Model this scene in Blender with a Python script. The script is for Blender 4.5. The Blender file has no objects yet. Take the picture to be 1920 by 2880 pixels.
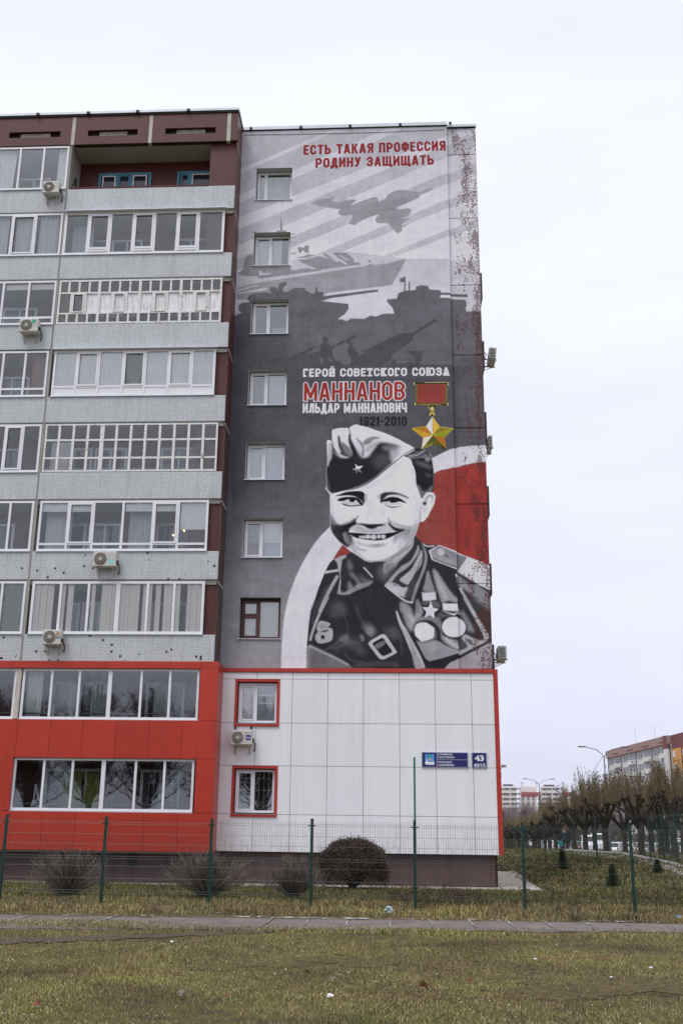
import bpy, math, random
import numpy as np
from mathutils import Matrix, Vector
scene = bpy.context.scene
C_ = scene.collection
random.seed(7)
# ================================================================ camera (solved from the windows of the end wall; metres, wall plane at y = 0)
f, pit, yaw, rol, cx, D0, cz = 2970.15934, 0.29492, 0.06298, 0.01392, 5.06915, 34.73881, 1.6
PX, PY = 918.42659, 1437.68009
CAM = np.array([cx, -D0, cz])
def ray(x, y):
    X = (x-PX)/f; U = -(y-PY)/f
    c, s = math.cos(rol), math.sin(rol); X, U = c*X-s*U, s*X+c*U
    c, s = math.cos(pit), math.sin(pit); Y = c-s*U; Z = s+c*U
    c, s = math.cos(yaw), math.sin(yaw)
    return np.array([c*X-s*Y, s*X+c*Y, Z])
def aty(x, y, Y): d = ray(x, y); return CAM+d*(Y-CAM[1])/d[1]
def atz(x, y, Z=0.0): d = ray(x, y); return CAM+d*(Z-CAM[2])/d[2]
def atd(x, y, dist): d = ray(x, y); return CAM+d/d[1]*dist
fw = ray(PX, PY); rt = ray(PX+f, PY)-fw; up = ray(PX, PY-f)-fw
cam_data = bpy.data.cameras.new('camera'); cam = bpy.data.objects.new('camera', cam_data); C_.objects.link(cam)
M = Matrix(((rt[0],up[0],-fw[0],cx),(rt[1],up[1],-fw[1],-D0),(rt[2],up[2],-fw[2],cz),(0,0,0,1)))
cam.matrix_world = M
cam_data.sensor_fit = 'VERTICAL'; cam_data.sensor_height = 36; cam_data.sensor_width = 24
cam_data.lens = f*36/2880; cam_data.shift_x = (960-PX)/2880; cam_data.shift_y = (PY-1440)/2880
cam_data.clip_start = .1; cam_data.clip_end = 3000
scene.camera = cam
# ================================================================ overcast daylight
SUN_EL, SUN_AZ = math.radians(60), math.radians(216)     # azimuth from +Y clockwise: behind and a little left of the camera
world = bpy.data.worlds.new('World'); scene.world = world; world.use_nodes = True
wn = world.node_tree.nodes; wl = world.node_tree.links; wn.clear()
sky = wn.new('ShaderNodeTexSky'); sky.sky_type = 'NISHITA'; sky.sun_disc = False
sky.sun_elevation = SUN_EL; sky.sun_rotation = SUN_AZ; sky.dust_density = 3; sky.air_density = 1
bg = wn.new('ShaderNodeBackground'); bg.inputs['Strength'].default_value = .1
tc = wn.new('ShaderNodeTexCoord'); sx = wn.new('ShaderNodeSeparateXYZ'); wl.new(tc.outputs['Generated'], sx.inputs[0])
# even cloud cover: luminance rises softly from the horizon to the zenith
rmp = wn.new('ShaderNodeValToRGB'); wl.new(sx.outputs['Z'], rmp.inputs[0])
e = rmp.color_ramp.elements
e[0].position = 0; e[0].color = (.70,.725,.87,1); e[1].position = 1; e[1].color = (1,1,1,1)
for p, c in ((.12,(.735,.76,.90,1)), (.35,(.82,.845,.95,1)), (.65,(.87,.89,.97,1))):
    q = e.new(p); q.color = c
nz = wn.new('ShaderNodeTexNoise'); nz.inputs['Scale'].default_value = 2.2; nz.inputs['Detail'].default_value = 5; nz.inputs['Roughness'].default_value = .5
mp = wn.new('ShaderNodeMapping'); mp.inputs['Scale'].default_value = (1,1,4); wl.new(tc.outputs['Generated'], mp.inputs[0]); wl.new(mp.outputs[0], nz.inputs[0])
nr = wn.new('ShaderNodeMapRange'); nr.inputs[1].default_value = .35; nr.inputs[2].default_value = .65; nr.inputs[3].default_value = .93; nr.inputs[4].default_value = 1.045
wl.new(nz.outputs[0], nr.inputs[0])
vm = wn.new('ShaderNodeVectorMath'); vm.operation = 'SCALE'; wl.new(rmp.outputs[0], vm.inputs[0]); wl.new(nr.outputs[0], vm.inputs['Scale'])
v2 = wn.new('ShaderNodeVectorMath'); v2.operation = 'SCALE'; v2.inputs['Scale'].default_value = 9.8; wl.new(vm.outputs[0], v2.inputs[0])
mxs = wn.new('ShaderNodeMix'); mxs.data_type = 'RGBA'; mxs.inputs[0].default_value = .96
wl.new(sky.outputs[0], mxs.inputs[6]); wl.new(v2.outputs[0], mxs.inputs[7])
wl.new(mxs.outputs[2], bg.inputs[0]); out = wn.new('ShaderNodeOutputWorld'); wl.new(bg.outputs[0], out.inputs[0])
sd = bpy.data.lights.new('sun', 'SUN'); sd.energy = 1.35; sd.angle = math.radians(24); sd.color = (1,.985,.96)
sun = bpy.data.objects.new('sun', sd); C_.objects.link(sun)
dirv = Vector((math.sin(SUN_AZ)*math.cos(SUN_EL), math.cos(SUN_AZ)*math.cos(SUN_EL), math.sin(SUN_EL)))
sun.rotation_euler = dirv.to_track_quat('Z', 'Y').to_euler()
scene.view_settings.view_transform = 'Standard'; scene.view_settings.look = 'None'
scene.view_settings.exposure = .2; scene.view_settings.gamma = 1
try: scene.view_settings.use_curve_mapping = False
except Exception: pass
# ================================================================ helpers
def srgb(c):
    return tuple(((v/255)/12.92 if v/255 <= .04045 else ((v/255+.055)/1.055)**2.4) for v in c)
class MB:
    def __init__(s): s.v = []; s.f = []; s.mi = []; s.cur = 0
    def face(s, pts):
        n = len(s.v); s.v += [tuple(p) for p in pts]; s.f.append(tuple(range(n, n+len(pts)))); s.mi.append(s.cur)
    def box(s, x0, x1, y0, y1, z0, z1):
        n = len(s.v)
        s.v += [(x0,y0,z0),(x1,y0,z0),(x1,y1,z0),(x0,y1,z0),(x0,y0,z1),(x1,y0,z1),(x1,y1,z1),(x0,y1,z1)]
        for q in ((0,3,2,1),(4,5,6,7),(0,1,5,4),(1,2,6,5),(2,3,7,6),(3,0,4,7)): s.f.append(tuple(n+i for i in q)); s.mi.append(s.cur)
        return s
    def bevbox(s, x0, x1, y0, y1, z0, z1, b=.01):
        import bmesh
        bm = bmesh.new(); bmesh.ops.create_cube(bm, size=1)
        for v in bm.verts: v.co = ((x0+x1)/2+v.co.x*(x1-x0), (y0+y1)/2+v.co.y*(y1-y0), (z0+z1)/2+v.co.z*(z1-z0))
        bmesh.ops.bevel(bm, geom=bm.edges[:]+bm.verts[:], offset=b, segments=2, affect='EDGES', profile=.5)
        s.addbm(bm); return s
    def addbm(s, bm):
        n = len(s.v); bm.verts.index_update()
        s.v += [tuple(v.co) for v in bm.verts]
        for fc in bm.faces: s.f.append(tuple(n+v.index for v in fc.verts)); s.mi.append(s.cur)
        bm.free()
    def tube(s, pts, radii, n=4, cap=True):
        pts = [Vector(p) for p in pts]; base = len(s.v); k = len(pts)
        if not hasattr(radii, '__len__'): radii = [radii]*k
        prev = None
        for i, p in enumerate(pts):
            d = (pts[min(i+1,k-1)]-pts[max(i-1,0)])
            if d.length < 1e-9: d = Vector((0,0,1))
            d.normalize()
            a = prev if prev is not None else (Vector((0,0,1)) if abs(d.z) < .9 else Vector((1,0,0)))
            u = (a-d*a.dot(d)); 
            if u.length < 1e-6: u = d.orthogonal()
            u.normalize(); w = d.cross(u); prev = u
            for j in range(n):
                t = 2*math.pi*j/n; s.v.append(tuple(p+(u*math.cos(t)+w*math.sin(t))*radii[i]))
        for i in range(k-1):
            for j in range(n):
                a = base+i*n+j; b = base+i*n+(j+1) % n
                s.f.append((a,b,b+n,a+n)); s.mi.append(s.cur)
        if cap:
            s.f.append(tuple(base+j for j in range(n))[::-1]); s.mi.append(s.cur)
            s.f.append(tuple(base+(k-1)*n+j for j in range(n))); s.mi.append(s.cur)
        return s
    def disc(s, c, r, axis=1, n=24, h=.01):
        c = Vector(c); d = Vector((0,0,0)); d[axis] = h/2
        return s.tube([c-d, c+d], [r, r], n)
    def mesh(s, name, mats, smooth=False):
        m = bpy.data.meshes.new(name); m.from_pydata(s.v, [], s.f)
        for mt in (mats if isinstance(mats, (list,tuple)) else [mats]): m.materials.append(mt)
        if len(set(s.mi)) > 1: m.polygons.foreach_set('material_index', s.mi)
        if smooth: m.polygons.foreach_set('use_smooth', [True]*len(m.polygons))
        m.update(); return m
    def build(s, name, mats, parent=None, smooth=False):
        return link(name, s.mesh(name, mats, smooth), parent)
def link(name, mesh, parent=None, loc=None):
    o = bpy.data.objects.new(name, mesh); C_.objects.link(o)
    if parent is not None:
        o.parent = parent
        o.matrix_parent_inverse = WI.get(parent.name, Matrix.Identity(4))
    if loc is not None: o.location = loc
    return o
WI = {}
def thing(name, label, cat, loc=(0,0,0), group=None, local=False):
    # local=False: children are modelled in world coordinates; local=True: in the thing's own frame
    o = bpy.data.objects.new(name, None); C_.objects.link(o); o.location = loc
    o['label'] = label; o['category'] = cat
    if group: o['group'] = group
    if not local: WI[o.name] = Matrix.Translation(-Vector(loc))
    return o
def tag(o, label, cat, group=None):
    o['label'] = label; o['category'] = cat
    if group: o['group'] = group
    return o
def struct(o): o['kind'] = 'structure'; return o
def stuff(o): o['kind'] = 'stuff'; return o
def copy_tree(o, parent=None):
    c = o.copy(); C_.objects.link(c)
    if parent is not None: c.parent = parent
    for ch in list(o.children): copy_tree(ch, c)
    return c
# ---- materials
class NT:
    def __init__(s, name):
        s.m = bpy.data.materials.new(name); s.m.use_nodes = True; s.t = s.m.node_tree; s.n = s.t.nodes; s.l = s.t.links
        s.b = s.n['Principled BSDF']; s.tc = s.n.new('ShaderNodeTexCoord'); s.co = s.tc.outputs['Object']
    def put(s, sock, v):
        if isinstance(v, bpy.types.NodeSocket): s.l.new(v, sock)
        elif v is not None: sock.default_value = v
    def math(s, op, a, b=None, c=None, clamp=False):
        n = s.n.new('ShaderNodeMath'); n.operation = op; n.use_clamp = clamp
        s.put(n.inputs[0], a)
        if b is not None: s.put(n.inputs[1], b)
        if c is not None: s.put(n.inputs[2], c)
        return n.outputs[0]
    def map(s, scale, loc=(0,0,0), co=None):
        n = s.n.new('ShaderNodeMapping'); n.inputs['Scale'].default_value = scale if hasattr(scale,'__len__') else (scale,)*3
        n.inputs['Location'].default_value = loc; s.l.new(co or s.co, n.inputs[0]); return n.outputs[0]
    def noise(s, scale, detail=3, rough=.5, co=None, dist=0):
        n = s.n.new('ShaderNodeTexNoise'); n.inputs['Scale'].default_value = 1; n.inputs['Detail'].default_value = detail
        n.inputs['Roughness'].default_value = rough; n.inputs['Distortion'].default_value = dist
        s.l.new(s.map(scale, co=co), n.inputs[0]); return n.outputs[0]
    def ramp(s, v, stops):
        n = s.n.new('ShaderNodeValToRGB'); s.l.new(v, n.inputs[0]); e = n.color_ramp.elements
        e[0].position, e[1].position = stops[0][0], stops[-1][0]
        def cc(c): return (c,c,c,1) if not hasattr(c,'__len__') else tuple(c)[:3]+(1,)
        e[0].color, e[1].color = cc(stops[0][1]), cc(stops[-1][1])
        for p, c in stops[1:-1]: q = e.new(p); q.color = cc(c)
        return n.outputs[0]
    def mix(s, fac, a, b, mode='MIX'):
        n = s.n.new('ShaderNodeMix'); n.data_type = 'RGBA'; n.blend_type = mode
        s.put(n.inputs[0], fac)
        for i, v in ((6,a),(7,b)):
            if isinstance(v, bpy.types.NodeSocket): s.l.new(v, n.inputs[i])
            else: n.inputs[i].default_value = tuple(v)[:3]+(1,)
        return n.outputs[2]
    def bump(s, h, strength=.3, dist=.01):
        n = s.n.new('ShaderNodeBump'); n.inputs['Strength'].default_value = strength; n.inputs['Distance'].default_value = dist
        s.l.new(h, n.inputs['Height']); s.l.new(n.outputs[0], s.b.inputs['Normal'])
    def sep(s, co=None):
        n = s.n.new('ShaderNodeSeparateXYZ'); s.l.new(co or s.co, n.inputs[0]); return n.outputs
    def comb(s, x, y, z=0.0):
        n = s.n.new('ShaderNodeCombineXYZ'); s.put(n.inputs[0], x); s.put(n.inputs[1], y); s.put(n.inputs[2], z); return n.outputs[0]
    def done(s, col=None, rough=.7, metal=0, spec=None):
        if col is not None:
            if isinstance(col, bpy.types.NodeSocket): s.l.new(col, s.b.inputs['Base Color'])
            else: s.b.inputs['Base Color'].default_value = tuple(col)[:3]+(1,)
        s.put(s.b.inputs['Roughness'], rough); s.put(s.b.inputs['Metallic'], metal)
        if spec is not None: s.b.inputs['Specular IOR Level'].default_value = spec
        return s.m
def simple(name, col, rough=.7, var=.12, scale=3.0, metal=0, bump=0, spec=None, dirt=None):
    t = NT(name); c = srgb(col)
    n = t.noise(scale, 4, .6); lo = tuple(v*(1-var) for v in c); hi = tuple(min(v*(1+var),1) for v in c)
    k = t.ramp(n, [(.3,lo),(.7,hi)])
    if dirt:
        d = t.noise((scale*2.2, scale*2.2, scale*.25), 4, .7); k = t.mix(t.ramp(d, [(.52,0),(.72,dirt)]), k, tuple(v*.35 for v in c))
    if bump: t.bump(t.noise(scale*12, 4, .6), bump, .01)
    return t.done(k, rough, metal, spec)
# ---------------------------------------------------------------- painted mural, drawn stroke by stroke into an image
MX0, MZ1, PPM = -0.66, 27.86, 110.0
MW, MH = int(9.12*PPM), int(21.28*PPM)
def s2l(c):
    c = np.asarray(c, float)/255.0
    return np.where(c <= .04045, c/12.92, ((c+.055)/1.055)**2.4)
IMG = np.zeros((MH, MW, 3))
def cr(x0, y0, s): return lambda p: (x0+p[0]/s, y0+p[1]/s)
M1 = cr(640,330,2.0632); M2 = cr(640,980,2.0632); A1 = cr(900,1180,4); A2 = cr(900,1370,4)
B1 = cr(850,1500,5.56); B2 = cr(1080,1500,4.9); B3 = cr(850,1680,5.56); B4 = cr(1100,1680,5.2267)
T3 = cr(1150,1060,11.2); P1 = cr(860,500,4.1263); S1 = cr(660,600,3.136); G1 = cr(660,880,2.1189)
F0 = cr(0,0,1568/1920.); ID = cr(0,0,1)
def wallpx(pts, T=ID):
    out = []
    for p in pts:
        w = aty(*T(p), 0.0)
        out.append(((w[0]-MX0)*PPM, (MZ1-w[2])*PPM))
    return np.array(out)
def smooth(p, closed=True, n=5):
    p = np.asarray(p, float); N = len(p); out = []
    for i in range(N if closed else N-1):
        if closed: a, b, c, d = p[(i-1) % N], p[i], p[(i+1) % N], p[(i+2) % N]
        else: a, b, c, d = p[max(i-1,0)], p[i], p[i+1], p[min(i+2,N-1)]
        for k in range(n):
            t = k/n
            out.append(.5*((2*b)+(c-a)*t+(2*a-5*b+4*c-d)*t*t+(3*b-a-3*c+d)*t**3))
    if not closed: out.append(p[-1])
    return np.array(out)
def box1(m, r, ax):
    r = max(1, int(round(r)))
    pad = [(0,0),(0,0)]; pad[ax] = (r+1, r)
    c = np.cumsum(np.pad(m, pad, mode='edge'), axis=ax)
    a = np.take(c, np.arange(2*r+1, c.shape[ax]), axis=ax); b = np.take(c, np.arange(0, c.shape[ax]-2*r-1), axis=ax)
    return (a-b)/(2*r+1)
def blurm(m, s):
    if s < .6: return m
    r = s*.98
    for _ in range(2):
        m = box1(m, r, 0); m = box1(m, r, 1)
    return m
def polymask(q, pad=0):
    x0 = int(max(0, np.floor(q[:,0].min())-pad)); x1 = int(min(MW, np.ceil(q[:,0].max())+pad+1))
    y0 = int(max(0, np.floor(q[:,1].min())-pad)); y1 = int(min(MH, np.ceil(q[:,1].max())+pad+1))
    if x1 <= x0 or y1 <= y0: return None
    w, h = x1-x0, y1-y0; SS = 2
    m = np.zeros((h, w)); a = q; b = np.roll(q, -1, 0)
    for r in range(h):
        for k in range(SS):
            y = y0+r+(k+.5)/SS
            hit = (a[:,1] <= y) != (b[:,1] <= y)
            if not hit.any(): continue
            xs = np.sort(a[hit,0]+(y-a[hit,1])*(b[hit,0]-a[hit,0])/(b[hit,1]-a[hit,1]))-x0
            for i in range(0, len(xs)-1, 2):
                u, v = max(xs[i],0), min(xs[i+1],w)
                if v <= u: continue
                iu, iv = int(u), min(int(v), w-1)
                if iu == iv: m[r,iu] += (v-u)/SS
                else:
                    m[r,iu] += (iu+1-u)/SS; m[r,iu+1:iv] += 1/SS; m[r,iv] += (v-iv)/SS
    return x0, y0, np.clip(m, 0, 1)
def lay(x0, y0, m, col, a=1.0):
    h, w = m.shape; c = s2l(col)
    m = (m*a)[...,None]
    IMG[y0:y0+h, x0:x0+w] = IMG[y0:y0+h, x0:x0+w]*(1-m)+c*m
CLIP = None
def clipm(x0, y0, m):
    if CLIP is not None: m = m*CLIP[y0:y0+m.shape[0], x0:x0+m.shape[1]]
    return m
def setclip(T=None, pts=None, sm=True):
    global CLIP
    if T is None: CLIP = None; return
    q = wallpx(smooth(pts) if sm else pts, T); r = polymask(q)
    CLIP = np.zeros((MH, MW)); CLIP[r[1]:r[1]+r[2].shape[0], r[0]:r[0]+r[2].shape[1]] = r[2]
def g(v, b=6): return (v, v-1, v+b) if v > 60 else (v-1, v, v+b)
def fill(T, pts, col, blur=0, a=1.0, sm=False):          # blur in wall-image pixels
    if np.isscalar(col): col = g(col)
    if 2 < blur < 4.5: blur = 1.4+(blur-2)*.75
    q = wallpx(smooth(pts) if sm else pts, T); r = polymask(q, int(3*blur+2))
    if r: lay(r[0], r[1], clipm(r[0], r[1], blurm(r[2], blur)), col, a)
def blob(T, pts, col, blur=3, a=.9): fill(T, pts, col, blur, a, True)
def line(T, pts, w, col, blur=0, a=1.0, w2=None, sm=True):   # width in photo pixels, may taper to w2
    if np.isscalar(col): col = g(col)
    p = np.array([T(q) for q in (smooth(pts, False) if sm and len(pts) > 2 else pts)], float)
    d = np.gradient(p, axis=0); d /= np.linalg.norm(d, axis=1)[:,None]+1e-9
    n = np.stack([-d[:,1], d[:,0]], 1); ww = np.linspace(w, w if w2 is None else w2, len(p))[:,None]/2
    fill(ID, list(p+n*ww)+list((p-n*ww)[::-1]), col, blur, a)

# --- sky part of the mural
yy = np.linspace(0, 1, MH)[:,None,None]
IMG[:] = s2l((193,192,200))
for x in range(0, 1): pass
def rowgrad(c0, c1, ya, yb):
    t = np.clip((np.arange(MH)/MH-ya)/(yb-ya), 0, 1)[:,None,None]
    return s2l(c0)*(1-t)+s2l(c1)*t
DARKS = np.broadcast_to(rowgrad((190,189,197),(204,203,210),0,.3), IMG.shape)
LIGHTS = np.broadcast_to(rowgrad((208,207,215),(228,226,232),0,.3), IMG.shape)
IMG[:] = DARKS
def bandfill(upper, lower):
    # lines given in M1 space, stretched over the wall
    def at(l, x): (xa,ya),(xb,yb) = l; return ya+(yb-ya)*(x-xa)/(xb-xa)
    xs = (-40, 1600)
    q = wallpx([(xs[0],at(upper,xs[0])),(xs[1],at(upper,xs[1])),(xs[1],at(lower,xs[1])),(xs[0],at(lower,xs[0]))], M1)
    r = polymask(q); x0, y0, m = r; h, w = m.shape; m = m[...,None]
    IMG[y0:y0+h,x0:x0+w] = IMG[y0:y0+h,x0:x0+w]*(1-m)+LIGHTS[y0:y0+h,x0:x0+w]*m
bandfill([(85,294),(537,103)],[(85,321),(578,103)])
bandfill([(412.6,293.8),(838,103)],[(484.5,309),(937.7,103)])
bandfill([(454,428),(649,351)],[(454,491),(799,351)])
bandfill([(454,576),(984,351)],[(454,658),(1204,351)])
bandfill([(454,721),(1238,396)],[(689,722),(1238,491)])
bandfill([(804,722),(1238,541)],[(1104,722),(1238,666)])
bandfill([(940,820),(1280,690)],[(940,1300),(1280,1300)])
fill(M1, [(560,790),(700,780),(1030,820),(1500,822),(1500,1300),(0,1300),(0,900),(60,900)], 206)
fill(M1, [(1030,822),(1500,826),(1500,1300),(600,1300),(700,1000)], 208, 2, .8)
fill(M1, [(560,1000),(1030,985),(1300,1000),(1300,1200),(620,1200)], 221, 12, .9)
# --- jet
J = 158
blob(P1, [(55,298),(180,243),(265,242),(295,232),(322,208),(322,235),(300,262),(375,283),(470,258),(560,252),(578,262),(550,290),(525,318),(640,275),(760,232),(810,226),(838,245),(842,275),(915,250),(960,190),(1040,150),(1130,142),(1270,160),(1330,160),(1380,140),(1475,122),(1420,160),(1330,200),(1300,235),(1180,290),(1070,335),(1058,350),(1070,370),(1180,356),(1222,372),(1210,420),(1170,450),(1100,475),(1205,472),(1150,510),(1108,540),(1110,555),(1185,540),(1180,548),(1118,580),(1115,615),(1065,642),(1040,630),(1000,585),(950,532),(840,525),(808,500),(815,465),(850,425),(730,460),(605,520),(572,548),(500,530),(538,465),(525,430),(430,443),(378,420),(380,385),(400,370),(280,350),(160,325)], J, .7, 1)
blob(P1, [(840,330),(1000,260),(1180,220),(1300,220),(1060,340),(1000,370),(860,372)], 150, 4, .55)
blob(P1, [(500,355),(640,300),(780,250),(820,270),(790,300),(680,350)], 168, 3, .5)
blob(P1, [(930,250),(1030,175),(1150,160),(1240,180),(1100,215)], 166, 3, .5)
blob(P1, [(600,390),(800,372),(1050,362),(1050,380),(800,382)], 142, 3, .5)
# --- warship
K = 158
fill(S1, [(20,662),(30,655),(210,612),(600,550),(1165,462),(1175,450),(1215,447),(1222,458),(1350,440),(1512,399),(1470,480),(1385,632),(1200,655),(830,700),(700,760),(20,760)], K, .8)
fill(S1, [(25,670),(200,630),(210,640),(25,690)], 206, 1); fill(S1, [(28,700),(275,656),(292,664),(280,676),(28,712)], 210, 1)
fill(S1, [(562,414),(640,405),(735,378),(850,398),(900,430),(925,422),(970,448),(1000,452),(960,420),(905,385),(858,348),(975,346),(1050,400),(1050,430),(1100,436),(1112,452),(740,500),(680,470),(600,440)], 150, .8)
fill(S1, [(905,365),(935,370),(1000,408),(1005,416),(985,412)], 212, .8); fill(S1, [(770,352),(800,352),(850,385),(872,400),(862,402),(800,380)], 150, .8)
fill(S1, [(555,388),(610,378),(640,362),(710,366),(700,372),(640,390),(560,394)], 150, .6)
fill(S1, [(30,530),(75,492),(80,430),(95,400),(120,370),(165,366),(165,470),(485,472),(502,503),(558,500),(572,487),(670,485),(678,496),(740,488),(760,505),(215,577),(200,553),(100,553),(40,540)], 150, .8)
fill(S1, [(215,510),(235,508),(240,526),(325,528),(300,540),(215,545)], 212, .8)
fill(S1, [(404,35),(411,35),(420,150),(460,148),(448,164),(372,164),(368,150),(402,150)], 140, .4)
for a, b in (((495,181),(530,181)),((495,213),(540,213)),((495,256),(546,256)),((490,355),(540,355)),((150,170),(185,168)),((165,160),(188,172))): line(S1, [a,b], 2.4, 148, .4)
fill(S1, [(555,300),(590,296),(596,312),(612,300),(620,284),(655,282),(652,350),(622,346),(606,325),(590,330),(585,348),(568,346)], 146, .6)
fill(S1, [(1170,420),(1185,412),(1205,420),(1205,432),(1172,430)], 140, .8)
# --- tanks and ground
D = 104
fill(S1, [(105,768),(125,725),(180,703),(270,695),(330,708),(312,680),(312,648),(365,650),(378,680),(385,630),(400,612),(462,605),(455,630),(428,655),(425,690),(470,690),(520,660),(590,656),(622,655),(620,680),(650,692),(680,710),(710,700),(712,652),(728,650),(731,690),(780,695),(783,730),(1180,680),(1225,675),(1262,673),(1262,692),(1215,697),(850,748),(760,773),(1000,798),(1003,842),(960,900),(100,900),(35,860),(35,810),(60,792),(130,783),(125,770)], D, .8)
fill(M1, [(700,1085),(700,1115),(665,1150),(638,1172),(660,1172),(690,1183),(715,1168),(770,1168),(790,1171),(830,1150),(860,1156),(900,1140),(966,1138),(955,1105),(922,1068),(925,1055),(980,1052),(990,1020),(1022,1008),(1024,958),(996,956),(998,936),(1031,922),(1031,1005),(1048,1005),(1049,953),(1057,953),(1058,1005),(1090,1000),(1092,980),(1120,978),(1108,970),(1162,980),(1170,998),(1232,1003),(1236,1016),(1392,1020),(1392,1036),(1236,1030),(1230,1045),(1300,1048),(1382,1052),(1382,1118),(1520,1120),(1520,3400),(-60,3400),(-60,1150),(40,1150),(65,1140),(98,1132),(72,1122),(64,1095),(90,1077),(400,1060)], D, .8)
# gradients over the dark ground
for x0_, y0_, x1_, y1_, c, bl, a in ((-60,1180,360,1500,84,30,.8),(-60,1250,200,2100,80,40,.7),(400,1190,1300,1330,110,25,.6)):
    fill(M1, [(x0_,y0_),(x1_,y0_),(x1_,y1_),(x0_,y1_)], c, bl, a)
fill(G1, [(-10,275),(1500,318),(1600,318),(1600,2600),(-30,2600)], 86, 3, .95)
fill(G1, [(-20,267),(150,270),(330,266),(370,245),(468,198),(478,208),(420,248),(508,228),(512,190),(530,175),(522,155),(530,142),(550,142),(557,158),(556,180),(580,200),(680,150),(722,130),(724,145),(705,150),(690,162),(688,178),(706,205),(735,238),(990,122),(1050,122),(1130,70),(1185,35),(1208,38),(1200,55),(1065,135),(1060,165),(930,255),(940,285),(860,312),(930,312),(922,280),(955,276),(965,308),(1050,293),(1078,310),(1075,265),(1030,238),(1030,226),(1110,225),(1122,245),(1100,306),(1600,308),(1600,420),(-20,420)], 83, .9)
fill(G1, [(505,272),(515,265),(530,266),(530,300),(515,308)], 106, 1); fill(G1, [(555,265),(570,265),(585,290),(568,290)], 106, 1)
blob(G1, [(585,215),(655,178),(680,195),(668,235),(690,270),(685,305),(650,310),(625,290),(595,280),(585,250)], 108, .8, 1)
fill(G1, [(735,240),(770,230),(770,248),(740,252)], 106, 1)
# grey lower left, lighter to the bottom
for y0_, c, a in ((1400,108,.8),(1500,128,.9),(1620,144,1),(1740,152,1)):
    fill(ID, [(560,y0_),(1000,y0_),(1000,2000),(560,2000)], c, 45, a*.8)
fill(ID, [(560,1080),(760,1080),(700,1400),(560,1400)], 78, 40, .5)
fill(ID, [(840,1200),(930,1200),(930,1500),(830,1500)], 100, 25, .5)
fill(ID, [(1290,1000),(1420,1000),(1420,1250),(1290,1250)], 96, 4, .6)
# --- white ring and red disc
ring_o = [(645,1545),(647,1480),(653,1415),(668,1355),(692,1298),(724,1246),(762,1205),(820,1150),(900,1090),(985,1055),(1020,1038),(1045,1028),(1060,1024),(1095,1021),(1140,1019)]
ring_i = [(1140,1062),(1120,1060),(1090,1061),(1060,1069),(1025,1078),(997,1087),(900,1150),(820,1215),(775,1268),(745,1328),(722,1390),(708,1460),(705,1545)]
fill(F0, list(smooth(ring_o, False))+list(smooth(ring_i, False)), 222, .6)
R_ = (152,66,60)
fill(F0, list(smooth(ring_i, False))+[(1140,1545)], R_, .7)
fill(ID, [(1285,1310),(1400,1290),(1400,1640),(1290,1640)], (160,50,46), 3, .7)
fill(ID, [(1120,1440),(1230,1440),(1260,1540),(1150,1560)], (140,70,62), 16, .6)
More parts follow.
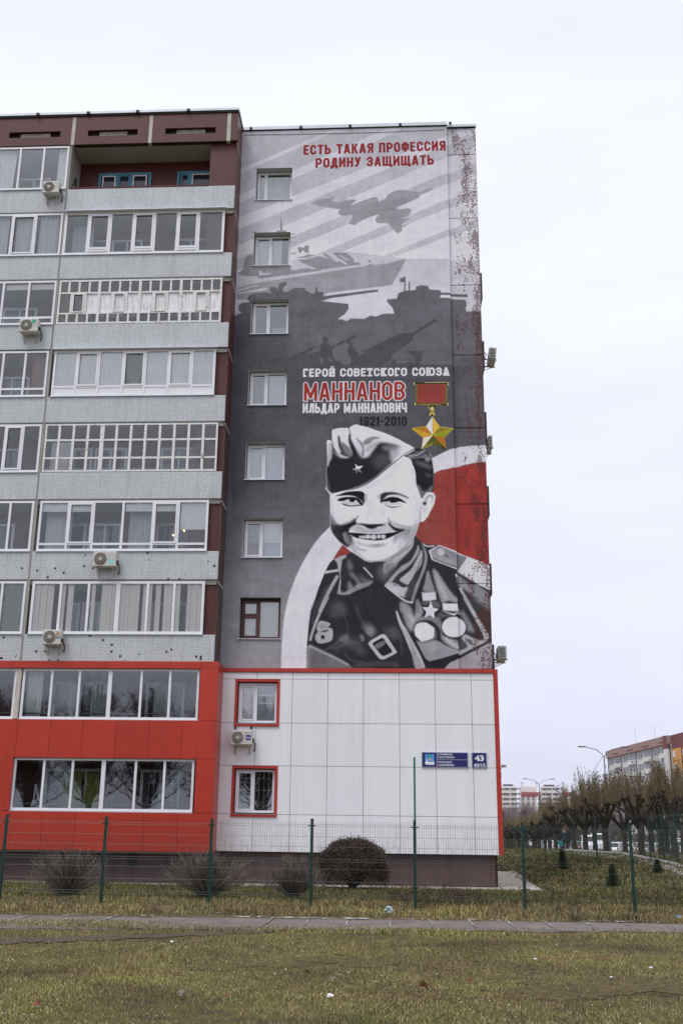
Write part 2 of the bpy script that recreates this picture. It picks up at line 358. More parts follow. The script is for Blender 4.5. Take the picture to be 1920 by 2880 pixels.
# --- title letters
GL = {}
def glyph(ch, w, t):
    L, R, B, T = t/2, w-t/2, t/2, 1-t/2; c = .16; m = (L+R)/2; H = .52
    def ring(l,r,b,tt,cc=c): return [(l+cc,b),(r-cc,b),(r,b+cc),(r,tt-cc),(r-cc,tt),(l+cc,tt),(l,tt-cc),(l,b+cc),(l+cc,b)]
    c = min(.14, (R-L)*.36)
    D_ = {
    'Е':[[(R,T),(L,T),(L,B),(R,B)],[(L,H),(R-.04,H)]], 'С':[[(R,.7),(R,T-c),(R-c,T),(L+c,T),(L,T-c),(L,B+c),(L+c,B),(R-c,B),(R,B+c),(R,.3)]],
    'Т':[[(-.1,T),(w+.1,T)],[(m,T),(m,-.1)]], 'Ь':[[(L,1.1),(L,B),(R-c,B),(R,B+c),(R,H-c+.04),(R-c,H+.04),(L,H+.04)]],
    'А':[[(L-.02,-.1),(m-.03,T+.02),(m+.03,T+.02),(R+.02,-.1)],[(L+.1,.27),(R-.1,.27)]],
    'К':[[(L,1.1),(L,-.1)],[(R+.02,1.1),(L+.16,H),(R+.02,-.1)],[(L,H),(L+.2,H)]],
    'Я':[[(R,-.1),(R,T),(L+c,T),(L,T-c),(L,H+c),(L+c,H-.02),(R,H-.02)],[(m,H),(L-.02,-.1)]],
    'П':[[(L,-.1),(L,T),(R,T),(R,-.1)]], 'Р':[[(L,-.1),(L,T),(R-c,T),(R,T-c),(R,.42+c),(R-c,.42),(L,.42)]],
    'О':[ring(L,R,B,T,c)], 'Ф':[ring(L,R,.2,.84,c),[(m,1.1),(m,-.1)]],
    'И':[[(L,1.1),(L,-.1)],[(R,1.1),(R,-.1)],[(L,.16),(R,.84)]], 'Й':[[(L,1.1),(L,-.1)],[(R,1.1),(R,-.1)],[(L,.16),(R,.84)]],
    'Д':[[(-.1,B),(w+.1,B)],[(L,B),(L,-.14)],[(R,B),(R,-.14)],[(L+.1,B),(L+.14,T),(R-.08,T),(R-.08,B)]],
    'Н':[[(L,1.1),(L,-.1)],[(R,1.1),(R,-.1)],[(L,.5),(R,.5)]], 'У':[[(L-.02,1.1),(m+.02,.36)],[(R+.03,1.1),(m+.02,.3),(m-.08,B),(L,B)]],
    'З':[[(L,.74),(L,T-c),(L+c,T),(R-c,T),(R,T-c),(R,H+c),(R-c*.8,H),(L+.12,H)],[(R-c*.8,H),(R,H-c),(R,B+c),(R-c,B),(L+c,B),(L,B+c),(L,.26)]],
    'Щ':[[(L,1.1),(L,B),(R-.06,B)],[(m-.03,1.1),(m-.03,B)],[(R-.06,1.1),(R-.06,B)],[(R-.06,B),(w,B)],[(R+.02,B),(R+.02,-.14)]],
    'Г':[[(L,-.1),(L,T),(R,T)],[(R,T),(R,.8)]], 'В':[[(L,H),(R-c,H),(R,H+c),(R,T-c),(R-c,T),(L,T),(L,B),(R-c,B),(R,B+c),(R,H-c),(R-c,H)]],
    'Ю':[[(L,1.1),(L,-.1)],[(L,H),(L+.3,H)],ring(L+.3,R,B,T,c)], 'М':[[(L,-.1),(L,T),(m,.2),(R,T),(R,-.1)]],
    'Л':[[(-.04,B),(L+.06,B+.06),(L+.12,T),(R,T),(R,-.1)]], 'Ч':[[(L,1.1),(L,H),(L+.08,H-.12),(R,H-.12)],[(R,1.1),(R,-.1)]],
    '1':[[(m+.04,-.1),(m+.04,T)],[(m,T-.04),(L,T-.2)]], '9':[[(L,.24),(L,B+c),(L+c,B),(R-c,B),(R,B+c),(R,T-c),(R-c,T),(L+c,T),(L,T-c),(L,.42+c),(L+c,.42),(R,.42)]],
    '2':[[(L,.74),(L,T-c),(L+c,T),(R-c,T),(R,T-c),(R,.6),(L,.2),(L,B),(w+.1,B)]], '0':[ring(L,R,B,T,c)], '-':[[(L,.48),(R,.48)]],
    }
    return D_[ch]
WID = {'Щ':.86,'Ф':.7,'Ю':.86,'М':.74,'Д':.64,'1':.36,'-':.36,'Т':.56,'Г':.5,'Е':.5,' ':.3,'А':.62,'К':.6,'Ш':.8}
def text(s, p0, p1, h, t, col, slab=False, space=.11, grow=0.0, soft=.5, widk=1.0):
    # p0, p1: photo positions of the lower-left and lower-right corners of the line; h: height in photo pixels
    a = wallpx([p0, p1]); top = wallpx([(p0[0], p0[1]-h)]); Hpx = a[0][1]-top[0][1]
    ex = a[1]-a[0]; Lpx = np.linalg.norm(ex); ex /= Lpx; ey = np.array([ex[1], -ex[0]])
    ws = [WID.get(ch, .58)*widk for ch in s]; tot = sum(ws)+space*(len(s)-1); k = Lpx/Hpx/tot
    cur = 0.0; cc = s2l(g(col) if np.isscalar(col) else col)
    for ch, w in zip(s, ws):
        w2 = w*k
        if ch != ' ':
            segs = glyph(ch, w2, t)
            if slab:
                ext = []
                for pl in segs:
                    for e in (pl[0], pl[-1]):
                        if (e[1] > 1.05 or e[1] < -.05) and ch not in 'ТФ':
                            y = t*.42 if e[1] < 0 else 1-t*.42
                            ext.append([(max(e[0]-t*.8,-.05), y), (min(e[0]+t*.8,w2+.05), y)])
                        elif ch in 'ТФ' and e[1] < 0: ext.append([(e[0]-t*.9, t*.42), (e[0]+t*.9, t*.42)])
                segs = segs+ext
                if ch in 'РВЕГ': segs = segs+[[(-.03,t/2),(.3,t/2)]]
                if ch == 'Т': segs = segs+[[(t*.3,.9),(t*.3,.76)],[(w2-t*.3,.9),(w2-t*.3,.76)]]
            o = a[0]+ex*cur*Hpx
            corners = np.array([o+ex*u*Hpx+ey*v*Hpx for u in (-.2,w2+.2) for v in (-.4,1.4)])
            x0 = max(0,int(corners[:,0].min())); x1 = min(MW,int(corners[:,0].max())+1); y0 = max(0,int(corners[:,1].min())); y1 = min(MH,int(corners[:,1].max())+1)
            X, Y = np.meshgrid(np.arange(x0,x1)+.5, np.arange(y0,y1)+.5)
            U = ((X-o[0])*ex[0]+(Y-o[1])*ex[1])/Hpx; V = ((X-o[0])*ey[0]+(Y-o[1])*ey[1])/Hpx
            d = np.full(U.shape, 9.0)
            for pl in segs:
                for (xa,ya),(xb,yb) in zip(pl, pl[1:]):
                    L2 = (xb-xa)**2+(yb-ya)**2+1e-9
                    tt = np.clip(((U-xa)*(xb-xa)+(V-ya)*(yb-ya))/L2, 0, 1)
                    d = np.minimum(d, np.hypot(U-xa-tt*(xb-xa), V-ya-tt*(yb-ya)))
            dsc = .13 if ch in 'ЩД' else 0.0
            lim = np.maximum(np.maximum(-U-(.0 if ch not in 'Д' else .04), U-w2-(.04 if ch in 'ЩД' else 0)), np.maximum(V-1, -V-dsc))
            if ch == 'Й':
                d2 = np.full(U.shape, 9.0)
                for (xa,ya),(xb,yb) in (((w2*.3,1.2),(w2*.42,1.12)),((w2*.42,1.12),(w2*.62,1.12)),((w2*.62,1.12),(w2*.74,1.2))):
                    L2 = (xb-xa)**2+(yb-ya)**2; tt = np.clip(((U-xa)*(xb-xa)+(V-ya)*(yb-ya))/L2, 0, 1)
                    d2 = np.minimum(d2, np.hypot(U-xa-tt*(xb-xa), V-ya-tt*(yb-ya))-t*.3)
            sd = np.maximum(d-t/2, lim)
            if ch == 'Й': sd = np.minimum(sd, d2)
            m = np.clip(.5-(sd-grow)*Hpx/ (2*soft), 0, 1)
            lay(x0, y0, m, (0,0,0), 0); IMG[y0:y1,x0:x1] = IMG[y0:y1,x0:x1]*(1-m[...,None])+cc*m[...,None]
        cur += w2+space*k
def TT(x, y, ox, oy, s): return (ox+x/s, oy+y/s)
t1 = lambda x,y: TT(x,y,840,380,3.7333)
t2 = lambda x,y: TT(x,y,840,1020,3.5636)
RED = (142,44,48)
text('ЕСТЬ ТАКАЯ ПРОФЕССИЯ', t1(50,209), t1(1540,162), 27.6, .2, RED)
text('РОДИНУ ЗАЩИЩАТЬ', t1(175,345), t1(1417,311), 27.6, .2, RED)
text('ГЕРОЙ СОВЕТСКОГО СОЮЗА', t2(42,143), t2(1508,130), 23.3, .21, 226, slab=True, space=.1)
text('МАННАНОВ', t2(50,384), t2(1062,374), 51.5, .155, 226, space=.09, grow=.045, soft=1.2, widk=.9)
text('МАННАНОВ', t2(50,384), t2(1062,374), 51.5, .155, (158,54,48), space=.09, widk=.9)
text('ИЛЬДАР МАННАНОВИЧ', t2(38,506), t2(1082,499), 27.5, .19, 226, space=.08, widk=.9)
text('1921-2010', t2(606,637), t2(1082,635), 27.5, .2, 38, space=.09)
# --- medal
OL = (96,92,40)
fill(T3, [(195,195),(1195,195),(1200,890),(205,890)], (112,108,44))
fill(T3, [(255,225),(1150,225),(1135,835),(250,825)], (150,66,60), .4)
line(T3, [(150,200),(1235,195)], 4.6, (60,52,22), .3, sm=False); line(T3, [(500,178),(1220,172)], 1.6, (214,204,150), .3, sm=False)
line(T3, [(170,865),(1220,875)], 4.6, (62,56,26), .3, sm=False); line(T3, [(250,870),(1000,878)], 1.3, (190,180,90), .3, sm=False)
for x, y in ((160,215),(1236,225),(190,860),(1212,860)): blob(T3, [(x-16,y-40),(x+14,y-30),(x+12,y+36),(x-14,y+30)], (222,210,150), .4, 1)
blob(T3, [(600,900),(640,890),(660,1010),(600,960)], (190,180,60), .4, 1)
blob(T3, [(630,900),(800,890),(800,970),(640,980)], (52,50,30), .5, 1)
blob(T3, [(670,960),(730,935),(780,960),(790,1080),(770,1140),(680,1140),(655,1080)], (172,150,60), .4, 1)
blob(T3, [(695,970),(740,955),(750,1030),(700,1030)], (240,232,190), .6, 1)
blob(T3, [(620,1180),(680,1130),(770,1130),(815,1170),(780,1225),(730,1240),(670,1230)], (206,192,110), .4, 1)
blob(T3, [(680,1190),(730,1170),(760,1190),(745,1235),(690,1235)], (48,42,20), .5, 1)
c_ = (742,1838)
tips = [(733,1240),(1405,1628),(1165,2275),(392,2275),(70,1618)]; inn = [(960,1570),(1108,1915),(735,2130),(440,1920),(530,1560)]
cols = [((236,232,222),(236,196,96)), ((150,132,42),(150,156,40)), ((186,120,40),(96,92,36)), ((120,116,34),(230,224,210)), ((208,156,48),(176,124,34))]
for i in range(5):
    fill(T3, [c_, inn[i-1], tips[i]], cols[i][0], .3); fill(T3, [c_, tips[i], inn[i]], cols[i][1], .3)
blob(T3, [(760,1500),(900,1480),(950,1570),(850,1700),(760,1760)], (220,170,60), 1.2, .7)
blob(T3, [(700,1900),(760,1950),(700,2060),(600,2100),(640,2000)], (40,48,26), 1, .6); blob(T3, [(1000,2160),(1160,2260),(1100,2280)], (30,30,26), .8, .9)
blob(T3, [(560,1640),(620,1740),(480,1720),(300,1660)], (196,120,40), 1, .6); blob(T3, [(950,1930),(1080,1950),(1130,2120),(1040,2080)], (176,96,40), 1, .6)
for a, b, cc_ in ((c_,tips[4],(240,216,90)),(c_,tips[1],(214,204,90)),(tips[4],inn[3],(216,180,60)),(tips[3],inn[2],(214,196,90)),(tips[2],c_,(60,50,20)),(tips[2],inn[1],(190,130,50)),(tips[0],c_,(70,60,40)),(tips[1],(960,1568),(236,226,170)),(tips[3],inn[3],(220,190,70)),(tips[4],inn[4],(220,206,110)),(tips[2],inn[2],(70,60,26))):
    line(T3, [a,b], .9, cc_, .3, sm=False)
# --- jacket
JK = 46
fill(B1, [(-5000,-5000)]*3, 0) if False else None
jack = [(480,412),(690,335),(900,200),(1500,100),(1900,100)]
fill(ID, [T_ for T_ in ([B1(p) for p in ((478,412),(690,335),(760,290),(1200,420))]+[A2(p) for p in ((1060,540),(1130,625),(1200,650),(1290,655))]+[B2(p) for p in ((1000,440),(1010,520),(1310,700),(1475,785),(1500,1078))]+[(1395,1800),(1395,1883)]+[B3(p) for p in ((65,1104),(68,800),(84,600),(100,420),(130,200),(195,0))]+[B1(p) for p in ((135,1223),(250,860),(350,610),(420,470))])], JK, .7)
setclip(ID, [T_ for T_ in ([B1(p) for p in ((478,412),(690,335),(760,290),(1200,420))]+[A2(p) for p in ((1060,540),(1130,625),(1200,650),(1290,655))]+[B2(p) for p in ((1000,440),(1010,520),(1310,700),(1475,785),(1500,1078))]+[(1395,1800),(1395,1883)]+[B3(p) for p in ((65,1104),(68,800),(84,600),(100,420),(130,200),(195,0))]+[B1(p) for p in ((135,1223),(250,860),(350,610),(420,470))])], False)
# left sleeve and chest
blob(B1, [(400,800),(330,900),(240,1150),(200,1230),(300,1100),(420,860)], 78, 4, .8)
line(B1, [(555,660),(430,880),(330,1090),(270,1230)], 9, 168, 1.2, .95, w2=10)
line(B3, [(400,-10),(280,230),(180,480),(120,680)], 8, 172, 1.2, .95, w2=7)
blob(B3, [(520,60),(640,100),(700,180),(620,280),(470,310),(430,240)], (92,90,92), 12, .75)
blob(B3, [(560,660),(680,570),(740,640),(880,680),(960,800),(980,900),(860,860),(700,760),(520,840),(480,790),(640,720)], 90, 10, .8)
blob(B3, [(560,670),(680,580),(720,640),(690,740),(620,690)], 122, 4, .6)
blob(B3, [(930,420),(1050,420),(1140,480),(1140,560),(1060,620),(990,580)], 112, 9, .9)
blob(B3, [(1000,480),(1090,470),(1120,560),(1060,610),(1010,560)], 148, 4, .6)
blob(B3, [(900,590),(950,590),(970,660),(930,690)], 130, 4, .8)
blob(B3, [(1230,480),(1320,520),(1420,440),(1500,560),(1500,640),(1380,640)], 90, 10, .8)
fill(B3, [(66,760),(130,740),(140,780),(110,1110),(64,1110)], 150, 1.5, .9)
fill(B3, [(110,790),(420,900),(700,1030),(800,1110),(105,1110)], (116,115,120), 3, .9)
line(B3, [(110,760),(330,860),(560,970),(720,1060)], 8, 164, 1.6, .9, w2=5)
line(B3, [(800,1060),(1200,1040),(1500,1050)], 14, 76, 4, .7)
# badge left
blob(B3, [(225,470),(260,390),(310,368),(430,405),(425,440),(400,470),(460,490),(478,560),(470,640),(430,690),(330,718),(250,716),(205,660),(205,590),(240,540)], 172, .8, 1)
blob(B3, [(300,530),(400,508),(400,530),(320,545)], 50, .7, 1); blob(B3, [(240,450),(300,420),(380,430),(380,470),(300,490)], 146, 2, .7)
def star(T, cx, cy, r, rot, col, asp=1, rr=.42):
    fill(T, [(cx+asp*(r if k%2==0 else r*rr)*math.sin(rot+k*math.pi/5), cy-(r if k%2==0 else r*rr)*math.cos(rot+k*math.pi/5)) for k in range(10)], col, .5)
blob(B3, [(270,600),(330,560),(390,600),(380,660),(310,680),(260,650)], 200, 3, .7)
star(B3, 320, 622, 56, 0, 36)
# crisper cloth folds
line(B3, [(560,60),(640,240),(700,420),(720,560)], 3, 92, 2.2, .5); line(B3, [(820,120),(900,300),(980,440)], 4, 88, 2.5, .5, w2=8)
line(B3, [(300,860),(430,780),(560,700),(680,590)], 3, 112, 2.2, .5); line(B3, [(420,800),(600,760),(760,700),(900,720)], 4, 106, 2.4, .45)
line(B3, [(240,60),(190,240),(150,420)], 6, 78, 2.4, .6); line(B3, [(1180,480),(1300,600)], 3, 30, 2, .8); line(B3, [(860,470),(960,600),(1030,660)], 3, 26, 1.6, .9)
line(B3, [(640,860),(760,980),(980,1010)], 5, 92, 2.6, .45); line(B3, [(1500,500),(1540,700),(1560,900)], 6, 84, 2.6, .5)
# buckle
fill(B3, [(1030,720),(1060,680),(1230,580),(1275,575),(1310,600),(1475,850),(1470,870),(1280,970),(1230,970),(1190,945),(1035,740)], 196, 1)
fill(B3, [(1095,720),(1110,700),(1240,632),(1265,640),(1400,830),(1405,860),(1290,915),(1260,920),(1230,905),(1095,735)], 34, .8)
blob(B3, [(1130,750),(1270,680),(1300,720),(1180,800)], 128, 2, .9); line(B3, [(1100,700),(1240,610),(1290,620)], 2, 228, .8)
# middle folds
line(B3, [(690,0),(800,300),(900,480),(1050,640)], 5, 34, 3, .8); line(B3, [(950,80),(1100,380),(1250,540)], 5, 34, 3, .8)
# right chest
blob(B4, [(150,80),(250,120),(320,250),(360,330),(330,420),(300,500),(230,420),(170,220)], 158, 5, .95)
blob(B4, [(370,30),(430,120),(460,220),(380,300),(330,340),(360,200)], 168, 4, .8)
blob(B4, [(240,200),(330,320),(430,240),(440,260),(350,360),(300,380)], 200, 4, .6)
line(B4, [(75,200),(130,370),(210,520),(300,720),(380,880),(430,1050)], 4, 196, 1.5, .95, w2=26)
blob(B4, [(200,520),(280,700),(350,1040),(480,1050),(380,850),(290,660),(220,520)], 150, 3, .8)
blob(B4, [(340,650),(440,650),(560,640),(680,640),(820,720),(990,780),(990,830),(760,890),(560,940),(510,930),(430,830),(370,720)], 152, 3, .95)
blob(B4, [(350,360),(500,330),(620,360),(720,480),(740,620),(860,720),(990,760),(980,640),(820,600),(740,520),(720,330),(600,280),(420,290)], 142, 3, .9)
blob(B4, [(420,680),(600,640),(680,720),(620,800),(480,780)], 168, 6, .7)
blob(B4, [(330,500),(340,420),(400,360),(620,440),(660,600),(560,660),(440,670)], 120, 4, .7)
blob(B4, [(700,230),(760,240),(880,260),(830,290),(740,300),(690,420),(660,360)], 110, 4, .6)
blob(B4, [(770,580),(830,600),(980,700),(990,760),(850,690)], 200, 4, .7)
# wide dark crease and lower right cloth
fill(B4, [(990,900),(1480,640),(1480,1050),(780,1050),(860,960)], 160, 1.2)
blob(B4, [(1200,850),(1400,730),(1480,700),(1480,860),(1250,900)], 176, 5, .6)
fill(B4, [(500,900),(560,945),(760,895),(990,818),(1200,720),(1440,608),(1440,628),(1240,730),(1000,890),(860,960),(740,1040),(640,1050),(540,1020),(470,940),(330,640),(300,520)], 36, 1.5)
# sleeve right
fill(B4, [(985,0),(1060,0),(1340,600),(1320,625),(1250,610),(1100,500),(1100,380),(985,250)], 44, 3, .9)
blob(B4, [(1030,180),(1080,240),(1180,400),(1220,500),(1130,490),(1110,400),(1040,260)], 150, 5, .95)
fill(B4, [(1060,0),(1110,0),(1250,240),(1420,520),(1440,600),(1370,610),(1340,520),(1200,250)], 190, 1.6)
fill(B4, [(1130,0),(1500,0),(1500,640),(1445,600),(1430,520),(1260,230)], (66,52,54), 2, .95)
blob(B4, [(1200,0),(1480,0),(1480,100),(1400,130),(1260,60)], 132, 8, .8)
blob(B4, [(1050,560),(1090,535),(1200,590),(1290,620),(1420,622),(1240,720),(1120,780),(1000,840),(990,780),(1110,730),(1090,680),(1040,610)], 190, 2, .95)
blob(B4, [(1080,600),(1180,620),(1200,680),(1160,680)], 90, 3, .9); blob(B4, [(990,600),(1050,620),(1120,700),(1100,740),(1000,760)], 90, 3, .8)
# shoulder, folds below board (B2)
fill(B2, [(1005,530),(1010,720),(1060,740),(1300,740),(1470,850),(1475,790),(1310,700)], 60, 1.5, .9)
blob(B2, [(1005,560),(1060,600),(1160,680),(1330,740),(1440,830),(1300,880),(1120,780),(1010,690)], 150, 4, .9)
fill(B2, [(1010,690),(1475,690),(1475,730),(1010,725)], (150,150,150), 1, .55)
line(B2, [(1040,740),(1150,920),(1240,1100)], 8, 190, 1.5, .95)
blob(B2, [(1090,760),(1250,900),(1380,1080),(1250,1060),(1130,880)], 56, 5, .8)
blob(B2, [(1160,770),(1350,860),(1460,900),(1470,1060),(1380,1000),(1270,880)], 136, 6, .8)
line(B2, [(985,560),(1000,600)], 4, 224, 1.2)
blob(B2, [(585,540),(610,520),(640,620),(690,770),(680,800),(540,790),(560,680)], 150, 3, .95)
blob(B2, [(670,500),(720,520),(790,620),(860,730),(950,850),(1010,900),(990,950),(880,930),(800,960),(760,860),(700,680)], 158, 4, .95)
blob(B2, [(700,560),(760,640),(840,820),(880,900),(830,900),(760,760)], 196, 5, .7)
blob(B2, [(640,940),(720,930),(770,1010),(660,1020)], 110, 4, .8); blob(B2, [(530,930),(610,930),(600,980),(530,980)], 110, 4, .7)
blob(B2, [(440,920),(480,940),(490,1078),(440,1078)], 120, 4, .7)
blob(B2, [(220,950),(300,980),(380,1078),(230,1078)], 150, 4, .7)
# medals on chest
fill(B2, [(508,808),(715,798),(715,815),(512,830)], 150, .6); fill(B2, [(520,825),(705,812),(718,910),(640,925),(530,930)], 216, .8)
line(B2, [(632,920),(630,960)], 2.6, 205, .6)
star(B4, 572, 200, 136, .1, 222, .95, .46)
fill(B4, [(590,290),(632,318),(640,240),(700,160),(720,150),(650,240),(650,330)], 70, 1.5, .6)
fill(B4, [(750,90),(975,92),(982,210),(760,190)], 224, .7); line(B4, [(740,190),(860,205),(985,210)], 3, 120, .6); fill(B4, [(735,195),(900,240),(1000,215),(920,268),(880,255)], 212, .7)
line(B4, [(985,140),(1000,240),(1018,225)], 2.6, 205, .5)
fill(B4, [(336,480),(372,395),(440,370),(515,370),(560,400),(628,450),(632,500),(622,585),(590,610),(520,632),(445,652),(400,610),(350,560)], 226, .8)
el = [(920+176*math.cos(u), 436+150*math.sin(u)) for u in np.linspace(0, 2*math.pi, 30)[:-1]]
fill(B4, [(x+14, y+12) for x, y in el], 50, 1.5, .9); fill(B4, el, 226, .7)
# epaulette
setclip()
fill(B2, [(505,130),(560,140),(640,165),(700,160),(740,150),(620,240),(580,240)], 50, 1)
line(B2, [(505,130),(590,178),(690,172)], 3, 206, .7)
fill(B2, [(612,240),(755,160),(1000,250),(1150,318),(1010,520),(1000,495),(655,365)], 226, .6)
fill(B2, [(636,246),(755,172),(1000,268),(1145,322),(1015,506),(1000,470),(668,350)], 148, .8)
fill(ID, [B2((1000,285)), B2((1145,322)), B2((1015,506)), B2((1000,500))], 122, 1, .9)
line(B2, [(668,345),(840,415),(1000,468)], 3.4, 40, 1, .9)
blob(B2, [(700,190),(770,180),(900,240),(1000,300),(1000,330),(820,250)], 128, 4, .7); blob(B2, [(660,250),(700,220),(740,290),(820,330),(960,390),(990,440),(700,350)], 166, 4, .7)
fill(B2, [(830,290),(870,295),(890,330),(840,315)], 60, 3, .9)
el = [(775+57*math.cos(u), 256+54*math.sin(u)) for u in np.linspace(0, 2*math.pi, 24)[:-1]]
fill(B2, [(x-8, y+2) for x, y in el], 96, 2, .9); fill(B2, el, 180, 1); blob(B2, [(750,230),(800,225),(825,265),(790,300),(755,290)], 206, 3, .8)
setclip()
fill(B2, [(1125,300),(1145,322),(1015,510),(1010,523),(1310,700),(1475,785),(1475,440),(1250,348)], 222, .7)
# left shoulder strap and collar
line(B1, [(352,612),(450,595),(570,575)], 6.5, 200, 1, 1)
fill(B1, [(478,412),(600,355),(690,335),(680,380),(620,410),(600,560),(605,760),(590,900),(640,880),(560,950),(552,930),(590,700),(560,560),(550,470),(500,412)], 172, 1.4)
blob(B1, [(560,950),(556,900),(620,920),(720,890),(780,860),(860,800),(980,770),(1105,745),(1060,800),(980,840),(850,890),(740,950),(640,965)], 150, 1.6, 1)
blob(B1, [(700,760),(740,760),(800,870),(740,900),(690,880)], 150, 5, .8); blob(B1, [(740,600),(800,640),(870,720),(930,820),(880,850),(840,740),(760,660)], 146, 6, .85)
blob(B1, [(720,400),(750,440),(790,550),(720,560),(705,470)], 110, 5, .9); blob(B1, [(900,640),(980,720),(1090,745),(1000,800),(930,740)], 120, 6, .7)
blob(B1, [(590,600),(700,600),(720,800),(700,900),(600,910),(610,760)], 46, 4, .8)
blob(B1, [(800,740),(830,800),(820,850),(760,760),(720,640)], 42, 4, .7)
fill(B1, [(560,950),(640,972),(740,958),(860,900),(1000,850),(1110,760),(1130,800),(900,930),(740,1000),(600,990)], 38, 2.5, .7)
# neck
fill(B1, [(760,290),(900,400),(1050,450),(1400,430),(1600,330),(1640,600),(1300,830),(1150,700),(940,520)], 50, 2)
blob(B1, [(1180,560),(1300,480),(1480,400),(1600,340),(1620,420),(1400,600),(1300,740),(1240,720)], 100, 9, .9)
blob(B1, [(1350,500),(1500,400),(1600,350),(1590,420),(1400,540)], 150, 6, .8)
line(B1, [(955,530),(1030,610),(1100,690)], 4.2, 200, 1, .95, w2=3)
# right collar layers (B2)
fill(B2, [(430,40),(520,130),(590,250),(595,350),(560,560),(395,950),(360,965),(280,930),(10,715),(100,600),(200,400),(400,200)], 52, 1.2)
blob(B2, [(405,80),(395,170),(330,260),(200,370),(90,480),(0,560),(0,420),(110,360),(260,270),(350,190)], 190, 2.5, .95)
blob(B2, [(0,430),(150,400),(90,500),(0,600)], 110, 8, .8)
blob(B2, [(470,160),(480,250),(430,340),(330,460),(180,570),(110,660),(60,690),(10,715),(100,600),(230,460),(360,380),(430,260)], 168, 3.5, .95)
blob(B2, [(515,230),(525,340),(500,440),(420,560),(350,690),(300,705),(215,645),(280,580),(370,500),(440,380),(490,280)], 190, 2.5, .98)
blob(B2, [(10,715),(60,680),(150,690),(260,750),(340,730),(290,860),(280,880),(160,830),(60,760)], 196, 2, .98)
blob(B2, [(110,690),(160,690),(180,730),(140,730)], 90, 4, .8); blob(B2, [(200,650),(330,720),(330,745),(220,700)], 60, 3, .8)
blob(B2, [(520,150),(570,240),(590,330),(570,470),(500,640),(430,840),(395,950),(370,955),(400,780),(480,620),(540,440),(560,300)], 160, 2.5, .95)
blob(B2, [(360,660),(430,640),(420,760),(380,880),(300,900),(280,880),(340,740)], 72, 4, .9)
line(B2, [(10,715),(150,830),(300,935),(395,950)], 4, 206, .8, 1, w2=5)
line(B2, [(280,860),(360,680),(440,520),(520,330)], 3, 40, 1.6, .8); line(B2, [(280,670),(360,570),(440,450)], 1.4, 70, .8, .8)
# --- head : face base
SKIN = 234
face = [(60,770),(105,850),(112,930)]
fp = [A1((110,820)),A1((200,760)),A1((560,700)),A1((930,400)),A1((1020,440)),A1((1060,600)),A1((1110,780)),A1((1140,880))]+[A2(p) for p in ((1150,100),(1180,60),(1230,52),(1275,65),(1298,110),(1280,190),(1250,250),(1210,330),(1165,385),(1112,395),(1095,470),(1060,560),(1020,640),(960,720),(860,790),(740,835),(640,835),(560,845),(500,825),(420,770),(340,720),(290,680),(210,610),(150,540),(118,480),(110,380),(112,200),(108,90))]
fill(ID, fp, SKIN, .7)
setclip(ID, fp, False)
# face outline edge at left, cheek shadow
blob(A2, [(112,330),(140,330),(180,400),(240,420),(330,395),(390,350),(395,400),(350,460),(320,500),(360,560),(350,610),(340,660),(290,680),(210,610),(150,540),(115,480)], 56, 4, .96)
blob(A2, [(150,430),(240,430),(340,400),(380,360),(390,400),(330,480),(320,540),(360,620),(250,640),(170,540)], 40, 4, .9)
blob(A2, [(255,490),(280,500),(320,560),(350,610),(330,640),(290,620),(262,560)], 148, 4, .95)
line(A2, [(118,470),(150,540),(210,610),(290,672)], 4.5, 130, 1, .9)
line(A2, [(135,470),(175,545),(235,610),(300,660)], 2, 44, 1, .9)
blob(A2, [(110,300),(125,300),(150,370),(190,410),(150,430),(112,380)], 120, 4, .7)
line(A2, [(112,60),(104,200),(116,330),(118,430)], 3, 130, 1.5, .7)
blob(A2, [(250,420),(340,400),(440,320),(400,350),(330,380),(250,400)], 150, 4, .5)
# smile fold, nose
blob(A2, [(440,315),(400,345),(385,385),(400,400),(410,360)], 60, 2.5, .85)
blob(A2, [(390,395),(420,412),(470,408),(560,418),(680,412),(740,418),(770,400),(720,440),(640,450),(600,470),(540,465),(480,435),(400,425),(340,460),(300,500),(230,520),(260,440)], 30, 2, 1)
blob(A2, [(330,470),(380,435),(440,432),(520,470),(600,470),(680,448),(770,415),(800,450),(840,495),(760,512),(620,520),(500,515),(400,508),(350,495)], 206, 2.5, .95)
blob(A2, [(400,450),(450,440),(520,480),(640,475),(760,430),(700,480),(560,505),(440,490)], 168, 5, .6)
blob(A2, [(500,430),(560,425),(640,430),(620,465),(560,470)], 34, 3, .8)
blob(A2, [(775,390),(800,420),(860,455),(945,470),(940,495),(860,500),(820,480),(790,450),(765,415)], 28, 2, 1)
blob(A2, [(900,450),(1020,460),(1040,470),(980,530),(900,560),(830,600),(860,540),(930,490)], 120, 6, .75)
blob(A2, [(760,355),(770,350),(800,380),(900,420),(1030,440),(1020,460),(900,450),(800,410)], 150, 4, .6)
line(A2, [(765,352),(778,385),(800,415)], 1.8, 60, 1.2, .8)
line(A2, [(395,390),(440,407),(560,416),(690,414),(775,385)], 1.2, 90, .8, .8)
blob(A2, [(110,100),(150,150),(150,260),(190,340),(260,390),(180,400),(120,330)], 188, 8, .55)
blob(A2, [(520,60),(560,120),(580,220),(560,330),(500,360),(540,260),(520,150)], 206, 10, .5)
blob(A2, [(640,180),(660,260),(700,340),(760,370),(720,300),(680,220)], 212, 8, .45)
blob(A2, [(780,380),(900,440),(1030,430),(1100,380),(1110,300),(1060,400),(960,440),(860,430)], 176, 8, .6)
blob(A2, [(1040,60),(1120,120),(1130,220),(1110,330),(1080,250),(1070,140)], 200, 9, .6)
blob(A2, [(180,230),(300,250),(420,240),(340,275),(240,270)], 206, 6, .5)
blob(A2, [(700,245),(820,262),(950,245),(860,285),(760,280)], 206, 6, .5)
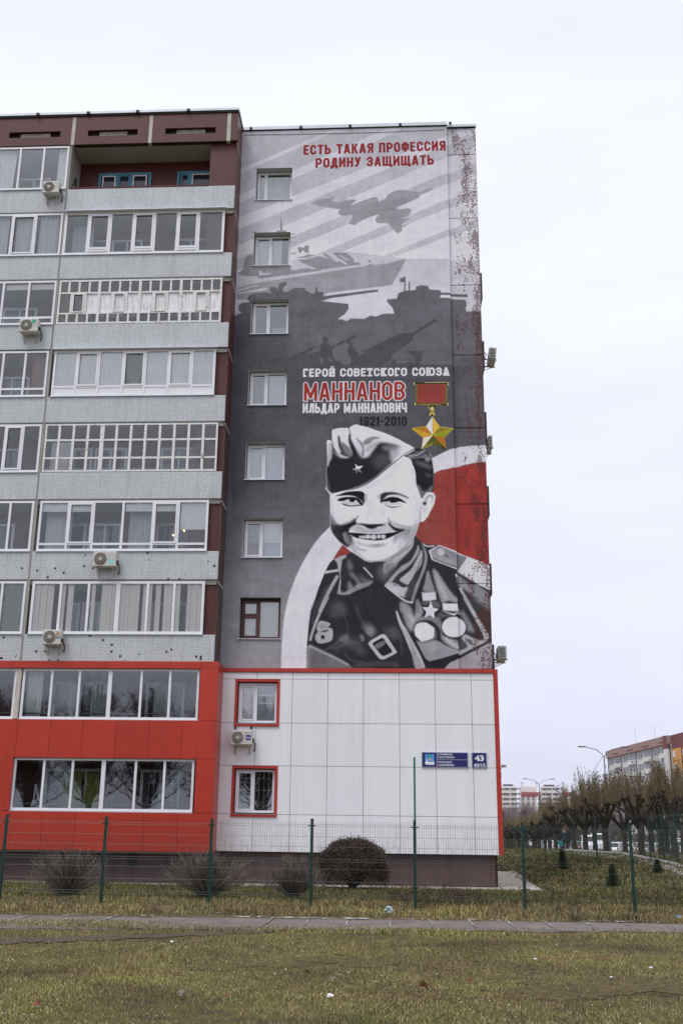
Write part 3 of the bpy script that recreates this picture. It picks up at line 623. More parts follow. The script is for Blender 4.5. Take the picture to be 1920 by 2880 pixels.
blob(A2, [(270,500),(330,540),(370,600),(390,660),(340,640),(300,580)], 96, 5, .8)
blob(A2, [(870,520),(960,500),(1040,480),(1000,580),(920,660),(850,700),(880,620)], 168, 9, .6)
line(A2, [(830,520),(850,560),(830,640)], 2, 120, 2.5, .6)
line(A2, [(980,470),(1010,500),(990,570)], 2, 90, 3, .5)
blob(A1, [(300,800),(520,740),(700,640),(860,500),(900,520),(720,690),(520,790)], 202, 8, .5)
blob(A1, [(1040,470),(1060,600),(1090,740),(1060,720),(1020,560)], 196, 6, .5)
# mouth
fill(A2, smooth([(315,510),(420,515),(560,525),(700,522),(845,503),(920,480),(950,482),(880,520),(800,560),(720,590),(640,602),(560,598),(470,585),(400,570),(340,535),(318,530)]), 26, .9)
for x, y, rx, ry in ((452,562,14,17),(486,562,17,19),(535,558,33,25),(600,562,36,29),(660,556,20,24),(710,557,28,24)):
    fill(A2, [(x+rx*math.cos(u), y+ry*math.sin(u)) for u in np.linspace(0,2*math.pi,14)[:-1]], 198, .9); blob(A2, [(x-rx*.5,y-ry*.4),(x+rx*.4,y-ry*.5),(x+rx*.3,y+ry*.4),(x-rx*.4,y+ry*.4)], 222, 2, .9)
blob(A2, [(400,600),(480,640),(600,650),(740,640),(700,662),(600,675),(500,660),(430,640)], 128, 5, .8)
blob(A2, [(560,645),(660,650),(720,645),(640,665)], 90, 4, .7)
blob(A2, [(400,660),(450,690),(540,712),(500,720),(420,700)], 140, 4, .7)
blob(A2, [(830,560),(860,540),(850,600),(820,640)], 140, 5, .7)
blob(A2, [(960,500),(1020,480),(1010,540),(980,600),(950,580)], 130, 6, .6)
blob(A2, [(1100,400),(1090,480),(1060,560),(1000,650),(920,740),(820,800),(740,830),(860,740),(960,640),(1020,540),(1060,440)], 140, 6, .8)
blob(A2, [(1010,640),(960,720),(860,790),(740,835),(560,845),(480,815),(540,825),(700,815),(860,740)], 100, 4, .6)
blob(A2, [(360,610),(330,680),(420,770),(520,835),(560,845),(440,740),(380,660)], 150, 5, .6)
blob(A2, [(1110,390),(1115,300),(1125,200),(1135,300),(1130,380)], 180, 3, .7)
# eyes and brows
blob(A2, [(165,103),(220,80),(300,52),(400,44),(470,48),(500,75),(498,120),(500,165),(480,190),(470,160),(400,110),(330,95),(250,98)], 26, 1.2, 1)
blob(A2, [(250,95),(330,98),(370,108),(300,104)], 220, 1.5, .8)
blob(A2, [(190,150),(230,120),(320,108),(420,120),(480,180),(485,205),(440,195),(400,150),(320,140),(250,160)], 24, 1, 1)
fill(A2, [(320,150),(345,120),(385,120),(400,150),(375,172),(340,170)], 22, .8)
blob(A2, [(240,165),(320,160),(340,175),(390,172),(400,150),(440,185),(420,200),(340,195),(280,190)], 206, 1.5, .95)
blob(A2, [(230,180),(260,185),(340,203),(420,200),(480,208),(400,216),(330,218),(270,205)], 34, 1, .95)
fill(A2, [(300,150),(318,145),(325,170),(305,172)], 214, 1); fill(A2, [(388,150),(400,145),(410,160),(398,168)], 226, .7)
blob(A2, [(500,80),(530,85),(520,140),(505,190),(495,150)], 120, 4, .6)
blob(A2, [(678,180),(672,100),(690,72),(740,55),(820,55),(900,72),(980,108),(1000,130),(940,105),(860,88),(780,90),(730,120),(700,160)], 30, 1.8, .98)
blob(A2, [(900,75),(1000,128),(960,125),(880,92)], 130, 3, .7); blob(A2, [(640,90),(675,80),(670,120),(640,120)], 170, 4, .7)
blob(A2, [(740,110),(800,92),(880,95),(960,130),(900,118),(800,108)], 214, 2, .8)
blob(A2, [(680,170),(720,135),(790,110),(870,115),(930,145),(970,182),(900,165),(860,170),(800,175),(740,165)], 24, 1, 1)
fill(A2, [(776,150),(800,125),(850,125),(868,150),(845,178),(800,178)], 22, .8)
blob(A2, [(690,175),(740,165),(780,178),(860,175),(880,170),(920,185),(860,205),(780,205),(720,192)], 212, 1.5, .9)
fill(A2, [(758,165),(775,155),(785,172),(770,182)], 234, .8)
blob(A2, [(720,195),(780,215),(850,218),(930,205),(860,228),(790,230),(750,215)], 40, 1.2, .95)
# ear
blob(A2, [(1170,200),(1190,110),(1230,85),(1268,95),(1262,160),(1240,200),(1255,130),(1225,110),(1200,150),(1195,200)], 110, 3, .7)
blob(A2, [(1150,170),(1185,165),(1195,190),(1160,205)], 44, 2.5, .95); line(A2, [(1140,250),(1150,180),(1180,90),(1230,60),(1285,90),(1285,180),(1225,310)], 1.2, 140, 1.2, .7)
blob(A2, [(1150,220),(1190,220),(1200,260),(1160,300)], 196, 4, .6)
setclip()
# hair
fill(A1, smooth([(950,405),(1060,325),(1150,340),(1220,385),(1255,440),(1270,540),(1280,640),(1275,760),(1260,810),(1200,815),(1160,860),(1140,890),(1110,800),(1080,720),(1070,600),(1040,500),(1020,440),(990,425)]), 34, 1.2)
blob(A1, [(970,400),(1030,350),(1100,350),(1180,370),(1230,410),(1200,440),(1100,430),(1030,455)], 96, 4, .9)
line(A1, [(985,410),(1080,400),(1180,345)], 3, 200, 2.5, .75); line(A1, [(1000,430),(1090,440),(1200,400)], 2.4, 160, 2.5, .7); line(A1, [(960,408),(1040,370),(1100,350)], 2.4, 30, 1.5, .9); line(A1, [(1020,450),(1120,440),(1210,455)], 3, 24, 1.5, .9)
blob(A1, [(1060,470),(1120,470),(1220,500),(1250,560),(1180,540),(1120,520)], 100, 5, .8); blob(A1, [(1180,430),(1230,420),(1240,460),(1190,470)], 170, 4, .7)
blob(A1, [(1180,600),(1240,620),(1260,640),(1200,640)], 90, 4, .7)
blob(A1, [(1085,740),(1120,750),(1140,800),(1200,800),(1255,740),(1255,800),(1200,815),(1160,840),(1135,870),(1105,800)], 130, 4, .75)
line(A1, [(1225,380),(1258,440),(1270,540)], 2.2, 190, 1.2, .7); line(A1, [(1275,600),(1272,760)], 2, 120, 1.2, .7)
# cap
cap = [(58,765),(70,750),(68,620),(75,540),(82,440),(75,260),(95,230),(128,240),(135,230),(133,130),(150,110),(220,95),(310,95),(325,100),(350,75),(400,55),(450,68),(520,82),(600,110),(720,150),(850,205),(950,260),(1060,325),(1000,380),(900,430),(780,530),(640,650),(520,730),(400,775),(250,800),(120,835),(100,810)]
fill(A1, smooth(cap), 230, .7)
setclip(A1, cap)
blob(A1, [(72,740),(70,560),(110,460),(125,390),(130,320),(170,370),(230,420),(300,430),(350,380),(340,300),(320,230),(345,230),(380,300),(420,350),(480,430),(540,410),(600,330),(660,260),(760,260),(880,295),(860,330),(840,380),(800,460),(820,480),(700,590),(560,700),(400,770),(120,830)], 42, 5, 1)
blob(A1, [(75,560),(110,460),(300,440),(480,440),(640,430),(760,480),(640,620),(400,760),(130,820),(80,700)], 38, 4, 1)
blob(A1, [(800,330),(900,330),(880,400),(820,460),(780,440),(780,380)], 190, 5, .85)
blob(A1, [(700,300),(880,290),(900,310),(830,340),(740,350)], 140, 6, .8)
blob(A1, [(600,420),(700,380),(800,400),(780,500),(660,560),(600,500)], 84, 10, .7)
blob(A1, [(480,270),(520,215),(600,190),(680,205),(600,230),(560,270),(500,285)], 110, 4, .85)
blob(A1, [(400,205),(450,240),(490,300),(490,420),(460,400),(470,320),(430,250)], 90, 4, .85)
blob(A1, [(200,180),(220,190),(240,270),(290,370),(340,420),(240,400),(215,330),(200,250)], 50, 3, .95)
blob(A1, [(240,250),(290,280),(340,330),(350,400),(300,400),(260,330)], 96, 4, .9)
blob(A1, [(316,100),(330,110),(345,170),(350,230),(400,330),(400,400),(350,340),(320,240),(318,180),(330,150)], 36, 2, .95)
blob(A1, [(130,230),(150,300),(190,370),(240,400),(160,370),(128,310)], 46, 3, .95)
line(A1, [(150,240),(180,310),(230,360)], 6, 206, 3, .8); line(A1, [(100,260),(105,350),(95,450),(80,520)], 7, 190, 3, .9)
line(A1, [(420,300),(450,350),(478,420)], 4, 190, 2.5, .8); line(A1, [(380,250),(430,290),(470,330)], 5, 220, 3, .7)
blob(A1, [(520,320),(600,260),(660,250),(560,340),(520,380)], 150, 5, .7)
line(A1, [(70,600),(90,700),(110,790)], 3, 110, 3, .6)
line(A1, [(60,770),(85,800),(120,830)], 3, 214, .8); 
setclip()
line(A1, [(1060,325),(930,405),(790,520),(640,645),(520,728),(400,775),(250,802),(125,832)], 2.2, 34, .7, 1)
line(A1, [(62,775),(80,800),(112,840)], 3, 200, .8); line(A1, [(62,795),(80,830),(105,870)], 2, 30, .8)
# cap star
fill(A1, [(395,497),(420,525),(483,520),(445,555),(468,600),(432,580),(400,608),(402,572),(360,558),(400,545)], 170, .5)
fill(A1, [(395,497),(420,527),(425,555),(402,545)], 232, .5); fill(A1, [(483,520),(445,555),(425,555),(420,527)], 236, .5); fill(A1, [(425,555),(402,572),(400,608),(432,580)], 90, .6); fill(A1, [(425,556),(445,558),(468,600),(432,580)], 120, .6)
# soft broken tone, roller marks and weather streaks over the whole picture
rng = np.random.RandomState(4)
def vnoise(sx, sy):
    a = rng.rand(int(MH/sy)+3, int(MW/sx)+3); Y = np.arange(MH)/sy; X = np.arange(MW)/sx
    iy, ix = Y.astype(int), X.astype(int); fy, fx = (Y-iy)[:,None], (X-ix)[None]; fy = fy*fy*(3-2*fy); fx = fx*fx*(3-2*fx)
    A = a[iy][:,ix]; B_ = a[iy][:,ix+1]; C_ = a[iy+1][:,ix]; D2 = a[iy+1][:,ix+1]
    return (A*(1-fx)+B_*fx)*(1-fy)+(C_*(1-fx)+D2*fx)*fy-.5
n = .15*vnoise(60,45)+.13*vnoise(23,19)+.09*vnoise(9,9)+.05*vnoise(3.3,3.3)+.07*vnoise(11,120)+.05*vnoise(160,9)
lum = IMG.mean(2); IMG = IMG*(1+n*np.clip(1.5-lum*1.3,.5,1.5))[...,None]; IMG = np.clip(IMG, 0, 1)
# tone curve: clean whites, slightly lifted mid greys
IMG = np.clip(np.where(IMG > .5, IMG*1.0+(IMG-.5)*.28, IMG*1.10), 0, .86)
# ================================================================ materials of the building
def mural_mat(name, image, strip=False):
    t = NT(name); x, y, z = t.sep()
    u = t.math('DIVIDE', t.math('SUBTRACT', x, MX0), MW/PPM); v = t.math('DIVIDE', t.math('SUBTRACT', z, MZ1-MH/PPM), MH/PPM)
    im = t.n.new('ShaderNodeTexImage'); im.image = image; im.extension = 'EXTEND'; im.interpolation = 'Linear'
    t.l.new(t.comb(u, v), im.inputs[0])
    col = im.outputs[0]
    if not strip:
        n = t.noise(38, 4, .65); col = t.mix(.5, col, t.ramp(n, [(.3,(.88,.88,.88)),(.7,(1.14,1.14,1.14))]), 'MULTIPLY')
        s = t.noise((9,1,.5), 5, .7); col = t.mix(.35, col, t.ramp(s, [(.3,(.86,.86,.87)),(.6,(1.05,1.05,1.05))]), 'MULTIPLY')
        t.bump(t.noise(60, 5, .7), .35, .006)
        return t.done(col, .9, spec=.25)
    # flaking paint: old mosaic shows through square by square
    P = .046
    cx_ = t.math('DIVIDE', x, P); cz_ = t.math('DIVIDE', z, P)
    fx, fz = t.math('FRACT', cx_), t.math('FRACT', cz_)
    wn_ = t.n.new('ShaderNodeTexWhiteNoise'); wn_.noise_dimensions = '2D'
    t.l.new(t.comb(t.math('FLOOR', cx_), t.math('FLOOR', cz_)), wn_.inputs['Vector'])
    cell = t.comb(t.math('MULTIPLY', t.math('FLOOR', cx_), P), 0.0, t.math('MULTIPLY', t.math('FLOOR', cz_), P))
    big = t.noise((2.6,1,.8), 5, .66, co=cell)
    side = t.math('MULTIPLY', t.math('SUBTRACT', x, 7.66), .8)
    prob = t.math('ADD', t.math('MULTIPLY', t.math('SUBTRACT', big, .50), 6.5), side)
    gone = t.math('LESS_THAN', wn_.outputs['Value'], prob)
    sq = t.math('MULTIPLY', t.math('MULTIPLY', t.math('GREATER_THAN', fx, .2), t.math('GREATER_THAN', fz, .2)), gone)
    wr = t.math('GREATER_THAN', x, 7.45)
    mask = t.math('MULTIPLY', sq, wr)
    tile = t.mix(wn_.outputs['Value'], srgb((98,52,48)), srgb((70,44,42)))
    s = t.noise((14,1,.8), 5, .7); col = t.mix(.4, col, t.ramp(s, [(.3,(.72,.7,.68)),(.6,(1,1,1))]), 'MULTIPLY')
    col = t.mix(mask, col, tile)
    h = t.math('SUBTRACT', t.noise(50,3,.6), t.math('MULTIPLY', mask, .8)); t.bump(h, .4, .004)
    return t.done(col, .8, spec=.3)
def mosaic(name, tile, grout, P, var=.18, dirt=.35, missing=0, rough=.4, drop=(50,48,46)):
    t = NT(name); x, y, z = t.sep(); h = t.math('ADD', x, y)
    a = t.math('DIVIDE', h, P); b = t.math('DIVIDE', z, P); fa, fb = t.math('FRACT', a), t.math('FRACT', b)
    g_ = t.math('MULTIPLY', t.math('GREATER_THAN', fa, .16), t.math('GREATER_THAN', fb, .16))
    wn_ = t.n.new('ShaderNodeTexWhiteNoise'); wn_.noise_dimensions = '2D'; t.l.new(t.comb(t.math('FLOOR', a), t.math('FLOOR', b)), wn_.inputs['Vector'])
    c = srgb(tile); cc = t.ramp(wn_.outputs['Value'], [(0,tuple(v*(1-var) for v in c)),(1,tuple(min(1,v*(1+var)) for v in c))])
    col = t.mix(g_, srgb(grout), cc)
    if missing:
        k = 3.0; w2 = t.n.new('ShaderNodeTexWhiteNoise'); w2.noise_dimensions = '2D'
        t.l.new(t.comb(t.math('FLOOR', t.math('DIVIDE', a, 1.6)), t.math('FLOOR', t.math('DIVIDE', b, 1.6))), w2.inputs['Vector'])
        cl = t.math('GREATER_THAN', t.noise((.7,.7,1.4), 2, .5), .5)
        col = t.mix(t.math('MULTIPLY', t.math('LESS_THAN', w2.outputs['Value'], missing), cl), col, srgb(drop))
    st = t.noise((7,7,.45), 5, .72); col = t.mix(t.ramp(st, [(.5,0),(.78,dirt)]), col, tuple(v*.45 for v in c))
    lg = t.noise(.9, 4, .6); col = t.mix(.5, col, t.ramp(lg, [(.3,(.84,.84,.84)),(.7,(1.1,1.1,1.1))]), 'MULTIPLY')
    t.bump(g_, .25, .003)
    return t.done(col, rough, spec=.35)
def glass_mat(name, tint=(.99,.995,1), base=.025, refl=(.95,.97,1)):
    t = NT(name); t.n.remove(t.b)
    o = t.n['Material Output']; tr = t.n.new('ShaderNodeBsdfTransparent'); tr.inputs[0].default_value = tint+(1,)
    gl = t.n.new('ShaderNodeBsdfGlossy'); gl.inputs[0].default_value = refl+(1,); gl.inputs['Roughness'].default_value = .015
    bp = t.n.new('ShaderNodeBump'); bp.inputs['Strength'].default_value = .05; bp.inputs['Distance'].default_value = .02
    t.l.new(t.noise(1.7, 2, .5), bp.inputs['Height']); t.l.new(bp.outputs[0], gl.inputs['Normal'])
    fr = t.n.new('ShaderNodeFresnel'); fr.inputs[0].default_value = 1.5
    fac = t.math('ADD', t.math('MULTIPLY', fr.outputs[0], .85), base, clamp=True)
    mx = t.n.new('ShaderNodeMixShader'); t.l.new(fac, mx.inputs[0]); t.l.new(tr.outputs[0], mx.inputs[1]); t.l.new(gl.outputs[0], mx.inputs[2])
    t.l.new(mx.outputs[0], o.inputs[0]); return t.m
img = bpy.data.images.new('mural_paint', MW, MH)
sg = np.where(IMG <= .0031308, IMG*12.92, 1.055*np.power(np.maximum(IMG,1e-6), 1/2.4)-.055)
px_ = np.ones((MH, MW, 4), np.float32); px_[...,:3] = np.clip(sg, 0, 1)[::-1]
img.pixels.foreach_set(px_.ravel()); img.update(); img.pack()
M_mural = mural_mat('mural_plaster', img); M_strip = mural_mat('flaking_painted_mosaic', img, True)
M_grey = mosaic('pale_green_mosaic', (210,214,218), (140,147,150), .047, .10, .5, .0)
M_greyhole = mosaic('pale_green_mosaic_with_missing_tiles', (210,213,216), (140,147,150), .047, .10, .4, .03)
M_brown = mosaic('brown_mosaic', (98,52,48), (64,40,38), .05, .2, .4)
M_dkbrown = mosaic('dark_brown_mosaic', (74,50,48), (104,90,86), .055, .25, .3)
M_red = simple('red_composite_panel', (184,58,42), .38, .05, 2, spec=.4)
def _r():
    t = NT('red_composite_panel'); n = t.noise(2, 4, .6); c = t.ramp(n, [(.3,srgb((180,56,41))),(.7,srgb((190,61,44)))])
    oi = t.n.new('ShaderNodeObjectInfo'); c = t.mix(1, c, t.ramp(oi.outputs['Random'], [(0,(.9,.9,.9)),(1,(1.04,1.04,1.04))]), 'MULTIPLY')
    d = t.ramp(t.noise((8,8,.35), 5, .7), [(.55,0),(.8,.4)]); c = t.mix(d, c, srgb((120,44,36)))
    _, _, z = t.sep(); zz = t.math('MULTIPLY_ADD', z, -1.1, 2.0, clamp=True); dd = t.math('MULTIPLY', zz, t.ramp(t.noise((7,7,3), 5, .7), [(.35,0),(.7,.6)])); c = t.mix(dd, c, srgb((120,72,60))); return t.done(c, .36, spec=.4)
M_red = _r()
M_redband = simple('red_metal_trim', (178,52,40), .4, .08, 4)
M_white = NT('white_composite_panel')
def _w():
    t = M_white; s = t.noise((5,5,.22), 4, .6); c = t.ramp(s, [(.3,srgb((236,236,241))),(.62,srgb((242,242,247)))])
    d = t.noise((1.1,1.1,.5), 5, .65); c = t.mix(t.ramp(d, [(.5,0),(.8,.2)]), c, srgb((206,203,208)))
    oi = t.n.new('ShaderNodeObjectInfo'); c = t.mix(1, c, t.ramp(oi.outputs['Random'], [(0,(.955,.955,.96)),(1,(1.01,1.01,1.01))]), 'MULTIPLY')
    _, _, z = t.sep(); zz = t.math('MULTIPLY_ADD', z, -1.2, 2.3, clamp=True); dd = t.math('MULTIPLY', zz, t.ramp(t.noise((9,9,3), 5, .7), [(.4,0),(.7,.5)]))
    c = t.mix(dd, c, srgb((170,160,150)))
    return t.done(c, .32, spec=.4)
M_white = _w()
M_base = simple('brown_painted_plinth', (88,68,68), .75, .12, 1.5, dirt=.5, bump=.2)
M_conc = simple('grey_concrete', (150,148,146), .9, .15, 2, bump=.3, dirt=.4)
M_joint = simple('pale_joint_mortar', (196,190,182), .9, .15, 5, dirt=.5, bump=.3)
M_loggia = simple('whitewashed_wall', (160,157,152), .9, .1, 1.5, dirt=.4)
M_ceil = simple('loggia_ceiling', (176,174,170), .9, .08, 1)
M_pvc = simple('white_pvc', (232,232,238), .35, .03, 4)
M_old = NT('peeling_white_paint')
def _o():
    t = M_old; n = t.noise(9, 5, .7); c = t.ramp(n, [(.33,srgb((160,152,144))),(.42,srgb((222,221,220))),(.7,srgb((234,234,235)))])
    r = t.noise(5, 4, .7); return t.done(t.mix(t.ramp(r, [(.62,0),(.7,.85)]), c, srgb((128,78,50))), .7)
M_old = _o()
M_blue = simple('teal_painted_wood', (78,140,162), .6, .2, 6, dirt=.5)
M_bwood = simple('brown_window_wood', (84,50,42), .45, .2, 6)
M_glass = glass_mat('window_glass'); M_glassw = glass_mat('sky_mirroring_glass', (.99,.995,1), .10); M_glassd = glass_mat('dim_window_glass', (.88,.9,.9), .06)
M_sheet = simple('galvanised_flashing', (206,210,218), .4, .08, 2, metal=.3); M_black = simple('black_rubber', (28,27,30), .7, .1, 4)
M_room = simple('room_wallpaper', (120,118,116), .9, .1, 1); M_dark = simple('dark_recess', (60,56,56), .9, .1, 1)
M_curt = simple('white_curtain', (244,244,242), .9, .04, 2); M_curtg = simple('grey_green_curtain', (140,148,138), .9, .05, 2)
M_sheer = simple('sheer_curtain', (206,210,214), .9, .05, 2); M_blind = simple('cream_blind', (238,234,222), .85, .03, 2)
M_frost = simple('frosted_board', (232,232,234), .6, .12, 3, dirt=.9); M_ply = simple('brown_cupboard', (132,102,84), .6, .2, 3)
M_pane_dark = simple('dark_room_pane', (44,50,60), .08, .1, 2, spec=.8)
M_green = simple('green_room_paint', (120,128,92), .9, .08, 1)
# ================================================================ APARTMENT BUILDING
BX = (-.6, 0, 0)
bld = thing('apartment_building', 'nine-storey apartment block with a smiling soldier mural above red and white cladding', 'apartment building', BX)
S_ = 2.8
def PT(k): return 7.68+S_*(k-3)                        # top of the parapet of storey k
WX0, WX1 = 0.0, 1.379
def WZ(k): return 7.726+S_*(k-3), 7.726+S_*(k-3)+1.418
# --- end wall with real openings
ZB, ZT = 6.74, 27.62
m = MB(); zs = [ZB]+[v for k in range(3,10) for v in WZ(k)]+[ZT]
for i in range(len(zs)-1):
    a, b = zs[i], zs[i+1]; hole = i % 2 == 1
    cols = [(-.6,WX0),(WX1,7.284)] if hole else [(-.6,WX0),(WX0,WX1),(WX1,7.284)]
    for xa, xb in cols: m.face([(xa,0,a),(xb,0,a),(xb,0,b),(xa,0,b)])
m.face([(7.284,0,ZB),(7.284,.16,ZB),(7.284,.16,ZT),(7.284,0,ZT)]); m.face([(-.6,0,ZB),(-.6,.16,ZB),(7.284,.16,ZB),(7.284,0,ZB)])
m.build('mural_wall', M_mural, bld)
M_reveal = simple('plaster_reveal', (188,186,184), .9, .08, 3, dirt=.3); M_revd = simple('grey_plaster_reveal', (128,128,132), .9, .1, 3)
RD = .27
def curtain(parent, x0, x1, y, z0, z1, mat, waves=0.02, n=None, taper=0, name='curtain'):
    m = MB(); waves *= .7; n = n or max(8, int((x1-x0)*34)); R = random.Random(int(x0*977+z0*131)); ph = R.random()*6; k = 2*math.pi/R.uniform(.09,.14)
    P = []
    for i in range(n+1):
        x = x0+(x1-x0)*i/n; dy = waves*(math.sin(x*k+ph)+.5*math.sin(x*k*.43+1)); P.append((x, y+dy))
    for (xa,ya),(xb,yb) in zip(P, P[1:]):
        c = (x0+x1)/2
        m.face([(xa+taper*(c-xa),ya,z0),(xb+taper*(c-xb),yb,z0),(xb,yb,z1),(xa,ya,z1)])
    return m.build(name, mat, parent, True)
def frame(m, x0, x1, z0, z1, y, w=.06, d=.06, muls=(), trs=()):
    m.box(x0,x1,y,y+d,z0,z0+w); m.box(x0,x1,y,y+d,z1-w,z1); m.box(x0,x0+w,y,y+d,z0+w,z1-w); m.box(x1-w,x1,y,y+d,z0+w,z1-w)
    for q in muls:
        x, ww = q if isinstance(q, tuple) else (q, w)
        m.box(x-ww/2,x+ww/2,y-.002,y+d-.002,z0+w,z1-w)
def pane(parent, x0, x1, z0, z1, y, mat=None, name='pane'):
    m = MB(); m.box(x0,x1,y,y+.006,z0,z1); return m.build(name, mat or M_glass, parent)
def room(parent, x0, x1, y0, y1, z0, z1, mat=None):
    m = MB()
    m.face([(x0,y1,z0),(x1,y1,z0),(x1,y1,z1),(x0,y1,z1)]); m.face([(x0,y0,z0),(x0,y1,z0),(x0,y1,z1),(x0,y0,z1)]); m.face([(x1,y0,z0),(x1,y0,z1),(x1,y1,z1),(x1,y1,z0)])
    m.face([(x0,y0,z0),(x1,y0,z0),(x1,y1,z0),(x0,y1,z0)]); m.face([(x0,y0,z1),(x0,y1,z1),(x1,y1,z1),(x1,y0,z1)])
    return m.build('room', mat or M_room, parent)
def wall_window(k, z0, z1, x0=WX0, x1=WX1, fm=None, mul=.47, y=RD, red=False, y0=0.0, reveal=None):
    fm = fm or M_pvc; m = MB()
    xm = x0+(x1-x0)*mul
    if k == 3:
        frame(m, x0+.03, x1-.03, z0+.05, z1-.03, y, .07, .07, [(xm-.02,.09)]); m.box(x0+.1,xm-.065,y+.003,y+.06,z1-.62,z1-.55)
        for (a,b,c,d) in ((x0+.1,xm-.065,z0+.12,z1-.62),(x0+.1,xm-.065,z1-.55,z1-.1)): frame(m, a, b, c, d, y-.012, .045, .03)
    else:
        frame(m, x0+.03, x1-.03, z0+.05, z1-.03, y, .065, .07, [(xm,.07)])
        if mul > .3: frame(m, x0+.1, xm-.04, z0+.12, z1-.1, y-.015, .045, .03)
        else: frame(m, x0+.1, xm-.04, z0+.12, z1-.1, y-.015, .03, .03)
    w = m.build('window', fm, bld)
    pane(w, x0+.09, xm-.03, z0+.1, z1-.09, y+.035, M_glassw); pane(w, xm+.03, x1-.09, z0+.1, z1-.09, y+.035, M_glassw)
    r = MB(); e_ = .0
    r.face([(x0,y0,z0),(x0,y0,z1),(x0,y+.07,z1),(x0,y+.07,z0)]); r.face([(x1,y0,z0),(x1,y+.07,z0),(x1,y+.07,z1),(x1,y0,z1)])
    r.face([(x0,y0,z1),(x1,y0,z1),(x1,y+.07,z1),(x0,y+.07,z1)]); r.face([(x0,y0,z0),(x0,y+.07,z0),(x1,y+.07,z0),(x1,y0,z0)])
    r.build('reveal', reveal or M_reveal, w)
    s = MB(); s.box(x0-.03,x1+.03,y0-.05,y,z0-.012,z0+.012); s.build('sill', M_sheet, w)
    room(w, x0-.5, x1+.6, y+.08, y+1.5, z0-.5, z1+.25, M_green if k == 1 else None)
    return w
for k in range(3, 10):
    z0, z1 = WZ(k)
    w = wall_window(k, z0, z1, fm=M_bwood if k == 3 else M_pvc, mul=.27 if k == 9 else .46, reveal=M_revd if k == 3 else M_reveal)
    yb = RD+.14
    if k == 8: curtain(w, .12, .6, yb, z0, z1, M_sheer, .012); curtain(w, .68, 1.02, yb, z0, z1, M_sheer, .012)
    if k == 9: curtain(w, .1, 1.3, yb+.4, z0, z1, M_sheer, .006)
    if k == 7: curtain(w, .7, 1.3, yb+.5, z0, z0+.7, M_sheer, .006)
    if k == 6: curtain(w, .7, 1.3, yb, z0, z1, M_sheer, .004); curtain(w, .1, .62, yb+.3, z0, z1, M_curtg, .01)
    if k == 5: curtain(w, .1, .62, yb, z0, z1, M_sheer, .012); curtain(w, .66, 1.3, yb, z0, z1, M_sheer, .004)
    if k == 4: curtain(w, .68, 1.3, yb, z0+.62, z1, M_curt, .002, name='roller_blind'); curtain(w, .68, 1.3, yb+.03, z0, z0+.62, M_sheer, .004); curtain(w, .1, .62, yb, z0+.62, z1, M_curtg, .002); curtain(w, .1, .62, yb+.2, z0, z0+.62, M_ply, .002)
    if k == 3:
        m = MB()
        for i in range(34):
            z = z0+.1+i*.038; m.box(.1,1.3,yb-.02,yb+.012,z,z+.028)
        m.build('blind', M_blind, w)
# two windows in the white cladding, with red surrounds
for k, (z0, z1) in ((2,(4.93,6.29)), (1,(2.11,3.52))):
    x0, x1 = (.05, 1.36); Yc = -.14
    w = wall_window(k, z0, z1, x0, x1, mul=.46, y=.0, y0=Yc, reveal=M_redband)
    m = MB(); t_ = .08
    m.box(x0-t_,x1+t_,Yc-.02,Yc+.03,z1,z1+t_); m.box(x0-t_,x1+t_,Yc-.05,Yc+.03,z0-t_,z0); m.box(x0-t_,x0,Yc-.02,Yc+.03,z0,z1); m.box(x1,x1+t_,Yc-.02,Yc+.03,z0,z1)
    m.build('surround', M_redband, w)
    if k == 2:
        curtain(w, .12, .62, .12, z0, z1, M_curt, .006); m = MB()
        for i in range(26): m.box(.7,1.28,.1,.12,z0+.1+i*.047,z0+.14+i*.047)
        m.build('blind', M_sheer, w); m = MB(); m.box(.71,1.27,.03,.032,z0+.93,z0+.945); m.box(.71,1.27,.03,.032,z0+.68,z0+.695); m.build('glazing_bar', M_pvc, w)
    else:
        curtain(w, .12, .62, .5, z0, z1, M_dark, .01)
        m = MB()
        for xc in (.38, .98):
            for dx in (-.16, 0, .16): m.tube([(xc+dx,.09,z0+.05),(xc+dx,.09,z1-.05)], .006, 4)
            m.tube([(xc-.28,.09,z0+.75),(xc+.28,.09,z0+.75)], .006, 4)
            m.tube([(xc-.2,.09,z1-.3),(xc-.24,.09,z1-.45),(xc-.32,.09,z1-.52),(xc-.27,.09,z1-.62),(xc-.28,.09,z0+.65),(xc-.2,.09,z0+.35),(xc,.09,z0+.22),(xc+.2,.09,z0+.35),(xc+.28,.09,z0+.65),(xc+.27,.09,z1-.62),(xc+.24,.09,z1-.45),(xc+.2,.09,z1-.3),(xc-.2,.09,z1-.3)], .007, 4)
        m.build('security_grille', M_pvc, w)
# --- unclad strip right of the mural, one panel per storey with open joints
js = [6.76]+[9.63+S_*i for i in range(6)]+[26.40, 27.60]
XR = 8.385
for a, b in zip(js, js[1:]):
    MB().bevbox(7.25, XR, .10, .30, a+.02, b-.02, .012).build('wall_panel', M_strip, bld)
m = MB(); m.box(7.27, XR-.02, .125, .3, 6.7, 27.55); m.build('joint_mortar', M_strip, bld)
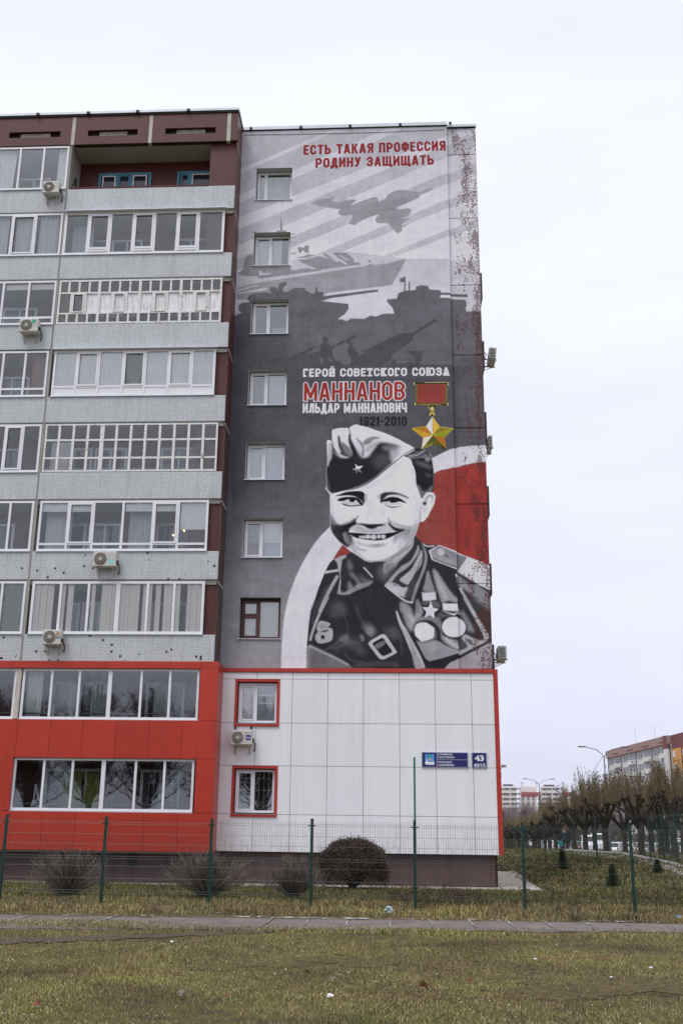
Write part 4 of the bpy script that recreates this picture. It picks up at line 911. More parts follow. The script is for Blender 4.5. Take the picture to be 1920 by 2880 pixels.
# --- body, east face
MB().box(-19.6, XR-.03, 2.0, 12.2, 0, 27.4).build('rear_body', M_conc, bld)
MB().box(XR-.14, XR-.03, .3, 2.0, 0, 27.4).build('east_wall', M_brown, bld)
MB().box(1.95, XR-.14, .16, .3, .0, 27.4).build('inner_wall', M_dark, bld)
MB().box(-.6, XR-.1, .3, 2.0, 27.3, 27.4).build('roof_slab', M_conc, bld)
for k in range(2, 9):
    z = PT(k)
    MB().bevbox(XR-.03, XR+.13, .75, 6.2, z-1.05, z+.02, .01).build('east_parapet', M_dkbrown, bld)
    m = MB(); frame(m, XR-.02, XR+.05, z+.04, z+1.68, .8, .05, 5.3); m.build('east_glazing', M_pvc, bld)
# roof edges
m = MB(); m.box(-.62, 7.30, -.05, .02, 27.66, 27.80); m.box(7.30, XR+.03, .03, .1, 27.62, 27.72); m.box(-.62,7.3,.02,2.2,27.74,27.8); m.build('roof_flashing', M_sheet, bld)
m = MB(); m.box(-.60, 7.26, -.02, .14, 27.62, 27.66); m.box(7.26, XR+.01, .06, .2, 27.6, 27.62); m.build('roof_felt', M_black, bld)
for x, y in ((135,68),(425,60),(710,48),(1000,40),(1290,43)):
    w_ = aty(*M1((x,y)), -.06); MB().bevbox(w_[0]-.05, w_[0]+.05, -.09, -.052, 27.64, 27.76, .008).build('flashing_bracket', M_black, bld)
m = MB(); m.tube([(-.5,-.012,27.46),(2,-.012,27.43),(4.5,-.012,27.42),(7.2,-.012,27.47)], .008, 4); m.build('cable', M_black, bld)
# --- left block: loggias
XL, YF, XC = -19.6, -1.1, -.62
bays = [(-6.93, XC), (-13.23, -6.97), (-19.53, -13.27)]
for k in range(3, 10):
    zt = PT(k); zb = zt-(.98 if k > 3 else .90)
    for bi, (xa, xb) in enumerate(bays):
        MB().bevbox(xa+.02, xb-.0, YF, YF+.1, zb+.01, zt-.01, .012).build('parapet_panel', M_greyhole if k in (3,4) else M_grey, bld)
    m = MB(); m.box(XL, XC-.04, YF+.1, .12, zb-.14, zb+.04); m.build('floor_slab', M_ceil, bld)
m = MB()
for x in (-6.95, -13.25): m.box(x-.05, x+.05, YF+.03, .12, 4, 26.4)
m.box(XL, XL+.1, YF+.1, .12, 4, 26.4); m.build('bay_partition', M_loggia, bld)
m = MB(); m.box(XL, -.8, .12, .3, .9, 26.4); m.build('back_wall', M_brown, bld)
# brown corner: front strip and side face toward the mural
m = MB(); m.box(-1.62, XC-.03, YF+.16, .12, 6.7, 26.4); m.build('corner_pier', M_brown, bld)
for k in range(2, 10):
    za, zb_ = (PT(k)-1.0 if k > 2 else 6.72), (PT(k)+1.78 if k < 9 else 26.4)
    if k == 2: za = 6.7; zb_ = 6.78; continue
    MB().box(XC-.03, -.605, YF+.12, .0, za-.02 if k > 3 else 6.74, zb_-.04 if k < 9 else 26.35).build('side_panel', M_brown if k > 5 else M_dkbrown, bld)
for k in range(4, 11):
    z = PT(k)-1.02 if k < 10 else 26.36
    MB().box(XC-.01, -.6, YF+.08, .0, z-.05, z+.01).build('joint_strip', M_joint, bld)
# top band with slots
M_slot = simple('slot_concrete', (150,140,130), .9, .2, 6, dirt=.6)
jx = [-19.6, -16.0, -12.95, -9.95, -6.9, -3.93, -.95]
for xa, xb in zip(jx[1:], jx[2:]):
    a, b = xa+.07, xb-.07; sx0, sx1, sz0, sz1 = a+.5, b-.42, 26.76, 27.02
    m = MB(); Y0 = YF-.02
    for (p,q,r,s) in ((a,b,26.40,sz0),(a,b,sz1,27.66),(a,sx0,sz0,sz1),(sx1,b,sz0,sz1)): m.face([(p,Y0,r),(q,Y0,r),(q,Y0,s),(p,Y0,s)])
    m.face([(sx0,Y0,sz0),(sx0,Y0+.2,sz0),(sx1,Y0+.2,sz0),(sx1,Y0,sz0)]); m.face([(sx0,Y0,sz1),(sx1,Y0,sz1),(sx1,Y0+.2,sz1),(sx0,Y0+.2,sz1)])
    m.face([(sx0,Y0,sz0),(sx0,Y0,sz1),(sx0,Y0+.2,sz1),(sx0,Y0+.2,sz0)]); m.face([(sx1,Y0,sz0),(sx1,Y0+.2,sz0),(sx1,Y0+.2,sz1),(sx1,Y0,sz1)])
    m.face([(a,Y0,26.4),(a,Y0+.2,26.4),(b,Y0+.2,26.4),(b,Y0,26.4)])
    m.cur = 1; m.face([(sx0,Y0+.2,sz0),(sx1,Y0+.2,sz0),(sx1,Y0+.2,sz1),(sx0,Y0+.2,sz1)])
    m.cur = 2; m.box(sx0+.42, sx1-.42, Y0+.09, Y0+.2, sz0, sz1-.03)
    m.build('roof_panel', [M_brown, M_dark, M_slot], bld)
for x in jx[1:]: MB().box(x-.08, x+.08, YF-.01, YF+.2, 26.40, 27.64).build('joint_strip', M_joint, bld)
MB().box(-.87, -.6, YF-.02, .1, 26.42, 27.66).build('corner_panel', M_brown, bld)
MB().box(XL, -.62, YF+.2, 2.2, 26.4, 26.56).build('top_slab', M_ceil, bld)
m = MB(); m.box(XL, -.60, YF-.09, YF-.02, 27.72, 27.82); m.box(-.62,-.56,YF-.05,-.05,27.68,27.80); m.box(XL,-.6,YF-.02,2.2,27.76,27.81); m.build('roof_flashing', M_sheet, bld)
m = MB(); m.box(XL, -.60, YF-.06, YF+.1, 27.65, 27.72); m.box(-.66,-.58,YF-.02,-.05,27.64,27.69); m.build('roof_felt', M_black, bld)
for x, y in ((235,96),(543,86),(845,76),(1155,72)):
    w_ = aty(x/2.1778, 280+y/2.1778, YF-.08); MB().bevbox(w_[0]-.06, w_[0]+.06, YF-.13, YF-.09, 27.68, 27.80, .008).build('flashing_bracket', M_black, bld)
# --- loggia glazing
cA = lambda x, y: (x/2.1778, 280+y/2.1778); cB = lambda x, y: (x/2.1778, 900+y/2.1778); cC = lambda x, y: (x/2.1778, 1500+y/2.1778); cD = lambda x, y: (x/2.1778, 2100+y/2.1778)
def gx(c, xs, y, Y): return [float(aty(*c(x, y), Y)[0]) for x in xs]
YG = YF-.0
def glazing(xs, z0, z1, fw=.07, mat=None, Y=YG, bottom=None, sashes=(), heavy=(), gmat=None, mw=None):
    """xs: edges of the bays; bottom: height of a lower fixed row"""
    m = MB(); mat = mat or M_pvc; x0, x1 = xs[0], xs[-1]; mw = mw or fw
    frame(m, x0, x1, z0, z1, Y, fw, .07, [(x, mw*(1.7 if i+1 in heavy else 1)) for i, x in enumerate(xs[1:-1])])
    if bottom:
        for i in range(len(xs)-1): m.box(xs[i]+mw*.5, xs[i+1]-mw*.5, Y+.003, Y+.06, z0+bottom-mw*.5, z0+bottom+mw*.5)
    for i in sashes: frame(m, xs[i]+mw*.4, xs[i+1]-mw*.4, z0+(bottom or fw)*1+.02, z1-fw-.01, Y-.018, mw*.75, .03)
    g_ = m.build('loggia_window', mat, bld)
    for i in range(len(xs)-1):
        a, b = xs[i]+mw*.3, xs[i+1]-mw*.3
        if bottom: pane(g_, a, b, z0+bottom, z1-fw*.6, Y+.04, gmat); pane(g_, a, b, z0+fw*.6, z0+bottom-.01, Y+.04, gmat)
        else: pane(g_, a, b, z0+fw*.6, z1-fw*.6, Y+.04, gmat)
    MB().box(x0-.02, x1+.02, Y-.05, Y, z0-.03, z0-.005).build('drip_sill', M_sheet, g_)
    return g_
def gz(k): return PT(k)+.01, PT(k+1)-1.03
def inner_windows(k, z, xa, xb, mat=M_pvc):
    for (a, b, lo, hi) in ((xa+.75, xa+1.45, -.8, 1.3), (xa+1.52, xa+2.7, .0, 1.3), (xa+3.9, xa+5.2, .0, 1.3)):
        m = MB(); frame(m, a, b, z+lo, z+hi, .06, .09, .05, [((a+b)/2,.07)] if b-a > 1 else ()); w = m.build('room_window', mat, bld)
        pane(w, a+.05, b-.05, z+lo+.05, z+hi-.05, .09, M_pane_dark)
for k in range(1, 9):
    z = PT(k) if k >= 3 else (4.97 if k == 2 else 2.17)
    for xa, xb in bays: inner_windows(k, z, xa, xb)
for xa, xb in bays[1:]: inner_windows(9, PT(9), xa, xb)
# 8th storey
z0, z1 = gz(8); X = gx(cA, [392,540,675,815,945,1085,1215,1372], 820, YG)
G8 = glazing(X, z0, z1, .09, sashes=(1,3,5))
for i in (1,3,5):
    MB().box(X[i]+.06, X[i+1]-.06, YG-.02, YG+.03, z0+.2, z0+.29).build('transom', M_pvc, G8)
curtain(G8, X[0]+.1, X[0]+.9, YG+.7, z0, z1, M_sheer, .02)
MB().box(X[0]-.0, X[-1]+.05, YG-.16, YG+.0, z1+.0, z1+.03).build('canopy', M_sheet, G8)
# 7th storey: old timber glazing
z0, z1 = gz(7); X = gx(cA, [357,1357], 1230, YG); xs = [X[0]+(X[1]-X[0])*i/16 for i in range(17)]
m = MB(); frame(m, X[0], X[1], z0, z1, YG, .07, .07, [(xs[4],.1),(xs[8],.1),(xs[12],.1)])
za, zb_ = z0+.42, z1-.52
for a, b in ((0,4),(4,8),(8,12),(12,16)):
    m.box(xs[a]+.04, xs[b]-.04, YG+.004, YG+.05, za-.03, za+.03); m.box(xs[a]+.04, xs[b]-.04, YG+.004, YG+.05, zb_-.03, zb_+.03)
    for i in range(a+1, b):
        m.box(xs[i]-.035, xs[i]+.035, YG+.006, YG+.045, z0+.06, za-.03); m.box(xs[i]-.035, xs[i]+.035, YG+.006, YG+.045, zb_+.03, z1-.06)
    for j in (1,2):
        x = xs[a]+(xs[b]-xs[a])*j/3; m.box(x-.05, x+.05, YG+.006, YG+.045, za+.03, zb_-.03)
    x = xs[a]+(xs[b]-xs[a])/3; frame(m, x+.04, x+(xs[b]-xs[a])/3-.04, za+.03, zb_-.03, YG-.02, .045, .03)
G7 = m.build('loggia_window', M_old, bld)
for a in (0,4,8,12):
    pane(G7, xs[a]+.03, xs[a+4]-.03, z0+.04, za, YG+.03); pane(G7, xs[a]+.03, xs[a+4]-.03, zb_, z1-.04, YG+.03); W_ = (xs[a+4]-xs[a])/3
    for j in range(3):
        n = a//4*3+j
        if n >= 2: 
            MB().box(xs[a]+j*W_+.05, xs[a]+(j+1)*W_-.05, YG+.05, YG+.056, za+.03, zb_-.03).build('boarded_light', M_frost, G7)
        else:
            pane(G7, xs[a]+j*W_+.05, xs[a]+(j+1)*W_-.05, za+.03, zb_-.03, YG+.03); curtain(G7, xs[a]+j*W_+.05, xs[a]+(j+1)*W_-.05, YG+.2, z0, z1, M_ply, .02)
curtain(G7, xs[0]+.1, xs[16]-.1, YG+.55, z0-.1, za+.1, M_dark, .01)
# 6th storey
z0, z1 = gz(6); X = gx(cB, [325,468,605,752,888,1030,1175,1317], 320, YG)
G6 = glazing(X, z0, z1, .08, sashes=(1,3,5), bottom=.36)
MB().box(X[0]+.07, X[-1]-.07, YG+.02, YG+.03, z0+.06, z0+.34).build('sandwich_panel', M_pvc, G6)
MB().box(X[0]-.03, X[-1]+.05, YG-.14, YG, z1, z1+.03).build('canopy', M_sheet, G6)
for i in range(7):
    curtain(G6, X[i]+.03, X[i+1]-.03, YG+.07, z0+.3, z1, M_curtg if i == 3 else M_curt, .012, taper=.45 if i == 3 else 0)
# 5th storey: white metal lattice
z0, z1 = gz(5); X = gx(cB, [270,1330], 780, YG); xs = [X[0]+(X[1]-X[0])*i/12 for i in range(13)]
m = MB(); frame(m, X[0], X[1], z0, z1, YG, .06, .06, [(x, .14 if i == 3 else .085) for i, x in enumerate(xs[1:-1])])
for z in (z0+.5, z0+1.16):
    for i in range(12): m.box(xs[i]+.045, xs[i+1]-.045, YG+.003, YG+.055, z-.035, z+.035)
G5 = m.build('loggia_window', M_old, bld)
for i in range(12):
    for a, b in ((z0+.04,z0+.48),(z0+.52,z0+1.14),(z0+1.18,z1-.04)): pane(G5, xs[i]+.04, xs[i+1]-.04, a, b, YG+.03)
curtain(G5, xs[0]+.1, xs[2]-.1, YG+.5, z0, z1-.5, M_frost, .01, name='dust_sheet'); curtain(G5, xs[11]+.05, xs[12]-.05, YG+.3, z0, z1, M_curt, .02); curtain(G5, xs[10]+.35, xs[11]-.02, YG+.35, z0, z1, M_curt, .02)
MB().bevbox(xs[10]+.15, xs[11]+.2, YG+.2, YG+.5, z0+.05, z0+.22, .03).build('basin', M_blue, G5)
m = MB(); m.tube([(X[0]+.1,YG+.12,z0+.14),(X[1]-.1,YG+.12,z0+.1)], .015, 6); m.build('rail', M_pvc, G5)
# 4th storey
z0, z1 = gz(4); X = gx(cB, [237,415,570,750,935,1090,1273], 1250, YG)
G4 = glazing(X, z0, z1, .075, bottom=.24, sashes=(1,4))
for i in (0,1,3,4): curtain(G4, X[i]+.06, X[i+1]-.06, YG+.1, z1-.36, z1, M_curt, .002, name='roller_blind')
curtain(G4, X[5]+.06, X[6]-.06, YG+.1, z0+.75, z1, M_curt, .002, name='roller_blind'); curtain(G4, X[0]+.1, X[1], YG+.5, z0, z1, M_sheer, .02); curtain(G4, X[3]+.1, X[4], YG+.5, z0, z1, M_sheer, .03)
# two lit bulbs inside
lm = NT('warm_lamp'); lm.b.inputs['Emission Color'].default_value = (1,.62,.2,1); lm.b.inputs['Emission Strength'].default_value = 5; lm.done((1,.8,.5), .5)
for x, y in ((1062,1318),(1128,1290)):
    p = aty(*cB(x,y), YG+.5); m = MB(); m.disc((p[0],p[1],p[2]), .026, 1, 10, .05); m.build('lamp_bulb', lm.m, G4)
# 3rd storey
z0, z1 = gz(3); X = gx(cC, [188,365,537,718,900,1062,1248], 450, YG)
G3 = glazing(X, z0, z1, .085, heavy=(3,))
for i, segs in enumerate((((.05,.75),),((.0,.16),(.24,.45)),((.08,.22),(.42,1)),((0,.72),(.82,1)),((.02,.16),(.28,.48),(.6,.92)),((.0,.2),(.42,1)))):
    W_ = X[i+1]-X[i]
    for a, b in segs:
        n = max(1, int((b-a)*W_/.11)); m = MB()
        for j in range(n):
            xa = X[i]+W_*a+(b-a)*W_*j/n; r = random.uniform(-.02,.02); m.box(xa, xa+(b-a)*W_/n-.006, YG+.10+r, YG+.106+r, z0, z1-.02)
        m.build('vertical_blind', M_blind, G3)
# 9th storey: open loggia
z9 = PT(9); m = MB(); m.box(-6.85, -1.62, YF-.015, YF+.12, z9+.0, z9+.055); m.build('handrail', simple('rusty_rail', (92,48,44), .8, .3, 6), bld)
for a, b, muls in ((-6.14,-4.08,(-5.4,-4.85)), (-3.07,-1.6,(-2.55,))):
    m = MB(); frame(m, a, b, z9-.2, 25.93, .05, .1, .06, [(x,.13) for x in muls]); w = m.build('room_window', M_blue, bld)
    e_ = [a+.1]+list(muls)+[b-.1]
    for p, q in zip(e_, e_[1:]):
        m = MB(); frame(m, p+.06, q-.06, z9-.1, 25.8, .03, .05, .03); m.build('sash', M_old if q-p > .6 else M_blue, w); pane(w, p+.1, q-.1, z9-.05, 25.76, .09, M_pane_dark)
m = MB(); m.tube([(-6.86,-.7,24.9),(-6.86,-.45,25.4),(-6.85,-.3,24.7),(-6.8,.05,24.5)], .03, 6); m.build('pipe', M_black, bld)
# left bay glazing
for k, (c, xs_, y, bot) in {9:(cA,[415,262,118],430,None),8:(cA,[378,215,72],820,None),7:(cA,[338,172,15],1240,.28),6:(cB,[290,150,15],320,.3),5:(cB,[247,135,27],780,None),4:(cB,[200,55],1250,None),3:(cC,[150,4],450,None)}.items():
    z0, z1 = gz(k) if k < 9 else (PT(9)+.01, 26.36)
    X = gx(c, xs_, y, YG); st = X[0]-X[1]
    while X[-1]-st > -13.1: X.append(X[-1]-st)
    X = X[::-1]; n = len(X)
    G = glazing(X, z0, z1, .075, bottom=bot, sashes=(n-3,) if k in (8,5) else ())
    if k == 9: curtain(G, X[-1]-.45, X[-1]-.1, YG+.2, z0, z1, M_curt, .02); curtain(G, X[-4], X[-4]+.75, YG+.25, z0, z1, M_curt, .03, taper=.2)
    if k == 8: curtain(G, X[-2]+.1, X[-1]-.2, YG+.2, z0, z1, M_sheer, .03); curtain(G, X[-3]+.1, X[-2]-.05, YG+.22, z0, z1, M_sheer, .03); curtain(G, X[-4]+.1, X[-3]-.2, YG+.22, z0, z1, M_sheer, .03)
    if k == 7:
        for i in (2,3): curtain(G, X[-i]+.05, X[-i+1]-.05, YG+.12, z1-.3, z1, M_curt, .002, name='roller_blind')
    if k == 6: MB().box(X[-1]-.62, X[-1]-.1, YG+.25, YG+.7, z0, z1).build('cupboard', M_ply, G)
    if k == 3: curtain(G, X[-2]+.05, X[-1]-.05, YG+.1, z0, z1, M_curtg, .01)
    for i in range(0, n-4): curtain(G, X[i]+.1, X[i+1]-.1, YG+.25, z0, z1, (M_curt, M_sheer)[i % 2], .03)
# --- lower two storeys: red cladding over the loggias
YR = -1.2
def redpanels(x0, x1, z0, z1, n):
    for i in range(n):
        a, b = x0+(x1-x0)*i/n, x0+(x1-x0)*(i+1)/n
        MB().bevbox(a+.004, b-.004, YR, YR+.05, z0+.004, z1-.004, .004).build('cladding_panel', M_red, bld)
F2 = (4.94, 6.55); F1 = (2.13, 3.73)
redpanels(-19.53, -1.02, 6.55, 6.79, 6); redpanels(-19.53, -.44, 3.73, 4.92, 18); redpanels(-19.53, -.44, .95, 2.10, 18)
for z_ in F2, F1: redpanels(-1.02, -.44, z_[0]-.02, z_[1], 1)
MB().bevbox(-1.02, -.44, YR, YR+.05, 6.554, 6.786, .004).build('cladding_panel', M_red, bld)
MB().bevbox(-7.02, -6.86, YR+.06, YR+.3, F2[0], F2[1], .01).build('bay_post', M_joint, bld)
MB().bevbox(-7.25, -6.84, YR, YR+.2, F1[0]-.02, F1[1], .004).build('cladding_panel', M_red, bld)
for za, zb_ in ((.95,2.1),(2.1,3.73),(3.73,4.92),(4.92,6.786)): MB().bevbox(-.49, -.44, YR+.052, -.17, za+.004, zb_-.004, .004).build('side_cladding_panel', M_red, bld)
m = MB(); m.box(-19.5,-.5,YR+.055,YR+.12,.96,2.08); m.box(-19.5,-.5,YR+.055,YR+.12,3.75,4.9); m.box(-19.5,-.5,YR+.055,-.9,6.56,6.76); m.box(-1.0,-.5,YR+.055,YR+.12,2.1,3.73); m.box(-1.0,-.5,YR+.055,YR+.12,4.9,6.56); m.build('cladding_backing', M_dark, bld)
m = MB(); m.box(-19.5,-.6,YR+.12,.12,.9,1.05); m.box(-19.5,-.6,YR+.12,.12,3.66,3.85); m.box(-19.5,-.6,YR+.12,.12,6.48,6.6); m.build('floor_slab', M_ceil, bld)
m = MB(); m.box(-1.0, -.62, YR+.12, .12, .95, 6.6); m.build('corner_pier', M_dkbrown, bld)
m = MB(); m.tube([(-19,YR+.35,F2[0]+.2),(-1.1,YR+.35,F2[0]+.2)], .025, 6); m.tube([(-19,YR+.35,F1[0]+.2),(-1.1,YR+.35,F1[0]+.2)], .025, 6); m.build('inner_rail', M_conc, bld)
YW = YR+.1
X = gx(cC, [133,312,482,670,862,1038,1218], 980, YW); GF2 = glazing(X, F2[0], F2[1], .075, Y=YW, heavy=(3,), gmat=M_glassd)
X = gx(cD, [76,262,438,628,826,1003,1186], 230, YW); GF1 = glazing(X, F1[0], F1[1], .075, Y=YW, heavy=(3,), gmat=M_glassd)
curtain(GF2, X[1]+.3, X[2]-.2, -.05, F2[0], F2[1]-.35, M_sheer, .01); curtain(GF2, X[2]+.2, X[2]+.75, -.05, F2[0], F2[1]-.35, M_sheer, .01); curtain(GF2, X[4]+.2, X[4]+.8, -.05, F2[0], F2[1]-.35, M_sheer, .01); curtain(GF2, X[0]+.1, X[0]+.6, YW+.3, F2[0], F2[1], M_curt, .01)
lime = simple('lime_curtain', (150,160,84), .9, .1, 3); curtain(GF1, X[1]+.3, X[1]+.95, -.02, F1[0], F1[1]-.35, lime, .02); curtain(GF1, X[2]+.1, X[2]+.6, -.02, F1[0], F1[1]-.4, lime, .02)
m = MB(); m.tube([(X[0]+.6,YW+.5,F1[0]+.8),(X[0]+.72,YW+.5,F1[0]+.35),(X[0]+1.0,YW+.5,F1[0]+.2)], .035, 6); m.tube([(X[0]+.55,YW+.5,F1[0]),(X[0]+.6,YW+.5,F1[0]+.8)], .03, 6); m.bevbox(X[0]+.55, X[0]+1.0, YW+.3, YW+.7, F1[0]+.12, F1[0]+.17, .02); m.build('chair', M_pvc, GF1)
m = MB()
for xc in (X[1]+.6, X[2]+.8, X[4]+.45, X[5]+.3):
    for dx in (-.24,-.08,.08,.24): m.tube([(xc+dx,.0,F1[0]+.1),(xc+dx,.0,F1[1]-.3)], .008, 4)
    m.tube([(xc-.32,.0,F1[0]+.9),(xc+.32,.0,F1[0]+.9)], .008, 4); m.tube([(xc-.32,0,F1[0]+.5),(xc,0,F1[0]+.25),(xc+.32,0,F1[0]+.5)], .008, 4)
m.build('security_grille', M_pvc, GF1)
for (F_, cc_, xe, y) in ((F2, cC, [95], 980), (F1, cD, [12], 230)):
    x1 = gx(cc_, xe, y, YW)[0]; X = [x1-.98*i for i in range(7)][::-1]
    glazing(X, F_[0], F_[1], .075, Y=YW, gmat=M_glassd)
# --- white cladding of the end wall
YC = -.14; vx = [-.46, .68, 1.85, 3.01, 4.17, 5.33, 6.48, 7.65, 8.37]; hz = [.98, 2.11, 3.61, 4.96, 6.38, 6.60]
WIN = ((-.03,1.44,4.85,6.37),(-.03,1.44,2.03,3.60))
def cladrect(a, b, c, d):
    pieces = [(a,b,c,d)]
    for (wx0,wx1,wz0,wz1) in WIN:
        nxt = []
        for (p,q,r,s) in pieces:
            if q <= wx0 or p >= wx1 or s <= wz0 or r >= wz1: nxt.append((p,q,r,s)); continue
            if p < wx0: nxt.append((p,wx0,r,s))
            if q > wx1: nxt.append((wx1,q,r,s))
            if r < wz0: nxt.append((max(p,wx0),min(q,wx1),r,wz0))
            if s > wz1: nxt.append((max(p,wx0),min(q,wx1),wz1,s))
        pieces = nxt
    m = MB()
    for (p,q,r,s) in pieces:
        if q-p > .02 and s-r > .02: m.box(p,q,YC,YC+.03,r,s)
    if m.v: m.build('cladding_panel', M_white, bld)
for a, b in zip(vx, vx[1:]):
    for c, d in zip(hz, hz[1:]): cladrect(a+.007, b-.007, c+.007, d-.007)
m = MB()
for (p,q,r,s) in ((-.45,0.0,.99,6.6),(1.41,8.36,.99,6.6),(0.0,1.41,.99,2.06),(0.0,1.41,3.58,4.88),(0.0,1.41,6.35,6.6)): m.box(p,q,YC+.035,.1,r,s)
m.build('cladding_backing', M_conc, bld)
rx = [-.44, 1.7, 3.9, 6.1, 8.37]
for a, b in zip(rx, rx[1:]): MB().bevbox(a+.003, b-.003, YC-.05, .1, 6.605, 6.735, .004).build('cladding_cap', M_redband, bld)
for c, d in zip(hz[:-1], hz[1:-1]+[6.735]): MB().bevbox(8.372, 8.51, YC-.02, 1.2, c+.003, d-.003, .004).build('corner_trim', M_redband, bld)
MB().box(8.375, 8.5, 1.2, 12.1, .98, 6.6).build('side_cladding', M_red, bld)
# plinth
m = MB(); m.box(-.5, 8.25, .03, 2.1, -.3, .97); m.box(-19.6, -.5, -.75, 2.0, -.3, .95); m.build('plinth', M_base, bld)
m = MB(); p = aty(*cD(812,735), -.75); M_slat = simple('vent_slat', (60,50,48), .7, .1, 4)
for i in range(7): m.box(p[0]-.16,p[0]+.16,-.775,-.752,.5+i*.06,.53+i*.06)
m.build('plinth_vent', M_slat, bld)
# ================================================================ street plates
M_navy = simple('navy_enamel', (34,34,104), .4, .05, 3); M_wht = simple('white_vinyl', (236,236,242), .5, .02, 3); M_silver = simple('plate_edge', (176,176,196), .4, .05, 3)
def text_obj(s, x, z, h, y, mat, parent, bold=.0, sxx=1.0):
    cu = bpy.data.curves.new('t', 'FONT'); cu.body = s; cu.size = 1; cu.offset = bold; cu.extrude = 0
    to = bpy.data.objects.new('t', cu); C_.objects.link(to); dg = bpy.context.evaluated_depsgraph_get()
    me = bpy.data.meshes.new_from_object(to.evaluated_get(dg)); bpy.data.objects.remove(to)
    co = np.array([v.co[:] for v in me.vertices]); H = .73
    for v in me.vertices: v.co = (x+(v.co.x-co[:,0].min())*h/H*sxx, y, z+v.co.y*h/H)
    me.materials.clear(); me.materials.append(mat); return link('lettering', me, parent), (co[:,0].max()-co[:,0].min())*h/H*sxx
def text_fit(s, x0, x1, z, h, y, mat, parent, bold=.02):
    o, w = text_obj(s, x0, z, h, y, mat, parent, bold)
    k = (x1-x0)/w
    for v in o.data.vertices: v.co.x = x0+(v.co.x-x0)*k
cS = lambda x, y: (1160+x/6.533, 2090+y/6.533); YS = -.18
def sxz(x, y): p = aty(*cS(x,y), YS); return float(p[0]), float(p[2])
x0, z1 = sxz(162,160); x1, z0 = sxz(1022,455); z0 = 3.605; z1 = 4.085
plate = thing('street_name_plate', 'long navy blue street name plate with town crest beside the house number', 'street sign', (x0,YS,z0))
MB().bevbox(x0, x1, YS, YC-.004, z0, z1, .006).build('board', M_silver, plate)
m = MB(); b = .022
m.box(x0+b,6.497,YS-.004,YS-.001,z0+b,z1-b); m.box(6.518,x1-b,YS-.004,YS-.001,z0+b,3.842); m.box(6.518,x1-b,YS-.004,YS-.001,3.86,z1-b); m.build('enamel', M_navy, plate)
yT = YS-.008
def zrow(y): return sxz(500, y)[1]
for s, xa, xb, yb, h in (('СӨЕМБИКӘ',466,728,222,5.2),('ПРОСПЕКТЫ',468,762,277,5.2),('ПРОСПЕКТ',468,718,366,5),('СЮЮМБИКЕ',470,757,418,5.2)):
    a = sxz(xa,yb)[0]; bb = sxz(xb,yb)[0]; text_fit(s, a, bb, zrow(yb), .054, yT, M_wht, plate)
def flat(name, pts, mat, y=None):
    m = MB(); m.face([(sxz(*p)[0], y or yT, sxz(*p)[1]) for p in pts][::-1]); return m.build(name, mat, plate)
flat('crest', [(228,203),(392,207),(396,388),(385,398),(330,398),(312,405),(295,397),(240,393),(228,380)], simple('crest_blue', (84,160,226), .5, .03, 3), yT+.001)
flat('crest_boat', [(226,350),(245,345),(250,298),(266,292),(262,320),(290,350),(398,345),(396,388),(385,398),(330,398),(312,405),(295,397),(240,393),(228,380)], M_wht, yT-.001)
flat('crest_canopy', [(250,240),(300,212),(355,242),(330,262),(300,275),(270,262)], simple('crest_green', (40,160,140), .5, .03, 3), yT-.002)
flat('crest_sail', [(285,282),(322,280),(360,330),(312,326)], simple('crest_pink', (222,160,140), .5, .03, 3), yT-.002)
x0, _ = sxz(1075,165); x1, _ = sxz(1366,458)
num = thing('house_number_plate', 'square navy blue plate reading 43 and 43/12 near the red corner', 'house number sign', (x0,YS,z0))
MB().bevbox(x0, x1, YS, YC-.004, z0, z1, .006).build('board', M_silver, num)
MB().box(x0+b, x1-b, YS-.004, YS-.001, z0+b, z1-b).build('enamel', M_navy, num)
text_fit('43', sxz(1136,318)[0], sxz(1306,318)[0], zrow(318), .172, yT, M_wht, num, .04); text_fit('43/12', sxz(1118,425)[0], sxz(1332,425)[0], zrow(425), .095, yT, M_wht, num, .03)
